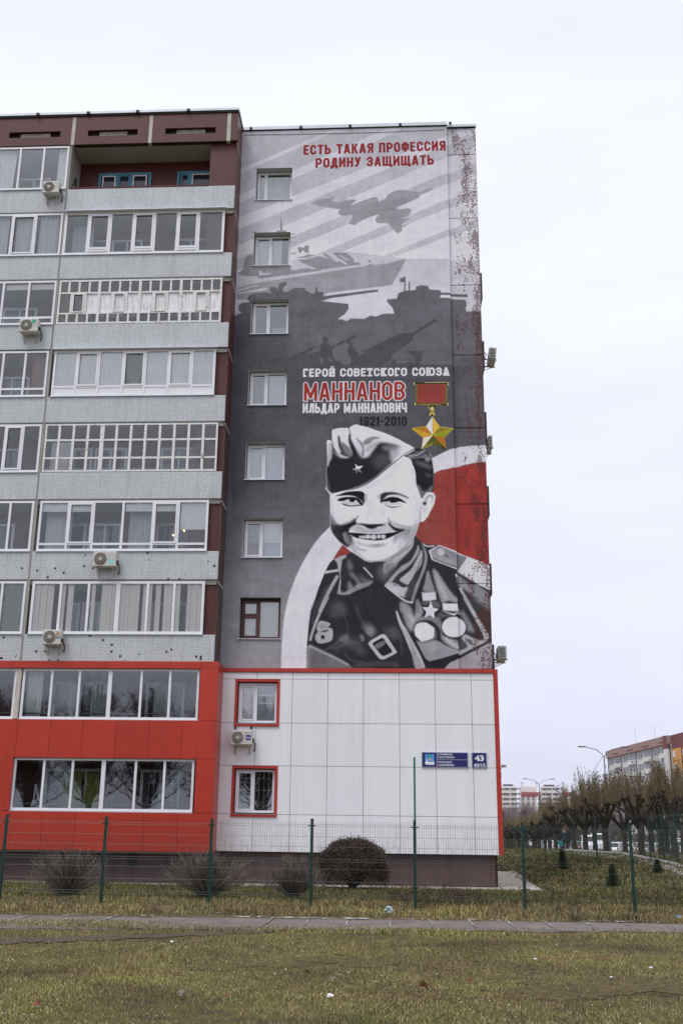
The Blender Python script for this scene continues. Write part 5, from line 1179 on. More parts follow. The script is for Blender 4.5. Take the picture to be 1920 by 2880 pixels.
# ================================================================ air conditioners
M_ac = simple('off_white_casing', (206,203,198), .45, .06, 4, dirt=.3); M_acd = simple('dark_grille', (70,68,66), .6, .1, 6); M_steel = simple('painted_bracket', (190,186,178), .6, .1, 5, dirt=.5)
M_hub = simple('fan_hub', (196,190,178), .5, .05, 3)
def aircon(label, p, w=.78, h=.54, d=.28, y=YF, logo=None, fan=.36, ang=0.0, pipe=True, brackets=True):
    """p: photo position of the middle of the front; unit hangs before plane y"""
    q = aty(p[0], p[1], y-.12-d); t = thing('air_conditioner', label, 'air conditioner', (q[0], y, q[2]), 'outdoor air conditioning units on the block', local=True); t.rotation_euler = (0,0,ang)
    yf = -.1-d; MB().bevbox(-w/2, w/2, yf, -.1, -h/2, h/2, .018).build('casing', M_ac, t)
    R = h*.5*.84; cxn = -w/2+h*.5
    m = MB(); m.disc((cxn,yf-.004,0), R, 1, 32, .008); g_ = m.build('fan_opening', M_acd, t)
    m = MB(); 
    for i in range(28):
        a = i*2*math.pi/28; m.tube([(cxn+.25*R*math.cos(a),yf-.012,.25*R*math.sin(a)),(cxn+R*math.cos(a),yf-.012,R*math.sin(a))], .0035, 3)
    for rr in (.55,.8,1.0): m.tube([(cxn+rr*R*math.cos(a),yf-.014,rr*R*math.sin(a)) for a in np.linspace(0,2*math.pi,25)], .004, 3)
    m.build('fan_guard', M_steel, t); m = MB(); m.disc((cxn,yf-.018,0), R*.27, 1, 20, .014); m.build('hub', M_hub, t)
    m = MB()
    for z in np.linspace(-h*.1,h*.36,5): m.box(cxn+R+.02, w/2-.03, yf-.002, yf+.002, z, z+.006)
    m.build('casing_rib', M_acd, t)
    if brackets:
        for s in (-1,1):
            m = MB(); x = s*w*.34; m.box(x-.02,x+.02,yf+.02,0,-h/2-.035,-h/2-.003); m.box(x-.02,x+.02,-.03,0,-h/2-.3,-h/2-.035); m.tube([(x,yf+.06,-h/2-.03),(x,-.015,-h/2-.27)], .014, 4); m.build('bracket', M_steel, t)
    if pipe:
        m = MB(); m.tube([(w/2+.01,-.2,-h*.2),(w/2+.06,-.16,-h*.4),(w/2+.07,-.1,-h*.65),(w/2+.02,-.02,-h*.9)], .02, 6); m.bevbox(w/2-.0,w/2+.03,-.3,-.14,-h*.3,-h*.05,.008); m.build('pipe', M_black, t)
    if logo:
        s, col, tc_, xa, xb, z = logo
        m = MB(); m.box(xa, xb, yf-.003, yf-.0005, z-.08, z+.08); l = m.build('label', simple('ac_label_'+s.lower() if s else 'ac_label', col, .5, .03, 3), t)
        if s:
            o, wd = text_obj(s, 0, 0, .05, yf-.006, tc_, l, .02)
            for v in o.data.vertices: v.co.x = xa+.01+v.co.x*(xb-xa-.02)/wd; v.co.z += z-.025
    return t
aircon('air conditioner with its grille in shade, hung at the open top-floor loggia', (143,524), .62, .48, y=YF, ang=-.0)
aircon('small air conditioner with a green sticker left of the old timber glazing', (81,913), .67, .5, y=YF, logo=('', (70,170,140), None, .1, .25, .14))
aircon('large white air conditioner with big ribbed fan on tiles with missing pieces', (294,1571), .77, .5, y=YF, logo=('', (150,214,212), None, .12, .32, -.1))
oc = simple('ac_orange', (206,140,84), .5, .05, 3)
t_ = aircon('air conditioner with an orange sun logo above the red cladding', (145,1791), .61, .48, y=YF)
m = MB(); cxl, czl = .2, .1
for i in range(8):
    a = i*math.pi/4; m.tube([(cxl+.03*math.cos(a),-.385,czl+.03*math.sin(a)),(cxl+.065*math.cos(a),-.385,czl+.065*math.sin(a))], .012, 4)
l = m.build('sun_logo', oc, t_); text_obj('ТРИМ', .13, -.05, .045, -.386, M_acd, l, .02)
t_ = aircon('beige air conditioner with a blue label under the second-floor red window', (679,2074), .69, .44, y=YC, fan=.3, logo=('Haier', (46,40,140), M_wht, .14, .3, .0))
m = MB()
for s in (-1,1): m.box(s*.26-.03,s*.26+.03,-.04,-.003,.3,.42)
m.build('upper_hook', M_black, t_)
def side_ac(label, p, y, tilt=0):
    q = aty(p[0], p[1], y); xr_ = float(aty(p[2], p[1], y)[0]); t = thing('air_conditioner', label, 'air conditioner', (XR+.13, y, q[2]), 'outdoor air conditioning units on the block', local=True)
    xo = max(q[0]-(XR+.13), .02); W2 = max(.14, xr_-(XR+.13)-xo); hh = .22
    m = MB().bevbox(xo, xo+W2, 0, .75, -hh, hh, .015); m.build('casing', M_ac, t)
    m = MB()
    for i in range(6): m.box(xo+.04, xo+W2-.05, -.006, -.001, -.17+i*.058, -.14+i*.058)
    m.build('side_grille', M_acd, t)
    m = MB(); m.disc((xo+W2+.005,.4,0), .18, 0, 24, .012); m.build('fan_opening', M_acd, t)
    for yy_ in (.08,.7):
        m = MB(); m.box(-.15, xo+W2+.03, yy_-.02, yy_+.02, -.27, -.23); m.tube([(xo+W2*.8,yy_,-.26),(-.1,yy_,-.5)], .014, 4); m.build('bracket', M_steel, t)
    m = MB(); m.tube([(-.1,.02,.1),(xo*.5,-.02,-.1),(xo*.3,0,-.3),(xo,.1,-.25)], .016, 6); m.build('pipe', M_black, t)
    t.rotation_euler = (0, tilt, 0); return t
side_ac('tilted air conditioner highest on the right edge of the block', (1374,990,1395), 1.0, .1)
side_ac('air conditioner on the right edge level with the gold star medal', (1372,1240,1384), 2.0)
side_ac('air conditioner on a long bracket at the right edge just above the red corner', (1400,1834,1424), 1.0)
# small lamp at the right red corner
t = thing('security_camera', 'small grey camera on an arm at the right edge of the red corner', 'camera', (8.5,.2,3.55), local=True)
m = MB(); m.tube([(0,0,0),(.1,-.02,.12)], .012, 6); m.build('arm', M_steel, t); MB().bevbox(.06,.22,-.08,0,.1,.18,.02).build('housing', M_steel, t); MB().bevbox(0,.05,-.05,.05,-.25,-.05,.01).build('junction_box', M_acd, t)
# ================================================================ ground
def sst(a, b, v): t = np.clip((v-a)/(b-a), 0, 1); return t*t*(3-2*t)
def H(x, y):
    x = np.asarray(x, float); y = np.asarray(y, float)
    return .55*sst(-8,10,y)*sst(9.5,13,x) - 1.05*sst(48,78,y) + .03*np.sin(x*.9+1)*np.sin(y*.7)*sst(-16.8,-18.5,-y-35.3+0*x)*0 
def hit(px, py):
    d = ray(px, py); d = d/d[1]; prev = 0
    for s in np.arange(4, 400, .25):
        p = CAM+d*s
        if p[2] < float(H(p[0], p[1])): return np.array([p[0], p[1], float(H(p[0],p[1]))])
    return CAM+d*400
xs_ = np.unique(np.concatenate([np.linspace(-60,-12,20), np.linspace(-12,32,90), np.linspace(32,120,30), np.array([-900,-500,-250,-120,200,400,900])]))
ys_ = np.unique(np.concatenate([np.linspace(-45,-5,80), np.linspace(-5,100,90), np.array([-900,-500,-200,-100,130,180,250,400,700,1200])]))
GX, GY = np.meshgrid(xs_, ys_); GZ = H(GX, GY); nx, ny = len(xs_), len(ys_)
vv = np.stack([GX.ravel(), GY.ravel(), GZ.ravel()], 1); ii = np.arange(nx*ny).reshape(ny, nx)
ff = np.stack([ii[:-1,:-1].ravel(), ii[:-1,1:].ravel(), ii[1:,1:].ravel(), ii[1:,:-1].ravel()], 1)
def npmesh(name, verts, faces, mats, smooth=False, k=None):
    me = bpy.data.meshes.new(name); verts = np.asarray(verts, np.float32); faces = np.asarray(faces, np.int32); k = faces.shape[1]
    me.vertices.add(len(verts)); me.vertices.foreach_set('co', verts.ravel())
    me.loops.add(faces.size); me.loops.foreach_set('vertex_index', faces.ravel())
    me.polygons.add(len(faces)); me.polygons.foreach_set('loop_start', np.arange(0, faces.size, k, dtype=np.int32)); me.polygons.foreach_set('loop_total', np.full(len(faces), k, np.int32))
    for mt in (mats if isinstance(mats,(list,tuple)) else [mats]): me.materials.append(mt)
    me.update(calc_edges=True)
    if smooth: me.polygons.foreach_set('use_smooth', [True]*len(faces))
    return me
def ground_mat():
    t = NT('autumn_turf'); a = t.noise(.55, 6, .62); b = t.noise(3.2, 6, .7); c = t.noise(26, 4, .7)
    g = t.ramp(a, [(.3,srgb((82,78,52))),(.45,srgb((104,98,60))),(.6,srgb((124,112,74)))])
    g = t.mix(t.ramp(b, [(.45,0),(.62,.9)]), g, srgb((82,72,60)))
    g = t.mix(.7, g, t.ramp(c, [(.3,(.5,.5,.5)),(.7,(1.3,1.3,1.3))]), 'MULTIPLY')
    f_ = t.noise(60, 3, .7); fr = t.math('MULTIPLY', t.math('GREATER_THAN', f_, .68), t.math('GREATER_THAN', t.noise(.9, 3, .6), .5))
    g = t.mix(t.math('MULTIPLY', fr, .7), g, srgb((176,178,172))); t.bump(c, .9, .05)
    return t.done(g, .95, spec=.15)
struct(link('ground', npmesh('ground', vv, ff, ground_mat(), True)))
# paved path of slabs in front of the fence
M_slab = NT('worn_paving_concrete')
def _s():
    t = M_slab; n = t.noise(1.6, 5, .65); c = t.ramp(n, [(.3,srgb((92,83,79))),(.5,srgb((112,103,99))),(.72,srgb((128,118,112)))]); f_ = t.noise(45, 4, .7)
    c = t.mix(.6, c, t.ramp(f_, [(.3,(.75,.75,.75)),(.7,(1.2,1.2,1.2))]), 'MULTIPLY'); t.bump(f_, .4, .01)
    return t.done(c, .85)
M_slab = _s(); M_soil = simple('dark_soil', (74,64,52), .95, .3, 5, bump=.6)
M_snow = simple('thin_snow', (226,228,236), .7, .04, 8)
PA, PB = atz(0, 2576, 0), atz(1920, 2600, 0)     # far edge
PC, PD = atz(0, 2612, 0), atz(1920, 2622, 0)      # near edge
def yfar(x): return PA[1]+(PB[1]-PA[1])*(x-PA[0])/(PB[0]-PA[0])
def ynear(x): return PC[1]+(PD[1]-PC[1])*(x-PC[0])/(PD[0]-PC[0])-.1+.06*math.sin(x*2.3)+.05*math.sin(x*5.1)
XS0, XS1, st = -6.0, 16.5, .74
bv = []; bf = []; n_ = 120
m = MB()
for i in range(n_):
    xa = XS0+(XS1-XS0)*i/n_; xb = XS0+(XS1-XS0)*(i+1)/n_
    m.face([(xa,ynear(xa)-.05,float(H(xa,-14))+.006),(xb,ynear(xb)-.05,float(H(xb,-14))+.006),(xb,yfar(xb)+.05,float(H(xb,-12))+.006),(xa,yfar(xa)+.05,float(H(xa,-12))+.006)])
path = struct(m.build('path', M_soil)); i = 0; x = XS0
R_ = random.Random(3); snowm = MB()
def snowpatch(cx0, cy0, rx, ry, z, n=9):
    pts = []
    for k in range(n):
        a = 2*math.pi*k/n; r = R_.uniform(.5,1.1); pts.append((cx0+rx*r*math.cos(a), cy0+ry*r*math.sin(a), z))
    snowm.face(pts)
while x < XS1-.5:
    w = st*R_.uniform(.93,1.07); sk = -.012*(x-5)*8*.0
    sl = (x-4.9)*.09; sl2 = (x+w-4.9)*.09; g_ = .004+R_.random()*.008
    yn, yf_ = ynear(x), yfar(x); z = .016+R_.uniform(0,.012); dz = R_.uniform(-.006,.006)
    m = MB(); b0 = [(x+g_,yf_),(x+w-g_,yf_+.01),(x+w-g_,yn),(x+g_,yn)]
    up_ = [(p[0],p[1],float(H(p[0],p[1]))+z+(dz if j in (1,2) else 0)) for j, p in enumerate(b0)]; dn = [(p[0],p[1],-.03) for p in b0]
    m.face(up_[::-1])
    for j in range(4): m.face([up_[j],up_[(j+1)%4],dn[(j+1)%4],dn[j]])
    m.build('paving_slab', M_slab, path)
    if R_.random() < .6:
        t0, t1 = sorted((R_.random(), R_.random()))
        y0_, y1_ = yn+(yf_-yn)*t0, yn+(yf_-yn)*min(1,t1+.2)
        for q in np.arange(y0_, y1_, .11): (R_.random() < .7) and snowpatch(x+R_.uniform(-.012,.012), q, R_.uniform(.006,.02), R_.uniform(.03,.07), .045+float(H(x,q)))
    if R_.random() < .4:
        for q in range(R_.randint(1,5)): snowpatch(x+R_.random()*w, yf_+R_.uniform(-.1,.12), R_.uniform(.04,.15), R_.uniform(.015,.05), .044+float(H(x,yf_)))
    x += w
for q in range(30): snowpatch(R_.uniform(2.2,4.6), yfar(3.4)+R_.uniform(-.16,.1), R_.uniform(.05,.2), R_.uniform(.02,.06), .046+float(H(3,-12)))
# flecks of frost and litter crumbs in the grass
M_ = R_
for k in range(1700):
    x_ = R_.uniform(-2.5,12.5); y_ = R_.choice([R_.uniform(-26,-16.5), R_.uniform(-12.9,-11), R_.uniform(-26,-20)])
    if math.sin(x_*1.3+2)*math.sin(y_*1.1)+.4*math.sin(x_*4.1)*math.sin(y_*3.3) < .25 and y_ < -13: continue
    s_ = R_.uniform(.004,.014)
    if y_ > -13: s_ *= 1.3
    z_ = float(H(x_,y_))+R_.uniform(.02,.07); a = R_.random()*6; snowm.face([(x_+s_*math.cos(a+i*2.1), y_+s_*1.3*math.sin(a+i*2.1), z_+s_*R_.uniform(-.4,.4)) for i in range(3)])
stuff(tag(snowm.build('snow', M_snow), 'thin scraps of snow and frost along the path and in the grass', 'snow'))
m = MB()
for k in range(3600):
    x_ = R_.uniform(-4,13); e_ = R_.random() < .72; y_ = (yfar(x_)+R_.gauss(.02,.09)) if e_ else (ynear(x_)+R_.gauss(0,.1)); s_ = R_.uniform(.008,.03); z_ = float(H(x_,y_))+R_.uniform(.035,.06); a = R_.random()*6
    m.face([(x_+s_*math.cos(a+i*1.57)*1.2, y_+s_*math.sin(a+i*1.57), z_+s_*R_.uniform(-.3,.3)) for i in range(4)])
stuff(tag(m.build('leaf_litter', simple('brown_leaf_litter', (112,92,74), .9, .4, 30)), 'brown leaf crumbs gathered along both edges of the path', 'leaf litter'))
# worn dirt track on the lawn, left
trk = [hit(0,2657),hit(150,2650),hit(320,2644),hit(520,2635),hit(700,2626),hit(860,2618)]
m = MB(); n_ = 60
for i in range(n_):
    def P_(u, sgn):
        k = u*(len(trk)-1); j = min(int(k), len(trk)-2); p = trk[j]+(trk[j+1]-trk[j])*(k-j); w = (.55*(1-u*.5))*(1+.25*math.sin(u*47+sgn)+.2*math.sin(u*113+2*sgn)); return (p[0]-.6*(1-u), p[1]+sgn*w, float(H(p[0],p[1]+sgn*w))+.012)
    m.face([P_(i/n_,-1), P_((i+1)/n_,-1), P_((i+1)/n_,1), P_(i/n_,1)])
struct(m.build('dirt_track', M_soil))
# concrete apron round the building
m = MB()
m.face([(-19.6,-1.3,.03),(-.4,-1.3,.03),(-.4,-.72,.03),(-19.6,-.72,.03)]); m.face([(-.4,-1.3,.03),(9.6,-1.3,.03),(9.6,.05,.03),(-.4,.05,.03)]); m.face([(8.2,.05,.03),(9.6,.05,.03),(10.3,13,.1),(8.2,13,.1)])
m.box(-19.6,9.6,-1.34,-1.3,-.1,.03)
struct(m.build('apron', simple('pale_apron_concrete', (172,168,160), .9, .15, 2, bump=.3)))
# far footpath
up_px = [(215,1025),(340,1030),(520,1045),(680,1065),(880,1075),(1100,1090),(1300,1130),(1500,1175),(1640,1230)]
lo_px = [(215,1036),(340,1043),(520,1058),(700,1085),(900,1112),(1100,1140),(1250,1165),(1450,1215),(1560,1260)]
k6 = lambda x, y: (1340+x/2.703, 2000+y/2.703)
U_ = [hit(*k6(*p)) for p in up_px]; L_ = [hit(*k6(*p)) for p in lo_px]; m = MB()
for a, b, c, d in zip(U_, U_[1:], L_[1:], L_): m.face([(p[0],p[1],p[2]+.03) for p in (d,c,b,a)])
struct(m.build('footpath', simple('pinkish_asphalt', (132,122,122), .9, .08, 1)))
m = MB()
for a, b in zip(U_, U_[1:]): m.tube([(a[0],a[1],a[2]+.05),(b[0],b[1],b[2]+.05)], .09, 4)
struct(m.build('kerb', M_conc))
m = MB(); m.face([(20,70,-.94),(75,62,-.6),(95,130,-1.02),(30,130,-1.02)]); struct(m.build('parking_lot', simple('asphalt', (84,84,88), .9, .1, 1)))
# ---- grass: single bent blades
rg = np.random.RandomState(11)
def grass_mat(name, dry=0.0, dark=1.0):
    t = NT(name); at_ = t.n.new('ShaderNodeAttribute'); at_.attribute_name = 'rnd'
    c = t.ramp(at_.outputs['Fac'], [(0,srgb((72,84,46))),(.3,srgb((98,108,58))),(.55,srgb((126,128,78))),(.8,srgb((166,154,112))),(1,srgb((198,186,156)))])
    d = t.ramp(at_.outputs['Fac'], [(0,srgb((84,68,52))),(.5,srgb((128,112,84))),(1,srgb((182,164,128)))])
    n = t.noise(.8, 5, .6); c = t.mix(t.ramp(n, [(.42-.2*dry,0),(.62-.2*dry,.9)]), c, d)
    c = t.mix(.8, c, t.ramp(t.noise(.55, 4, .6, dist=.6), [(.34,(.5,.46,.46)),(.46,(.95,.92,.9)),(.56,(1.15,1.15,.98)),(.68,(1.36,1.36,.92))]), 'MULTIPLY')
    if dark < 1: c = t.mix(1, c, (dark*.92,dark,dark*.85), 'MULTIPLY')
    return t.done(c, .8, spec=.2)
def inview(x, y, pad=.4):
    d = y+D0; c, s = math.cos(yaw), math.sin(yaw); X = c*(x-cx)+s*d; Y = -s*(x-cx)+c*d
    return (X/Y > -.335) & (X/Y < .36)
def grass(name, n, xr, yr, hr, wr, mat, label, dens=None, lean=.5, seg=2):
    x = rg.uniform(xr[0], xr[1], n); y = yr[1]-(yr[1]-yr[0])*rg.rand(n)**.9
    k = inview(x, y)
    if dens is not None: k &= rg.rand(n) < dens(x, y)
    x, y = x[k], y[k]; n = len(x)
    # clump the blades
    cl = rg.randint(0, max(1,n//5), n); ox = x[cl]+rg.normal(0,.035,n); oy = y[cl]+rg.normal(0,.035,n); use = rg.rand(n) < .6
    x = np.where(use, ox, x); y = np.where(use, oy, y)
    z = H(x, y); pat = .75+.5*(np.sin(x*1.7+y*.9)*np.sin(y*1.3-x*.4)*.5+.5)
    h = rg.uniform(hr[0], hr[1], n)*pat; w = rg.uniform(wr[0], wr[1], n)
    a = rg.uniform(0, 2*np.pi, n); lx, ly = np.cos(a), np.sin(a); L = h*rg.uniform(.1, lean*1.6, n)
    b = rg.uniform(-.9,.9,n); wx, wy = np.cos(b)*w/2, np.sin(b)*w/2
    v0 = np.stack([x-wx, y-wy, z-.005], 1); v1 = np.stack([x+wx, y+wy, z-.005], 1)
    mx, my, mz = x+lx*L*.35, y+ly*L*.35, z+h*.6
    v2 = np.stack([mx+wx*.7, my+wy*.7, mz], 1); v3 = np.stack([mx-wx*.7, my-wy*.7, mz], 1); v4 = np.stack([x+lx*L, y+ly*L, z+h*np.clip(1-L/h*.42,.2,1)], 1)
    V = np.stack([v0,v1,v2,v3,v4], 1).reshape(-1,3); o = np.arange(n)[:,None]*5
    F = np.concatenate([o+np.array([[0,1,2]]), o+np.array([[0,2,3]]), o+np.array([[3,2,4]])], 0)
    me = npmesh(name, V, F, mat); at_ = me.attributes.new('rnd', 'FLOAT', 'POINT'); at_.data.foreach_set('value', np.repeat(rg.rand(n), 5).astype(np.float32))
    return stuff(tag(link(name, me), label, 'grass'))
M_dirt = NT('trodden_soil')
def _d():
    t = M_dirt; n = t.noise(9, 5, .7); c = t.ramp(n, [(.3,srgb((66,57,44))),(.5,srgb((88,78,56))),(.68,srgb((112,104,70)))]); t.bump(n, .9, .03); return t.done(c, .95, spec=.1)
M_dirt = _d()
soil = [(hit(x_,y_), a_, b_) for x_, y_, a_, b_ in ((1790,2780,1.1,.75),(1560,2800,.7,.4),(1200,2700,1.1,.8),(1000,2710,.6,.5),(1080,2800,.5,.35),(600,2720,.5,.4))]
rs = random.Random(17)
for p_, a_, b_ in soil:
    m = MB(); N_ = 26; ph = [rs.uniform(0,6.28) for _ in range(4)]; ring = []
    for i in range(N_):
        t_ = 2*math.pi*i/N_; k_ = 1+.25*math.sin(3*t_+ph[0])+.18*math.sin(5*t_+ph[1])+.12*math.sin(9*t_+ph[2]); x_ = p_[0]+a_*k_*math.cos(t_); y_ = p_[1]+b_*k_*math.sin(t_); ring.append((x_,y_,float(H(x_,y_))+.004+.004*rs.random()))
    for i in range(N_): m.face([(p_[0],p_[1],.008), ring[i], ring[(i+1)%N_]])
    struct(m.build('bare_soil', M_dirt))
M_g = grass_mat('grass_blade'); M_gd = grass_mat('dry_grass_blade', .55); M_gm = grass_mat('meadow_blade', .1, .6)
def dn_front(x, y):
    p = np.sin(x*1.1+.6*y)*np.sin(y*.8-.5*x+1)*.5+.5; q = np.sin(x*3.7+1)*np.sin(y*3.1)*.5+.5
    tr = np.interp(x, [p_[0] for p_ in trk], [p_[1] for p_ in trk], left=trk[0][1], right=-99); off = np.abs(y-tr) < .5
    d = np.clip(-.05+1.05*p+.35*q, .12, 1); br = ((x-8.6)/2.2)**2+((y+22.6)/1.2)**2 < 1; d = np.where(br, .3, d)
    for p_, a_, b_ in soil:
        q_ = np.sqrt(((x-p_[0])/a_)**2+((y-p_[1])/b_)**2); d = d*np.clip(.42+sst(.3,1.3,q_)*.58, 0, 1)
    return np.where(off, .16, d)
grass('lawn_grass', 420000, (-3.5,13), (-27.5,-15.7), (.018,.052), (.0022,.0055), M_g, 'short green and straw coloured lawn grass in front of the paved path', dn_front, 1.6)
grass('lawn_tuft', 42000, (-3.5,13), (-27.5,-15.9), (.05,.13), (.0025,.0055), M_g, 'longer tufts standing out of the front lawn', lambda x, y: (np.sin(x*2.3+y)*np.sin(y*1.9-x) > .35)*1.0*dn_front(x,y), .5)
grass('creeping_grass', 9000, (-7,16), (-13.0,-12.2), (.03,.12), (.004,.009), M_gd, 'grass creeping over the far edge of the path', lambda x, y: 1.0*(y > -12.75+.22*np.sin(x*1.7)+.12*np.sin(x*5.3)), 1.2)
grass('edge_grass', 26000, (-5,14), (-16.2,-14.6), (.03,.11), (.004,.009), M_g, 'uneven grass creeping over the near edge of the path', lambda x, y: 1.0*(y < -15.35+.18*np.sin(x*1.3+1)+.1*np.sin(x*4.7)+.5*np.clip((2.6-x)/3,0,1)), 1.2)
grass('verge_grass', 90000, (-7,16), (-12.6,-8.6), (.06,.22), (.005,.011), M_gd, 'tall dry verge grass growing along the foot of the fence', lambda x, y: .35+.65*np.clip(np.sin(x*1.9)*np.sin(y*2.3+x)+.5,0,1), .8)
grass('bed_grass', 70000, (-9,14), (-8.7,-1.5), (.06,.17), (.006,.014), M_gm, 'ragged grass between the fence and the building', None, .7)
grass('meadow_grass', 110000, (9.6,33), (-8.5,60), (.06,.17), (.016,.036), M_gm, 'rough green meadow beside the building', lambda x, y: np.clip(1.1-(y+8)/60,.35,1)*((x < 18.6+.03*y) | (y < 14)), .7)
# dark weed stalks with seed heads
m = MB(); R2 = random.Random(5)
for i in range(1500):
    u = R2.random(); x_ = R2.choice([R2.uniform(2.5,16), R2.uniform(5,7.2), R2.uniform(8.5,17)]); y_ = R2.uniform(-9.8,-5) if R2.random() < .75 else R2.uniform(-11.5,-9.5)
    if R2.random() > .35+.65*(math.sin(x_*2.1)*math.sin(y_*1.7) > 0): continue
    z_ = float(H(x_,y_)); h = R2.uniform(.15,.38); lx, ly = R2.uniform(-.08,.08), R2.uniform(-.08,.08)
    m.tube([(x_,y_,z_),(x_+lx,y_+ly,z_+h)], [.004,.003], 3, False)
    for k in range(3):
        a = R2.random()*6; r = .016; c = (x_+lx+R2.uniform(-.03,.03), y_+ly, z_+h-R2.uniform(0,.1)); m.face([(c[0]+r*math.cos(a),c[1],c[2]+r*math.sin(a)),(c[0]+r*math.cos(a+2),c[1]+.01,c[2]+r*math.sin(a+2)),(c[0]+r*math.cos(a+4),c[1]-.01,c[2]+r*math.sin(a+4))])
stuff(tag(m.build('weed', simple('dead_weed', (74,56,48), .9, .25, 8)), 'dark dead weed stalks with seed heads behind the fence', 'weeds'))
# ---- fallen leaves and litter
M_leaf = simple('curled_brown_leaf', (122,72,52), .8, .2, 10); M_leafg = simple('grey_dead_leaf', (128,116,108), .85, .15, 8)
def leaf(px, py, s, mat, label, seed):
    p = hit(px, py); r = random.Random(seed); m = MB(); N = 11; ring = []
    for i in range(N):
        a = 2*math.pi*i/N; q = s*(1 if i % 2 == 0 else .62)*r.uniform(.8,1.1); ring.append((q*math.cos(a), q*math.sin(a)*.8, .25*q*math.sin(2*a+seed)+r.uniform(0,.4)*s))
    for i in range(N): m.face([(0,0,.12*s), ring[i], ring[(i+1)%N]])
    m.tube([(0,0,.1*s),(s*.9,s*.3,.35*s),(s*1.3,s*.4,.3*s)], s*.03, 4)
    o = m.build('fallen_leaf', mat); o.location = (p[0],p[1],p[2]+.05); o.rotation_euler = (r.uniform(.2,.9),r.uniform(-.4,.4),r.random()*6)
    tag(o, label, 'leaf', 'fallen leaves on the lawn')
for i, a in enumerate([(507,2812,.075,M_leafg,'big grey curled leaf standing up in the lawn, bottom left of centre'),(860,2746,.06,M_leaf,'rusty brown leaf in the lawn right of the image centre line'),(455,2712,.05,M_leaf,'reddish leaf on the bright grass left of centre'),(105,2842,.06,M_leaf,'dark upright leaf near the bottom left corner'),(1192,2793,.06,M_leaf,'dark brown leaf on bare soil below the tall green pole'),(1318,2776,.045,M_leaf,'small pale brown leaf right of the dark leaf on bare soil'),(1696,2712,.045,M_leaf,'red brown leaf in the grass at the right'),(930,2765,.045,M_leafg,'pale folded leaf right of the rusty leaf'),(638,2822,.04,M_leaf,'small dark leaf right of the big grey leaf')]): leaf(*a, i+1)
M_pap = simple('white_paper', (232,232,236), .8, .03, 8); M_bag = simple('pale_plastic', (172,186,196), .35, .1, 9)
def scrap(px, py, s, mat, label, seed, h=.5, name='crumpled_paper'):
    import bmesh
    p = hit(px, py); r = random.Random(seed); bm = bmesh.new(); bmesh.ops.create_icosphere(bm, subdivisions=2, radius=s)
    for v in bm.verts: v.co *= r.uniform(.55,1.15); v.co.z *= h
    m = MB(); m.addbm(bm); o = m.build(name, mat); o.location = (p[0],p[1],p[2]+s*h*.8+.02); tag(o, label, 'litter', 'litter in the grass')
for i, a in enumerate([(927,2811,.038,M_pap,'crumpled white paper at the bottom centre of the lawn'),(1830,2734,.03,M_pap,'white paper scrap in the grass near the right edge'),(483,2655,.03,M_pap,'tiny white scrap beside the dirt track'),(1718,2757,.022,M_pap,'white scrap on dark soil at the lower right'),(1505,2709,.025,M_pap,'pale scrap in the middle of the right lawn')]): scrap(*a, i+1)
scrap(1092,2578,.1,M_bag,'torn translucent plastic bottle beside the path below the tall pole', 9, 1.1, 'plastic_bottle')
scrap(1905,2593,.09,simple('blue_white_wrapper', (110,136,190), .4, .5, 14),'blue and white wrapper on the verge at the right edge', 10, .6, 'wrapper')
scrap(530,2557,.04,simple('light_blue_plastic', (110,150,200), .4, .1, 9),'light blue scrap of plastic below the second green post', 11, .6, 'plastic_scrap')
# ================================================================ fences
M_fence = simple('dark_green_coating', (16,54,47), .45, .12, 5); M_fence2 = simple('fresh_green_paint', (44,118,92), .45, .08, 4)
FY = -11.0
def zsim(x, y, Y): return float(aty(x, y, Y)[2])
fence = thing('mesh_fence', 'dark green welded wire fence crossing in front of the building', 'fence', (5,FY,0))
postx = [float(aty(x*1.22449, 1985*1.22449, FY)[0]) for x in (7,238,483,715,952.5,1201.5,1450.5)]
dx_ = (postx[-1]-postx[1])/5; postx = [postx[1]-dx_*3, postx[1]-2*dx_, postx[0]]+postx[1:]+[postx[-1]+dx_, postx[-1]+2*dx_]
topz = []
for x in postx: topz.append(1.90-.012*abs(x-5)*0+.0)
def post(parent, x, y, z0, z1, w=.03, mat=None):
    m = MB().bevbox(x-w, x+w, y-w, y+w, z0, z1, .005); p = m.build('post', mat or M_fence, parent)
    m = MB(); m.bevbox(x-w-.004,x+w+.004,y-w-.004,y+w+.004,z1,z1+.015,.003); m.build('cap', M_black, p)
    for z in (z1-.13, z0+1.2, z0+.6): MB().box(x-w-.05,x+w+.05,y-w-.012,y-w-.002,z-.012,z+.012).build('clamp', M_fence, p)
    return p
def wirepanel(parent, xa, xb, y, z0, z1, step=.05, r=.0026, name='wire_panel', ya=None, yb=None):
    m = MB(); ya = y if ya is None else ya; yb = y if yb is None else yb
    L = math.hypot(xb-xa, yb-ya); n = int(L/step)
    def P(u, dy=0): return (xa+(xb-xa)*u, ya+(yb-ya)*u+dy)
    zz = [z0, z0+.22, z0+.27, z0+.62, z0+.9, z0+.96, z0+1.2, z0+1.5, z1-.27, z1-.22, z1-.02]; zz = [z for z in zz if z < z1]
    for i in range(n+1):
        u = i/n; q = P(u); m.tube([(q[0],q[1],z0),(q[0],q[1],z1)], r, 3, False)
    for z in (z0+.03, z0+.25, z0+.30, z0+.55, z0+.8, z0+.95, z0+1.0, z0+1.25, z0+1.46, z1-.11, z1-.07):
        a, b = P(0), P(1); m.tube([(a[0],a[1]-.004,z),(b[0],b[1]-.004,z)], r*1.3, 3, False)
    return m.build(name, M_fence, parent)
ztop = [float(aty(px_*1.22449, py_*1.22449, FY)[2]) for px_, py_ in ((13,1872),(244,1877),(486,1881),(716,1882),(952,1886),(1199,1890),(1446,1895))]
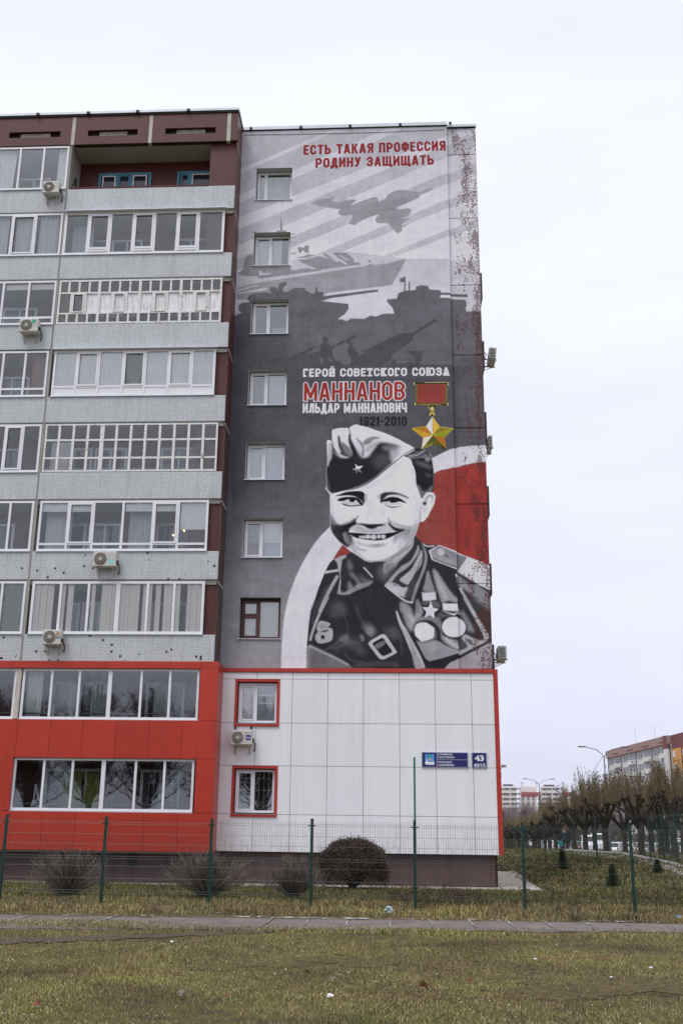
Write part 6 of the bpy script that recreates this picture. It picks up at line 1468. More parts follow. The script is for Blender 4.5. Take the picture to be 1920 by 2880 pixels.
zt_f = lambda x: float(np.interp(x, postx[2:9], ztop))
for x in postx: post(fence, x, FY, -.1, zt_f(x))
for a, b in zip(postx, postx[1:]): wirepanel(fence, a+.045, b-.045, FY-.035, .04, (zt_f(a)+zt_f(b))/2-.03)
x = postx[6]; p = aty(951*1.22449, 1740*1.22449, FY+.06)
pole = thing('metal_pole', 'tall bright green square pole rising above the fence before the white wall', 'pole', (x, FY+.06, 0))
MB().bevbox(p[0]-.022, p[0]+.022, FY+.045, FY+.09, .0, p[2], .004).build('shaft', M_fence2, pole); MB().box(p[0]-.024,p[0]+.024,FY+.043,FY+.092,p[2],p[2]+.008).build('cap', M_fence2, pole)
# second fence behind the meadow, and its return toward the right
f2 = thing('mesh_fence', 'farther green wire fence between the meadow and the footpath', 'fence', (14,16,.5))
q1, q2, q3 = hit(*k6(517,1122)), hit(*k6(912,1150)), hit(*k6(1318,1152))
def at_depth(px_, y0, Y): p = aty(*k6(px_, y0), Y); return (float(p[0]), Y)
Yf = 16.0; A_ = at_depth(512,960,Yf); B_2 = at_depth(905,980,Yf); C2 = at_depth(1310,985,Yf-.2); dxx = B_2[0]-A_[0]
pts2 = [(A_[0]-2*dxx,Yf+.3),(A_[0]-dxx,Yf+.1),A_,B_2,C2,at_depth(1412,990,14.2),at_depth(1515,1000,11.8),at_depth(1640,1010,9.4),at_depth(1790,1020,7.0)]
for (x_, y_) in pts2: post(f2, x_, y_, float(H(x_,y_))-.1, float(H(x_,y_))+2.03)
for a, b in zip(pts2, pts2[1:]): wirepanel(f2, a[0], b[0], 0, float(H(*a))+.05, float(H(*a))+2.0, .055, .0026, ya=a[1], yb=b[1])
# ================================================================ shrubs
M_twig = simple('grey_brown_twig', (92,80,76), .9, .2, 6); M_tip = simple('pale_twig', (136,124,116), .9, .15, 6)
M_bush = simple('dark_red_brown_leaf', (78,60,54), .85, .45, 14); M_bark = simple('dark_bark', (60,54,48), .95, .25, 5, bump=.6)
def shrub(label, px, py, hgt, rad, n, seed, squash=1.0):
    p = atz(px, py, 0); r = random.Random(seed); t = thing('bare_shrub', label, 'shrub', (p[0],p[1],0), 'bare shrubs behind the fence', local=True)
    m = MB(); m2 = MB()
    for i in range(n):
        a = r.random()*2*math.pi; el = r.random()**.62; tx, ty = rad*el*math.cos(a), rad*.8*el*math.sin(a)
        tz = hgt*(math.sqrt(max(.05,1-(el*.84)**2))*r.uniform(.55,1.08))
        b = (r.uniform(-.09,.09)*rad, r.uniform(-.09,.09)*rad, 0); pts = []
        for k in range(5):
            u = k/4; e2 = u**1.15; pts.append((b[0]+(tx-b[0])*e2+r.uniform(-.03,.03)*u, b[1]+(ty-b[1])*e2+r.uniform(-.03,.03)*u, tz*u**.82))
        m.tube(pts, [.014,.010,.008,.006,.003], 3, False)
        for j in range(8):
            k = r.randint(1,3); u = r.random(); q = [pts[k][c]+(pts[k+1][c]-pts[k][c])*u for c in range(3)]
            L = r.uniform(.1,.3)*hgt; d = Vector((tx*.6+r.uniform(-.4,.4), ty*.6+r.uniform(-.4,.4), r.uniform(.4,1.1))).normalized()
            e_ = (q[0]+d.x*L, q[1]+d.y*L, min(q[2]+d.z*L, hgt*1.05)); mid = ((q[0]+e_[0])/2+r.uniform(-.03,.03),(q[1]+e_[1])/2,(q[2]+e_[2])/2)
            (m2 if r.random() < .35 else m).tube([q, mid, e_], [.0045,.0035,.002], 3, False)
    stuff(m.build('branch', M_twig, t)); stuff(m2.build('twig', M_tip, t)); return t
shrub('leftmost bare twiggy shrub, wide and rounded, before the red cladding', 188, 2532, 1.12, 1.0, 210, 1)
shrub('widest bare shrub spreading behind the second green post, before the red corner', 582, 2532, 1.12, 1.2, 240, 2)
shrub('bare shrub tight against the left side of the dark clipped bush', 826, 2535, 1.02, .85, 190, 3)
p = atz(992, 2504, 0); t = thing('clipped_bush', 'dense dark reddish-brown rounded bush before the white cladding', 'bush', (p[0],p[1],0), local=True)
rb = np.random.RandomState(8); n = 52000; a = rb.uniform(0,2*np.pi,n); u = rb.uniform(0,1,n); rr = rb.uniform(.55,1.0,n)**.5*(1+.10*rb.rand(n)**6)
el = np.arccos(1-u); X_ = 1.03*rr*np.sin(el)*np.cos(a); Y_ = 1.0*rr*np.sin(el)*np.sin(a); Z_ = .12+1.3*rr*np.cos(el)**.55*(1-.0*u)
lump = 1+.06*np.sin(a*5+3*el)+.05*np.sin(a*9-5*el)+.05*np.sin(a*3+el*9); X_ *= lump; Y_ *= lump; Z_ *= (1+.03*np.sin(a*7)); s_ = rb.uniform(.010,.024,n)
c_p = np.stack([X_,Y_,Z_],1); d1 = rb.normal(size=(n,3)); d1 /= np.linalg.norm(d1,axis=1)[:,None]; d2 = np.cross(d1, rb.normal(size=(n,3))); d2 /= np.linalg.norm(d2,axis=1)[:,None]
V = np.stack([c_p-d1*s_[:,None]*1.3, c_p+d2*s_[:,None]*.7, c_p+d1*s_[:,None]*1.3, c_p-d2*s_[:,None]*.7],1).reshape(-1,3)
stuff(link('foliage', npmesh('foliage', V, np.arange(n*4).reshape(-1,4), M_bush), t))
m = MB(); r = random.Random(4)
for i in range(260):
    a = r.random()*6.28; e_ = r.random()**.5; m.tube([(0,0,0),(e_*.5*math.cos(a),e_*.5*math.sin(a),.45),(e_*1.0*math.cos(a),e_*.95*math.sin(a),.2+1.22*math.sqrt(max(.05,1-e_*e_)))], [.012,.008,.003], 3, False)
stuff(m.build('branch', M_bark, t))
# little spruces in the meadow
M_need = simple('spruce_needle', (76,86,62), .85, .25, 12)
def spruce(label, px, py, h, seed):
    p = hit(px, py); t = thing('young_spruce', label, 'spruce', tuple(p), 'young spruces in the meadow', local=True); r = random.Random(seed)
    MB().tube([(0,0,0),(0,0,h)], [.025,.006], 5).build('trunk', M_bark, t); m = MB()
    for i in range(70):
        z = h*(.06+.9*(i/70)**1.1); L = ((h-z)*.40+.03)*r.uniform(.7,1.1); a = i*2.399; dx, dy = math.cos(a), math.sin(a); up_ = L*.35
        m.tube([(0,0,z),(L*dx*.6,L*dy*.6,z-.02),(L*dx,L*dy,z+up_*.5)], [.012,.008,.004], 3, False)
        for k in range(26):
            u = (k+.5)/26; c = (L*dx*u, L*dy*u, z+up_*.5*u*u-.01); s = r.choice([-1,1]); w = .075*(1.15-u)
            m.face([c, (c[0]-dy*w*s+dx*.03, c[1]+dx*w*s+dy*.03, c[2]+r.uniform(-.03,.06)), (c[0]+dx*.035, c[1]+dy*.035, c[2]+.03)])
    stuff(m.build('needles', M_need, t))
spruce('taller young spruce left in the meadow, below the walking person', *k6(655,1212), .8, 1)
spruce('young spruce nearer the fence, in the middle of the meadow', *k6(1035,1352), .72, 2)
spruce('smallest spruce at the right of the meadow near the footpath', *k6(1375,1235), .45, 3)
# ================================================================ pollarded street trees
M_shoot = simple('olive_brown_shoot', (128,113,90), .9, .2, 4); M_lf = simple('last_dark_leaf', (58,58,44), .85, .2, 8)
def pollard_meshes(seed, dense=1.0, lk=1.0):
    r = random.Random(seed); tr = MB(); sh = MB(); lf = MB(); h = 1.75
    tr.tube([(0,0,-.3),(.02,0,.0),(0,.02,.5),(.05,0,1.1),(.02,0,h)], [.27,.21,.18,.18,.23], 9)
    heads = []; K = r.randint(8,10)
    for i in range(K):
        a = i*6.283/K*1.9+r.uniform(-.35,.35); L = r.uniform(.35,1.0)*(1.75 if i % 3 else .9); zt = 2.95+r.uniform(-.22,.2)
        p1 = (L*.42*math.cos(a)+r.uniform(-.08,.08), L*.42*math.sin(a), h+.28+r.uniform(0,.2)); p2 = (L*.8*math.cos(a), L*.8*math.sin(a)+r.uniform(-.1,.1), (h+.3+zt)/2+.12); p3 = (L*math.cos(a), L*math.sin(a), zt)
        tr.tube([(0,0,h-.35), p1, p2, p3], [.15,.11,.085,.08], 6); heads.append(p3)
        for k in range(6):
            q = (p3[0]+r.uniform(-.16,.16), p3[1]+r.uniform(-.16,.16), p3[2]+r.uniform(-.12,.12)); tr.tube([(q[0],q[1],q[2]-.1),q,(q[0]+r.uniform(-.04,.04),q[1],q[2]+.09)], [.04,.1,.02], 6)
        if r.random() < .5:
            q = (p2[0]+r.uniform(-.4,.4), p2[1]+r.uniform(-.4,.4), zt-.1); tr.tube([p2, q], [.07,.06], 5); tr.tube([(q[0],q[1],q[2]-.1),q,(q[0],q[1],q[2]+.08)], [.04,.1,.03], 6); heads.append(q)
    for i in range(int(380*dense)):
        b = r.choice(heads); a = r.random()*6.28; sp = r.uniform(.0,.22); L = lk*(r.uniform(.6,1.9)*r.uniform(.85,1.1) if r.random() < .93 else r.uniform(1.9,2.7))
        b0 = (b[0]+r.uniform(-.2,.2), b[1]+r.uniform(-.2,.2), b[2]+r.uniform(-.05,.1)); o_ = .12*L
        e_ = (b0[0]+b[0]*o_+sp*math.cos(a)*L, b0[1]+b[1]*o_+sp*math.sin(a)*L, b0[2]+L)
        mid = (b0[0]*.4+e_[0]*.6+r.uniform(-.07,.07), b0[1]*.4+e_[1]*.6+r.uniform(-.07,.07), b0[2]+L*.5)
        sh.tube([b0, mid, e_], [.015,.011,.005], 3, False)
        for k in range(2):
            u = r.uniform(.2,.8); q = [mid[c]+(e_[c]-mid[c])*u for c in range(3)]; sh.tube([q, (q[0]+r.uniform(-.14,.14), q[1]+r.uniform(-.14,.14), q[2]+r.uniform(.15,.4))], [.008,.004], 3, False)
        if L > 1.5*lk:
            for k in range(r.randint(0,4)):
                q = (e_[0]+r.uniform(-.09,.09), e_[1]+r.uniform(-.09,.09), e_[2]-r.uniform(-.02,.6)); s = r.uniform(.025,.055); a = r.random()*6
                lf.face([(q[0]+s*math.cos(a+j*1.57), q[1]+r.uniform(-.03,.03), q[2]+s*math.sin(a+j*1.57)) for j in range(4)])
    return tr.mesh('trunk', M_bark, True), sh.mesh('shoots', M_shoot), lf.mesh('leaves', M_lf)
variants = [pollard_meshes(s, 1.1, .8) for s in (1,2,3,4)]+[pollard_meshes(s, .9, .5) for s in (5,6,7)]
def pollard(px, dist, s, label, v, dz=0, group='pollarded trees along the street'):
    p = atd(*k6(px, 1050), dist); x_, y_ = float(p[0]), float(p[1]); t = thing('pollarded_tree', label, 'tree', (x_,y_,float(H(x_,y_))+dz), group, local=True)
    tm, sm, lm_ = variants[v % 4 if dist < 83 else 4+v % 3]; link('trunk', tm, t); stuff(link('shoots', sm, t)); stuff(link('leaves', lm_, t))
    t.scale = (s,)*3; t.rotation_euler = (0,0,v*1.7+px*.01); return t
lab = 'knobbly pollarded tree, '
TR = [(1250,64,1.05,lab+'its crooked arms spread left before the pale grey car',0),(1500,61,1.08,lab+'rightmost of the near row at the frame edge',1),(1400,68,1.05,lab+'second from the right edge in the near row',2),
 (985,73,1.08,lab+'the stoutest, with arms raised left of the second fence corner',3),(830,80,1.0,lab+'first left of the stoutest pollard',0),(742,86,1.0,lab+'between the stoutest pollard and the walking person',1),
 (603,93,1.0,lab+'forked low, just left of the walking person',2),(556,100,1.0,lab+'second left of the walking person',3),(475,106,1.0,lab+'beside the left post of the farther fence',0),(430,112,1.0,lab+'third left of the walking person',1),(380,120,1.0,lab+'near the left end of the row',2),(320,128,1.0,lab+'next to the left end of the row',3),(262,137,1.0,lab+'nearest the red corner of the block',1)]
for i, a in enumerate(TR): pollard(*a)
for i, (px_, d_) in enumerate([(690,112),(900,82),(1130,78),(1330,78),(1450,74),(1570,72),(640,120),(520,128),(1640,66),(230,150),(350,150),(450,145),(1400,86)]):
    pollard(px_, d_, .9+.05*(i % 3), 'slimmer pollarded tree in the farther rows, half hidden behind nearer ones', i, group='pollarded trees of the farther rows')
# bare trees far beyond, purple grey
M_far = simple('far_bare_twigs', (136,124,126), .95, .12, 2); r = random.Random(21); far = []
for s in range(3):
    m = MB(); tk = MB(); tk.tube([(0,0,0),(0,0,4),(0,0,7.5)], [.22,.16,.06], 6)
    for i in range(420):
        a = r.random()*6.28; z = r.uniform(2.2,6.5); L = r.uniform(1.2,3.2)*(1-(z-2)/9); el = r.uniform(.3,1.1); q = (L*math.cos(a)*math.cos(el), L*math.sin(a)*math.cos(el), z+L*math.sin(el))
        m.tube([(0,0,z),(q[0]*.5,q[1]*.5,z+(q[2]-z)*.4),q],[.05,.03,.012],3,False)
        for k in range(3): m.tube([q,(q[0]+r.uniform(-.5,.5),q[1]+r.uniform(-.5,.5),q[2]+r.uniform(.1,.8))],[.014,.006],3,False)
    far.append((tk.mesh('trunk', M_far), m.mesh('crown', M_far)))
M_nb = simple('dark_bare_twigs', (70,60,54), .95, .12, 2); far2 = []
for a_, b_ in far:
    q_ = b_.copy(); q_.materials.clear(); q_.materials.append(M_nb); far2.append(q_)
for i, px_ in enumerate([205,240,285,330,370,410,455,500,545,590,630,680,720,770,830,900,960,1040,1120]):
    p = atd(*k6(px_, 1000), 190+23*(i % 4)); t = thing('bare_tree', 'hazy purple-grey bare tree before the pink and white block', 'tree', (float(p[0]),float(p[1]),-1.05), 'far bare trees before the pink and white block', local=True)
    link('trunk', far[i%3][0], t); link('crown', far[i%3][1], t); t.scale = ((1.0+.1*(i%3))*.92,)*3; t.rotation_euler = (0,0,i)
# ================================================================ street lamps
M_lmp = simple('lamp_grey', (116,116,122), .6, .1, 2)
def lamp(label, px, ytop, dist, arm, h):
    p = atd(*k6(px, ytop), dist); x_, y_ = float(p[0]), float(p[1]); g0 = float(H(x_,y_)); Z = float(p[2])-g0
    t = thing('street_lamp', label, 'street lamp', (x_,y_,g0), 'two-armed street lamps', local=True)
    MB().tube([(0,0,-.2),(0,0,Z*.5),(0,0,Z-2.4)], [.17,.14,.11], 8).build('pole', simple('concrete_pole', (92,92,90), .9, .1, 2), t)
    m = MB(); m.tube([(0,0,Z-2.4),(0,0,Z-1.0)], .05, 6)
    for s in (-1,1): m.tube([(0,0,Z-1.0),(s*.15,0,Z-.7),(s*.6,0,Z-.35),(s*arm*.8,0,Z-.12)], .035, 5)
    m.build('arm', M_lmp, t)
    for s in (-1,1):
        mm = MB(); mm.bevbox(s*arm*.8-.05 if s > 0 else s*arm-.2, s*arm+.2 if s > 0 else s*arm*.8+.05, -.1, .1, Z-.16, Z-.05, .02); mm.build('lamp_head', M_lmp, t)
    mm = MB(); mm.bevbox(-.16,.16,-.16,.16,Z-2.6,Z-2.3,.02); mm.bevbox(-.2,.2,-.12,.12,Z-4.9,Z-4.8,.02); mm.build('junction_box', M_lmp, t); return t, Z
lamp('nearer two-armed street lamp rising left of the big far block', 960, 262, 92, 1.9, 10); lamp('farther two-armed street lamp before the pink and white block', 470, 510, 160, 2.1, 10)
a = atd(*k6(958,340), 92); b = atd(*k6(600,600), 150); m = MB(); m.tube([tuple(a+(b-a)*u-np.array([0,0,1.6*math.sin(math.pi*u)])) for u in np.linspace(0,1,12)], .02, 3); tag(m.build('overhead_cable', M_black), 'thin overhead cable running down left from the nearer street lamp', 'cable')
# ================================================================ parked cars
def car_meshes():
    b = MB(); prof = [(-2.1,.45),(-2.12,.75),(-2.0,.95),(-1.9,1.0),(-1.55,1.42),(-1.2,1.48),(.3,1.47),(.55,1.38),(1.1,1.0),(1.9,.88),(2.1,.7),(2.12,.42),(1.75,.3),(-1.8,.3)]
    rings = []
    for yy_, k in ((-.84,.0),(-.86,.35),(.86,.35),(.84,.0)):
        rings.append(yy_)
    def ring(y, top): return [(x, y*(1-.16*max(0,min(1,(z-.95)/.5))), z) for x, z in prof]
    A, B = ring(-.86,0), ring(.86,0); N = len(prof)
    b.face(A[::-1]); b.face(B)
    for i in range(N): b.face([A[i], A[(i+1)%N], B[(i+1)%N], B[i]])
    g_ = MB()
    for s in (-1,1):
        y0, y1 = s*.868, s*.745
        g_.face([(-1.75,y0*.985,1.02),(.95,y0*.985,1.02),(.42,y1,1.38),(-1.45,y1,1.38)])
    g_.face([(-1.93,-.76,1.03),(-1.93,.76,1.03),(-1.60,.66,1.38),(-1.60,-.66,1.38)]); g_.face([(1.06,-.74,1.04),(.6,-.64,1.37),(.6,.64,1.37),(1.06,.74,1.04)])
    w = MB(); w.tube([(0,-.1,0),(0,.1,0)], [.32,.32], 16); rm = MB(); rm.tube([(0,-.105,0),(0,.105,0)], [.18,.18], 10)
    tl = MB().bevbox(-2.15,-2.05,-.08,.08,-.11,.11,.02); hl = MB().bevbox(2.04,2.14,-.12,.12,-.06,.06,.02); bp = MB().bevbox(-2.17,-2.1,-.7,.7,.38,.58,.02); pl_ = MB().box(-2.18,-2.17,-.26,.26,.62,.74)
    return b, g_, w, rm, tl, hl, bp, pl_
cb = car_meshes(); M_tyre = simple('tyre', (30,30,32), .9, .1, 5); M_rim = simple('rim', (150,150,154), .4, .1, 5, metal=.6); M_tail = simple('tail_lamp', (140,24,24), .3, .1, 5); M_head = simple('head_lamp', (200,204,210), .2, .05, 5); M_cglass = simple('car_glass', (40,46,52), .1, .1, 3, spec=.8)
gm = cb[1].mesh('car_windows', M_cglass); wm = cb[2].mesh('wheel', M_tyre, True); rmm = cb[3].mesh('rim', M_rim); tm_ = cb[4].mesh('tail_light', M_tail); hm = cb[5].mesh('headlight', M_head); pm_ = cb[7].mesh('number_plate', M_wht)
def car(px, py, dist, col, label, ang, sc=(1,1,1)):
    p = atd(*k6(px, py), dist); x_, y_ = float(p[0]), float(p[1])
    t = thing('parked_car', label, 'car', (x_,y_,float(H(x_,y_))+.02), 'cars parked behind the pollarded trees', local=True); cm = simple('car_paint', col, .3, .03, 2, spec=.6)
    link('body', cb[0].mesh('car_body', cm, False), t); link('windows', gm, t); link('number_plate', pm_, t); cb[6].build('bumper', cm, t)
    for sx_ in (-1.32,1.35):
        for sy in (-.78,.78):
            w = link('wheel', wm, t, (sx_,sy,.32)); link('rim', rmm, w)
    for sy in (-.7,.7): link('tail_light', tm_, t, (0,sy,.85)); link('headlight', hm, t, (0,sy*.9,.7))
    t.rotation_euler = (0,0,ang); t.scale = sc
A9 = math.pi/2-.1
for a in [(1060,1060,118,(206,210,214),'white hatchback half turned, right of the stoutest pollard',A9-.35),(1118,1060,121,(224,228,232),'white car seen from behind with red tail lights, next to the white hatchback',A9),(1198,1060,121,(120,30,36),'dark red car parked third from the near post',A9),
 (1290,1060,119,(120,124,128),'grey hatchback behind the second fence corner',A9-.3),(1385,1062,112,(168,180,182),'pale grey-green estate car in front of the row',A9+.1),(1490,1062,104,(196,200,206),'silver van-like car near the right frame edge',A9,(1,1,1.2)),(1570,1062,102,(200,202,208),'white car cut by the right frame edge',A9),
 (850,1045,126,(226,228,232),'white van with tall body behind the pollards in the middle',A9,(1.05,1.05,1.45)),(920,1030,135,(226,228,232),'tall white van farther back, right of the first van',A9,(1.05,1.05,1.6)),(775,1050,128,(60,62,68),'dark grey car right of the walking person',A9-.3),(705,1045,128,(72,70,110),'dark blue-violet car just right of the walking person',A9),
 (622,1035,140,(222,226,230),'white car left of the walking person',A9),(580,1030,142,(186,196,200),'pale silver car between two trunks left of the person',A9),(535,1028,145,(150,170,176),'light teal-grey car at the left end of the parked row',A9),(435,1000,170,(230,232,236),'farthest white van glimpsed between trunks at the left',A9,(1,1,1.5))]: car(*a)
# low building glimpsed between trunks
p = atd(*k6(545,1000), 210); t = thing('kiosk', 'small peach coloured building glimpsed between the far trunks', 'building', (float(p[0]),float(p[1]),-1.05), local=True)
MB().box(-3.2,3.2,0,6,0,4.4).build('wall', simple('peach_render', (206,176,144), .9, .05, 1), t); MB().box(-3.4,3.4,-.2,6.2,4.4,4.6).build('roof', M_conc, t)
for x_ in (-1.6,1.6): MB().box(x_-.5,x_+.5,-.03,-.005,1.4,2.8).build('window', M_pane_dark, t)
# dark thicket under the far trees
rb = np.random.RandomState(2); n = 60000; x_ = rb.uniform(16,120,n); y_ = rb.uniform(128,175,n); zz_ = rb.rand(n)**1.2*(3.6+1.6*np.sin(x_*.23)+np.sin(x_*.9))-1.05; s_ = rb.uniform(.05,.16,n)
c_p = np.stack([x_,y_,zz_],1); d1 = rb.normal(size=(n,3))*np.array([.3,.3,1]); d1 /= np.linalg.norm(d1,axis=1)[:,None]; d2 = np.cross(d1, rb.normal(size=(n,3))); d2 /= np.linalg.norm(d2,axis=1)[:,None]
V = np.stack([c_p-d1*s_[:,None]*3, c_p+d2*s_[:,None]*.5, c_p+d1*s_[:,None]*3, c_p-d2*s_[:,None]*.5],1).reshape(-1,3)
stuff(tag(link('thicket', npmesh('thicket', V, np.arange(n*4).reshape(-1,4), simple('thicket_twigs', (76,71,64), .95, .2, .5))), 'dim brown thicket closing the view under the far trees', 'thicket'))
# ================================================================ person walking away on the footpath
p = hit(*k6(668,1066)); p = atd(*k6(668,1000), 90); gx_, gy_ = float(p[0]), float(p[1]); gz_ = float(H(gx_,gy_))+.03
def skin_body(name, verts, edges, rad, mat, parent, sub=2):
    me = bpy.data.meshes.new(name); me.from_pydata(verts, edges, []); o = bpy.data.objects.new(name, me); C_.objects.link(o)
    o.modifiers.new('skin', 'SKIN'); 
    for i, r_ in enumerate(rad): me.skin_vertices[0].data[i].radius = r_ if hasattr(r_,'__len__') else (r_, r_)
    me.skin_vertices[0].data[0].use_root = True; s_ = o.modifiers.new('sub', 'SUBSURF'); s_.levels = s_.render_levels = sub
    dg = bpy.context.evaluated_depsgraph_get(); m2 = bpy.data.meshes.new_from_object(o.evaluated_get(dg)); m2.name = name
    bpy.data.objects.remove(o); m2.materials.clear(); m2.materials.append(mat)
    m2.polygons.foreach_set('use_smooth', [True]*len(m2.polygons)); return link(name, m2, parent)
per = thing('person', 'person in dark blue coat walking away on the footpath with a teal bag', 'person', (gx_,gy_,gz_), local=True)
M_skin = simple('skin', (178,132,110), .6, .05, 8); M_coat = simple('dark_blue_coat', (44,50,66), .85, .15, 6); M_trou = simple('black_trousers', (32,32,36), .85, .1, 6); M_hat = simple('dark_hat', (52,46,52), .9, .1, 8)
V_ = [(0,0,.95),(0,0,1.15),(0,.01,1.35),(0,0,1.5),(0,.01,1.63),(0,.02,1.68),
 (-.1,0,.86),(-.12,.12,.48),(-.12,.16,.08),(-.12,.27,.04), (.1,0,.86),(.12,-.06,.48),(.12,-.22,.1),(.12,-.13,.03),
 (-.19,0,1.42),(-.27,.02,1.12),(-.26,.06,.86),(-.25,.08,.78), (.19,0,1.42),(.26,-.03,1.12),(.25,-.01,.86),(.24,0,.78)]
E_ = [(0,1),(1,2),(2,3),(3,4),(4,5),(0,6),(6,7),(7,8),(8,9),(0,10),(10,11),(11,12),(12,13),(2,14),(14,15),(15,16),(16,17),(2,18),(18,19),(19,20),(20,21)]
Rd = [(.15,.11),(.14,.11),(.16,.11),.055,.095,.08,.09,.065,.05,.04,.09,.065,.05,.04,.06,.048,.036,.035,.06,.048,.036,.035]
skin_body('body', V_, E_, Rd, M_skin, per)
skin_body('trousers', [(0,0,.95),(-.1,0,.86),(-.12,.12,.48),(-.12,.15,.12),(.1,0,.86),(.12,-.06,.48),(.12,-.21,.14)], [(0,1),(1,2),(2,3),(0,4),(4,5),(5,6)], [.15,.1,.078,.07,.1,.078,.07], M_trou, per)
skin_body('coat', [(0,0,.72),(0,0,.98),(0,0,1.2),(0,.01,1.4),(0,0,1.5),(-.2,0,1.42),(-.28,.02,1.12),(-.27,.06,.88),(.2,0,1.42),(.27,-.03,1.12),(.26,-.01,.88)], [(0,1),(1,2),(2,3),(3,4),(3,5),(5,6),(6,7),(3,8),(8,9),(9,10)], [(.21,.17),(.19,.15),(.19,.14),(.17,.13),.08,.075,.062,.055,.075,.062,.055], M_coat, per)
skin_body('hat', [(0,.01,1.63),(0,.02,1.74)], [(0,1)], [(.115,.12),(.09,.095)], M_hat, per)
m = MB(); m.bevbox(-.1,.02,.14,.3,.0,.07,.02); m.v = [(v[0]-.08,v[1],v[2]) for v in m.v]; m.build('shoe', M_black, per); m = MB(); m.bevbox(.07,.17,-.26,-.04,.0,.07,.02); m.build('shoe', M_black, per)
bag = thing('shopping_bag', 'teal shopping bag held in the left hand of the walking person', 'bag', (gx_-.32,gy_+.05,gz_+.3), local=True)
m = MB(); m.bevbox(-.17,.17,-.07,.07,.0,.4,.03); m.build('bag_body', simple('teal_plastic', (40,140,140), .5, .1, 5), bag); m = MB(); m.tube([(-.1,0,.38),(-.04,0,.5),(.04,0,.5),(.1,0,.38)], .01, 5); m.build('handle', M_fence2, bag)
# ================================================================ far blocks of flats
def facade_block(t, P0, ux, uy, L, Hh, floors, wallm, bandm, topm, roofband=1.4):
    """long facade through P0 along (ux,uy), depth behind it; windows and balconies per storey"""
    nx_, ny_ = uy, -ux
    def Q(u, d, z): return (P0[0]+ux*u+nx_*d, P0[1]+uy*u+ny_*d, z)
    def bx(m, u0, u1, d0, d1, z0, z1):
        n = len(m.v); m.v += [Q(u0,d0,z0),Q(u1,d0,z0),Q(u1,d1,z0),Q(u0,d1,z0),Q(u0,d0,z1),Q(u1,d0,z1),Q(u1,d1,z1),Q(u0,d1,z1)]
        for q in ((0,3,2,1),(4,5,6,7),(0,1,5,4),(1,2,6,5),(2,3,7,6),(3,0,4,7)): m.f.append(tuple(n+i for i in q)); m.mi.append(m.cur)
    return Q, bx
M_fw = simple('far_pale_panel', (216,216,216), .85, .06, .3); M_fb = simple('far_brown_band', (160,134,130), .85, .06, .3); M_fr = simple('far_maroon', (122,74,78), .8, .05, .3); M_fo = simple('far_orange', (212,156,92), .8, .05, .3); M_fy = simple('far_cream', (222,206,170), .8, .05, .3); M_fwin = simple('far_window', (124,128,138), .3, .25, .5, spec=.5); M_fpink = simple('far_pink', (182,98,106), .8, .05, .3); M_fdw = simple('far_dark_window', (84,84,94), .3, .3, .8); M_fwhite = simple('far_white', (226,220,218), .85, .04, .3)  # brown band and orange are paled in the colour to stand in for haze
# big block at the right: facade recedes to the left
kR = lambda x, y: (1660+x/6.031, 2030+y/6.031)
cZ = 1.6
Nn = atd(*kR(1278,230), 250); Zt = float(Nn[2]); 
def at_height(px_, py_, Z): d = ray(px_, py_); return CAM+d*(Z-CAM[2])/d[2]
Lf = at_height(*kR(250,503), Zt); v = (Lf-Nn)[:2]; L = float(np.linalg.norm(v)); u_ = v/L
t = thing('apartment_block', 'long pale nine-storey block with brown roof band receding behind the pollards', 'apartment block', (float(Nn[0]),float(Nn[1]),-1)); Q, bx = facade_block(t, Nn, u_[0], u_[1], L, Zt, 9, M_fw, M_fb, None)
side = 1 if (Q(0,1,0)[1] > Nn[1]) else -1
# d is measured away from the viewer
m = MB(); bx(m, 0, L, .6*side, 13*side, -1, Zt-1.7); m.build('wall', M_fw, t)
m = MB(); bx(m, 0, L, 0*side, 13*side, Zt-1.9, Zt); m.build('roof_band', M_fb, t)
secs = 4
for i in range(secs+1):
    m = MB(); uu = L*i/secs; bx(m, uu-.15, uu+.15, .45*side, .7*side, -1, Zt-1.8); m.build('section_joint', M_fdw, t)
for k in range(9):
    z = Zt-1.9-2.8*(k+1)
    for i in range(secs):
        a_, b_ = L*i/secs, L*(i+1)/secs; w_ = b_-a_
        m = MB(); bx(m, a_+.05*w_, a_+.5*w_, .05*side, .6*side, z-.15, z+.95); m.build('balcony', M_fw, t)
        for j in range(5):
            m = MB(); q0 = a_+(.06+.088*j)*w_; bx(m, q0, q0+.075*w_, .5*side, .62*side, z+1.0, z+2.45); m.build('balcony_glazing', M_fwin, t)
        for j in range(4):
            m = MB(); q0 = a_+(.56+.1*j)*w_; bx(m, q0, q0+.055*w_, .52*side, .62*side, z+.9, z+2.4); m.build('window', (M_fdw, M_fwin)[(i+j+k) % 2], t)
for i in range(secs):
    for j in range(12):
        m = MB(); q0 = L*i/secs+L/secs*(.05+.035*j); bx(m, q0, q0+.25, -.03*side, .05*side, Zt-1.5, Zt-1.1); m.build('roof_slot', M_fr, t)
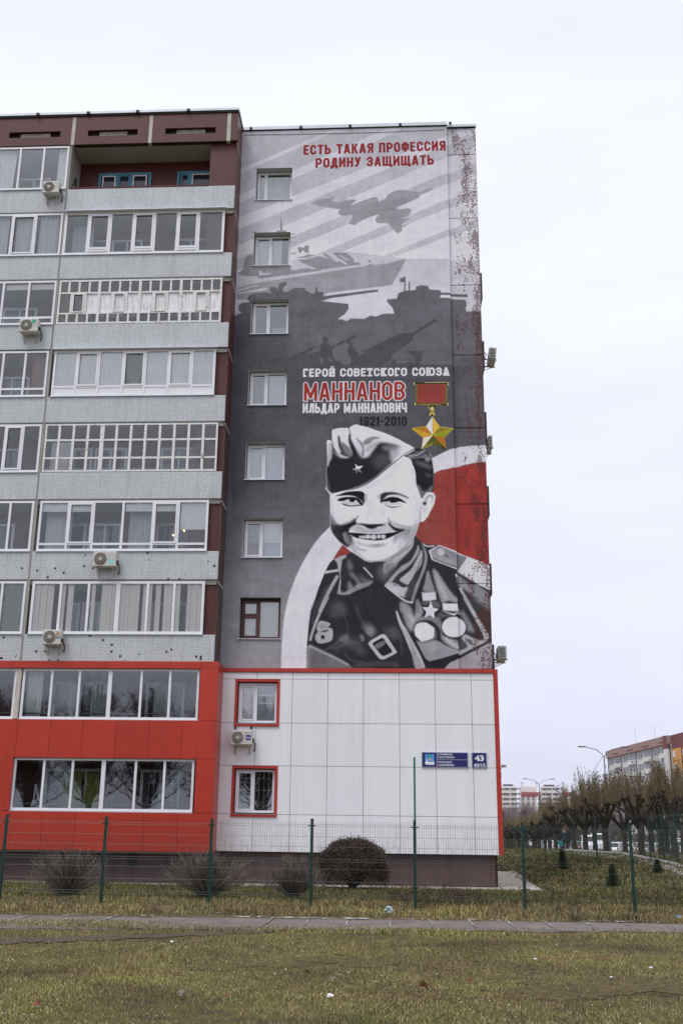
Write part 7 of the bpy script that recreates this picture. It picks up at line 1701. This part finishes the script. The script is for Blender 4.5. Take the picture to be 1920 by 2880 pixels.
# end wall and the orange wing to the right
K1 = at_height(*kR(1350,232), Zt); K2 = at_height(*kR(1568,178), Zt); K2b = at_height(*kR(1515,188), Zt)
def wallseg(name, A, B, z0, z1, mat, th=.3, off=0):
    m = MB(); d = np.array([B[0]-A[0], B[1]-A[1]]); d = d/np.linalg.norm(d); n_ = np.array([-d[1], d[0]])
    if n_[1] < 0: n_ = -n_
    a0, b0 = A[:2]+n_*off, B[:2]+n_*off; a1, b1 = a0+n_*th, b0+n_*th
    pts = [(a0,z0),(b0,z0),(b1,z0),(a1,z0),(a0,z1),(b0,z1),(b1,z1),(a1,z1)]
    m.v = [(float(p[0]),float(p[1]),z) for p, z in pts]
    for q in ((0,3,2,1),(4,5,6,7),(0,1,5,4),(1,2,6,5),(2,3,7,6),(3,0,4,7)): m.f.append(q); m.mi.append(0)
    return m.build(name, mat, t)
wallseg('end_wall', Nn, K1, -1, Zt-3, M_fw, 2); wallseg('end_band', Nn, K1, Zt-3, Zt, M_fr, 2)
dK = (K2b-K1); K3 = K1+dK*3.2
wallseg('wing_band', K1, K3, Zt-3, Zt, M_fr, 8)
for i, mt in enumerate((M_fo, M_fo, M_fy, M_fo, M_fo, M_fy, M_fo, M_fw, M_fw)):
    za = Zt-3-2.8*(i+1); wallseg('wing_wall', K1, K3, za+.06, za+2.74, mt, 6); wallseg('wing_joint', K1, K3, za-.06, za+.06, M_fr, 6, .05)
for j in range(3):
    for i in range(8):
        A = K1+dK*(.12+j*1.0); B = K1+dK*(.34+j*1.0); za = Zt-3-2.8*(i+1); wallseg('window', A, B, za+.8, za+2.2, M_fwhite, .3, -.1)
        A = K1+dK*(.98+j); B = K1+dK*(1.12+j); wallseg('pier', A, B, za-.05, za+2.75, M_fr, .3, -.1) if j < 3 else None
for x_, h in ((795,-1),(1122,-1)):
    A = at_height(*kR(x_, 345 if x_ < 900 else 268), Zt); B = A.copy(); zt_ = atd(*kR(x_, 60), float(A[1]+D0))[2]; m = MB(); m.tube([(float(A[0]),float(A[1])+2,Zt-1),(float(A[0]),float(A[1])+2,float(zt_))], .05, 3); m.build('roof_antenna', M_steel, t)
# pink and white block straight ahead, far away
kL = lambda x, y: (1400+x/6.031, 2150+y/6.031)
DL = 560.0
t = thing('apartment_block', 'distant white and pink block with rows of balconies behind the farther street lamp', 'apartment block', (85,DL-D0,-1))
def fb(name, x0, x1, y0, y1, mat, d=0.0, th=6.0):
    a = atd(*kL(x0, y0), DL+d); b = atd(*kL(x1, y1), DL+d); return MB().box(float(a[0]), float(b[0]), float(a[1]), float(a[1])+th, float(b[2]) if y1 < 2000 else -1, float(a[2])).build(name, mat, t)
for a, b, top in ((-700,385,365),(735,1095,370)): fb('tower_wall', a, b, top, 2500, M_fwhite, -3)
for a, b, top in ((385,735,375),(1095,1290,378)): fb('wall', a, b, top, 2500, M_fwhite, 0)
fb('pink_panel', 388, 722, 465, 546, M_fpink, -.3, .3); fb('pink_panel', 1100, 1275, 468, 552, M_fpink, -.3, .3)
fb('roof_house', 85, 255, 335, 362, M_fdw, 0, 4); fb('roof_house', 780, 957, 342, 370, M_fdw, 0, 4)
for x_ in (400,655,1100): fb('roof_vent', x_-26, x_+26, 306, 316, M_fwin, 0, 1); fb('roof_vent_post', x_-4, x_+4, 314, 378, M_fwin, 0, 1)
for r_ in range(7):
    y0_ = 400+82*r_
    for s0, s1 in ((-100,75),(85,195),(210,372),(740,905),(922,1085)):
        n_ = max(4, int((s1-s0)/27)); w_ = (s1-s0)/n_
        for j in range(n_): fb('balcony_window', s0+j*w_+2, s0+(j+1)*w_-4, y0_, y0_+(26 if r_ == 0 else 36), (M_fdw, M_fwin, M_fdw, M_fdw)[(j*7+r_*3+int(s0)) % 4], -3.3, .3)
    if r_ > 0:
        for xx in (400,492,582,672,1118,1210): fb('window', xx, xx+32, y0_-6, y0_+40, M_fwin, -.7, .3)
# grove hides the foot of the blocks

m = MB(); r = random.Random(33)
for i in range(90):
    a = r.random()*6.28; z = r.uniform(1.8,6.0); L = r.uniform(1.5,3.6)*(1-(z-2)/8); el = r.uniform(.35,1.2); q = Vector((L*math.cos(a)*math.cos(el), L*math.sin(a)*math.cos(el), z+L*math.sin(el)))
    m.tube([(0,0,z),(q.x*.5,q.y*.5,z+(q.z-z)*.45),q],[.045,.028,.01],4,False)
    for k in range(16):
        u = r.uniform(.25,1); b0 = Vector((q.x*u,q.y*u,z+(q.z-z)*u)); b1 = b0+Vector((r.uniform(-.7,.7),r.uniform(-.7,.7),r.uniform(.1,1.0))); m.tube([b0,b1],[.012,.005],3,False)
        for j in range(3): m.tube([b0.lerp(b1,.6),b0.lerp(b1,.6)+Vector((r.uniform(-.4,.4),r.uniform(-.4,.4),r.uniform(.1,.5)))],[.006,.003],3,False)
nearcrown = m.mesh('crown', M_nb)
# bare trees across the street behind the viewer, mirrored in the lower windows
for i, (x_, y_) in enumerate([(-36,-52),(-31,-48),(-27,-53),(-22.5,-49),(-13,-47),(-8.5,-51),(-4.5,-46),(0,-50),(4.5,-47),(9,-52),(13,-48),(-18,-50),(18,-50)]):
    t = thing('bare_tree', 'tall bare tree behind the viewer, mirrored in the lower windows', 'tree', (x_,y_,0), 'bare trees mirrored in the lower windows', local=True)
    link('trunk', far[i%3][0], t); link('crown', nearcrown, t); t.scale = (1.5,1.5,1.5+.08*(i%3)); t.rotation_euler = (0,0,i*1.3)
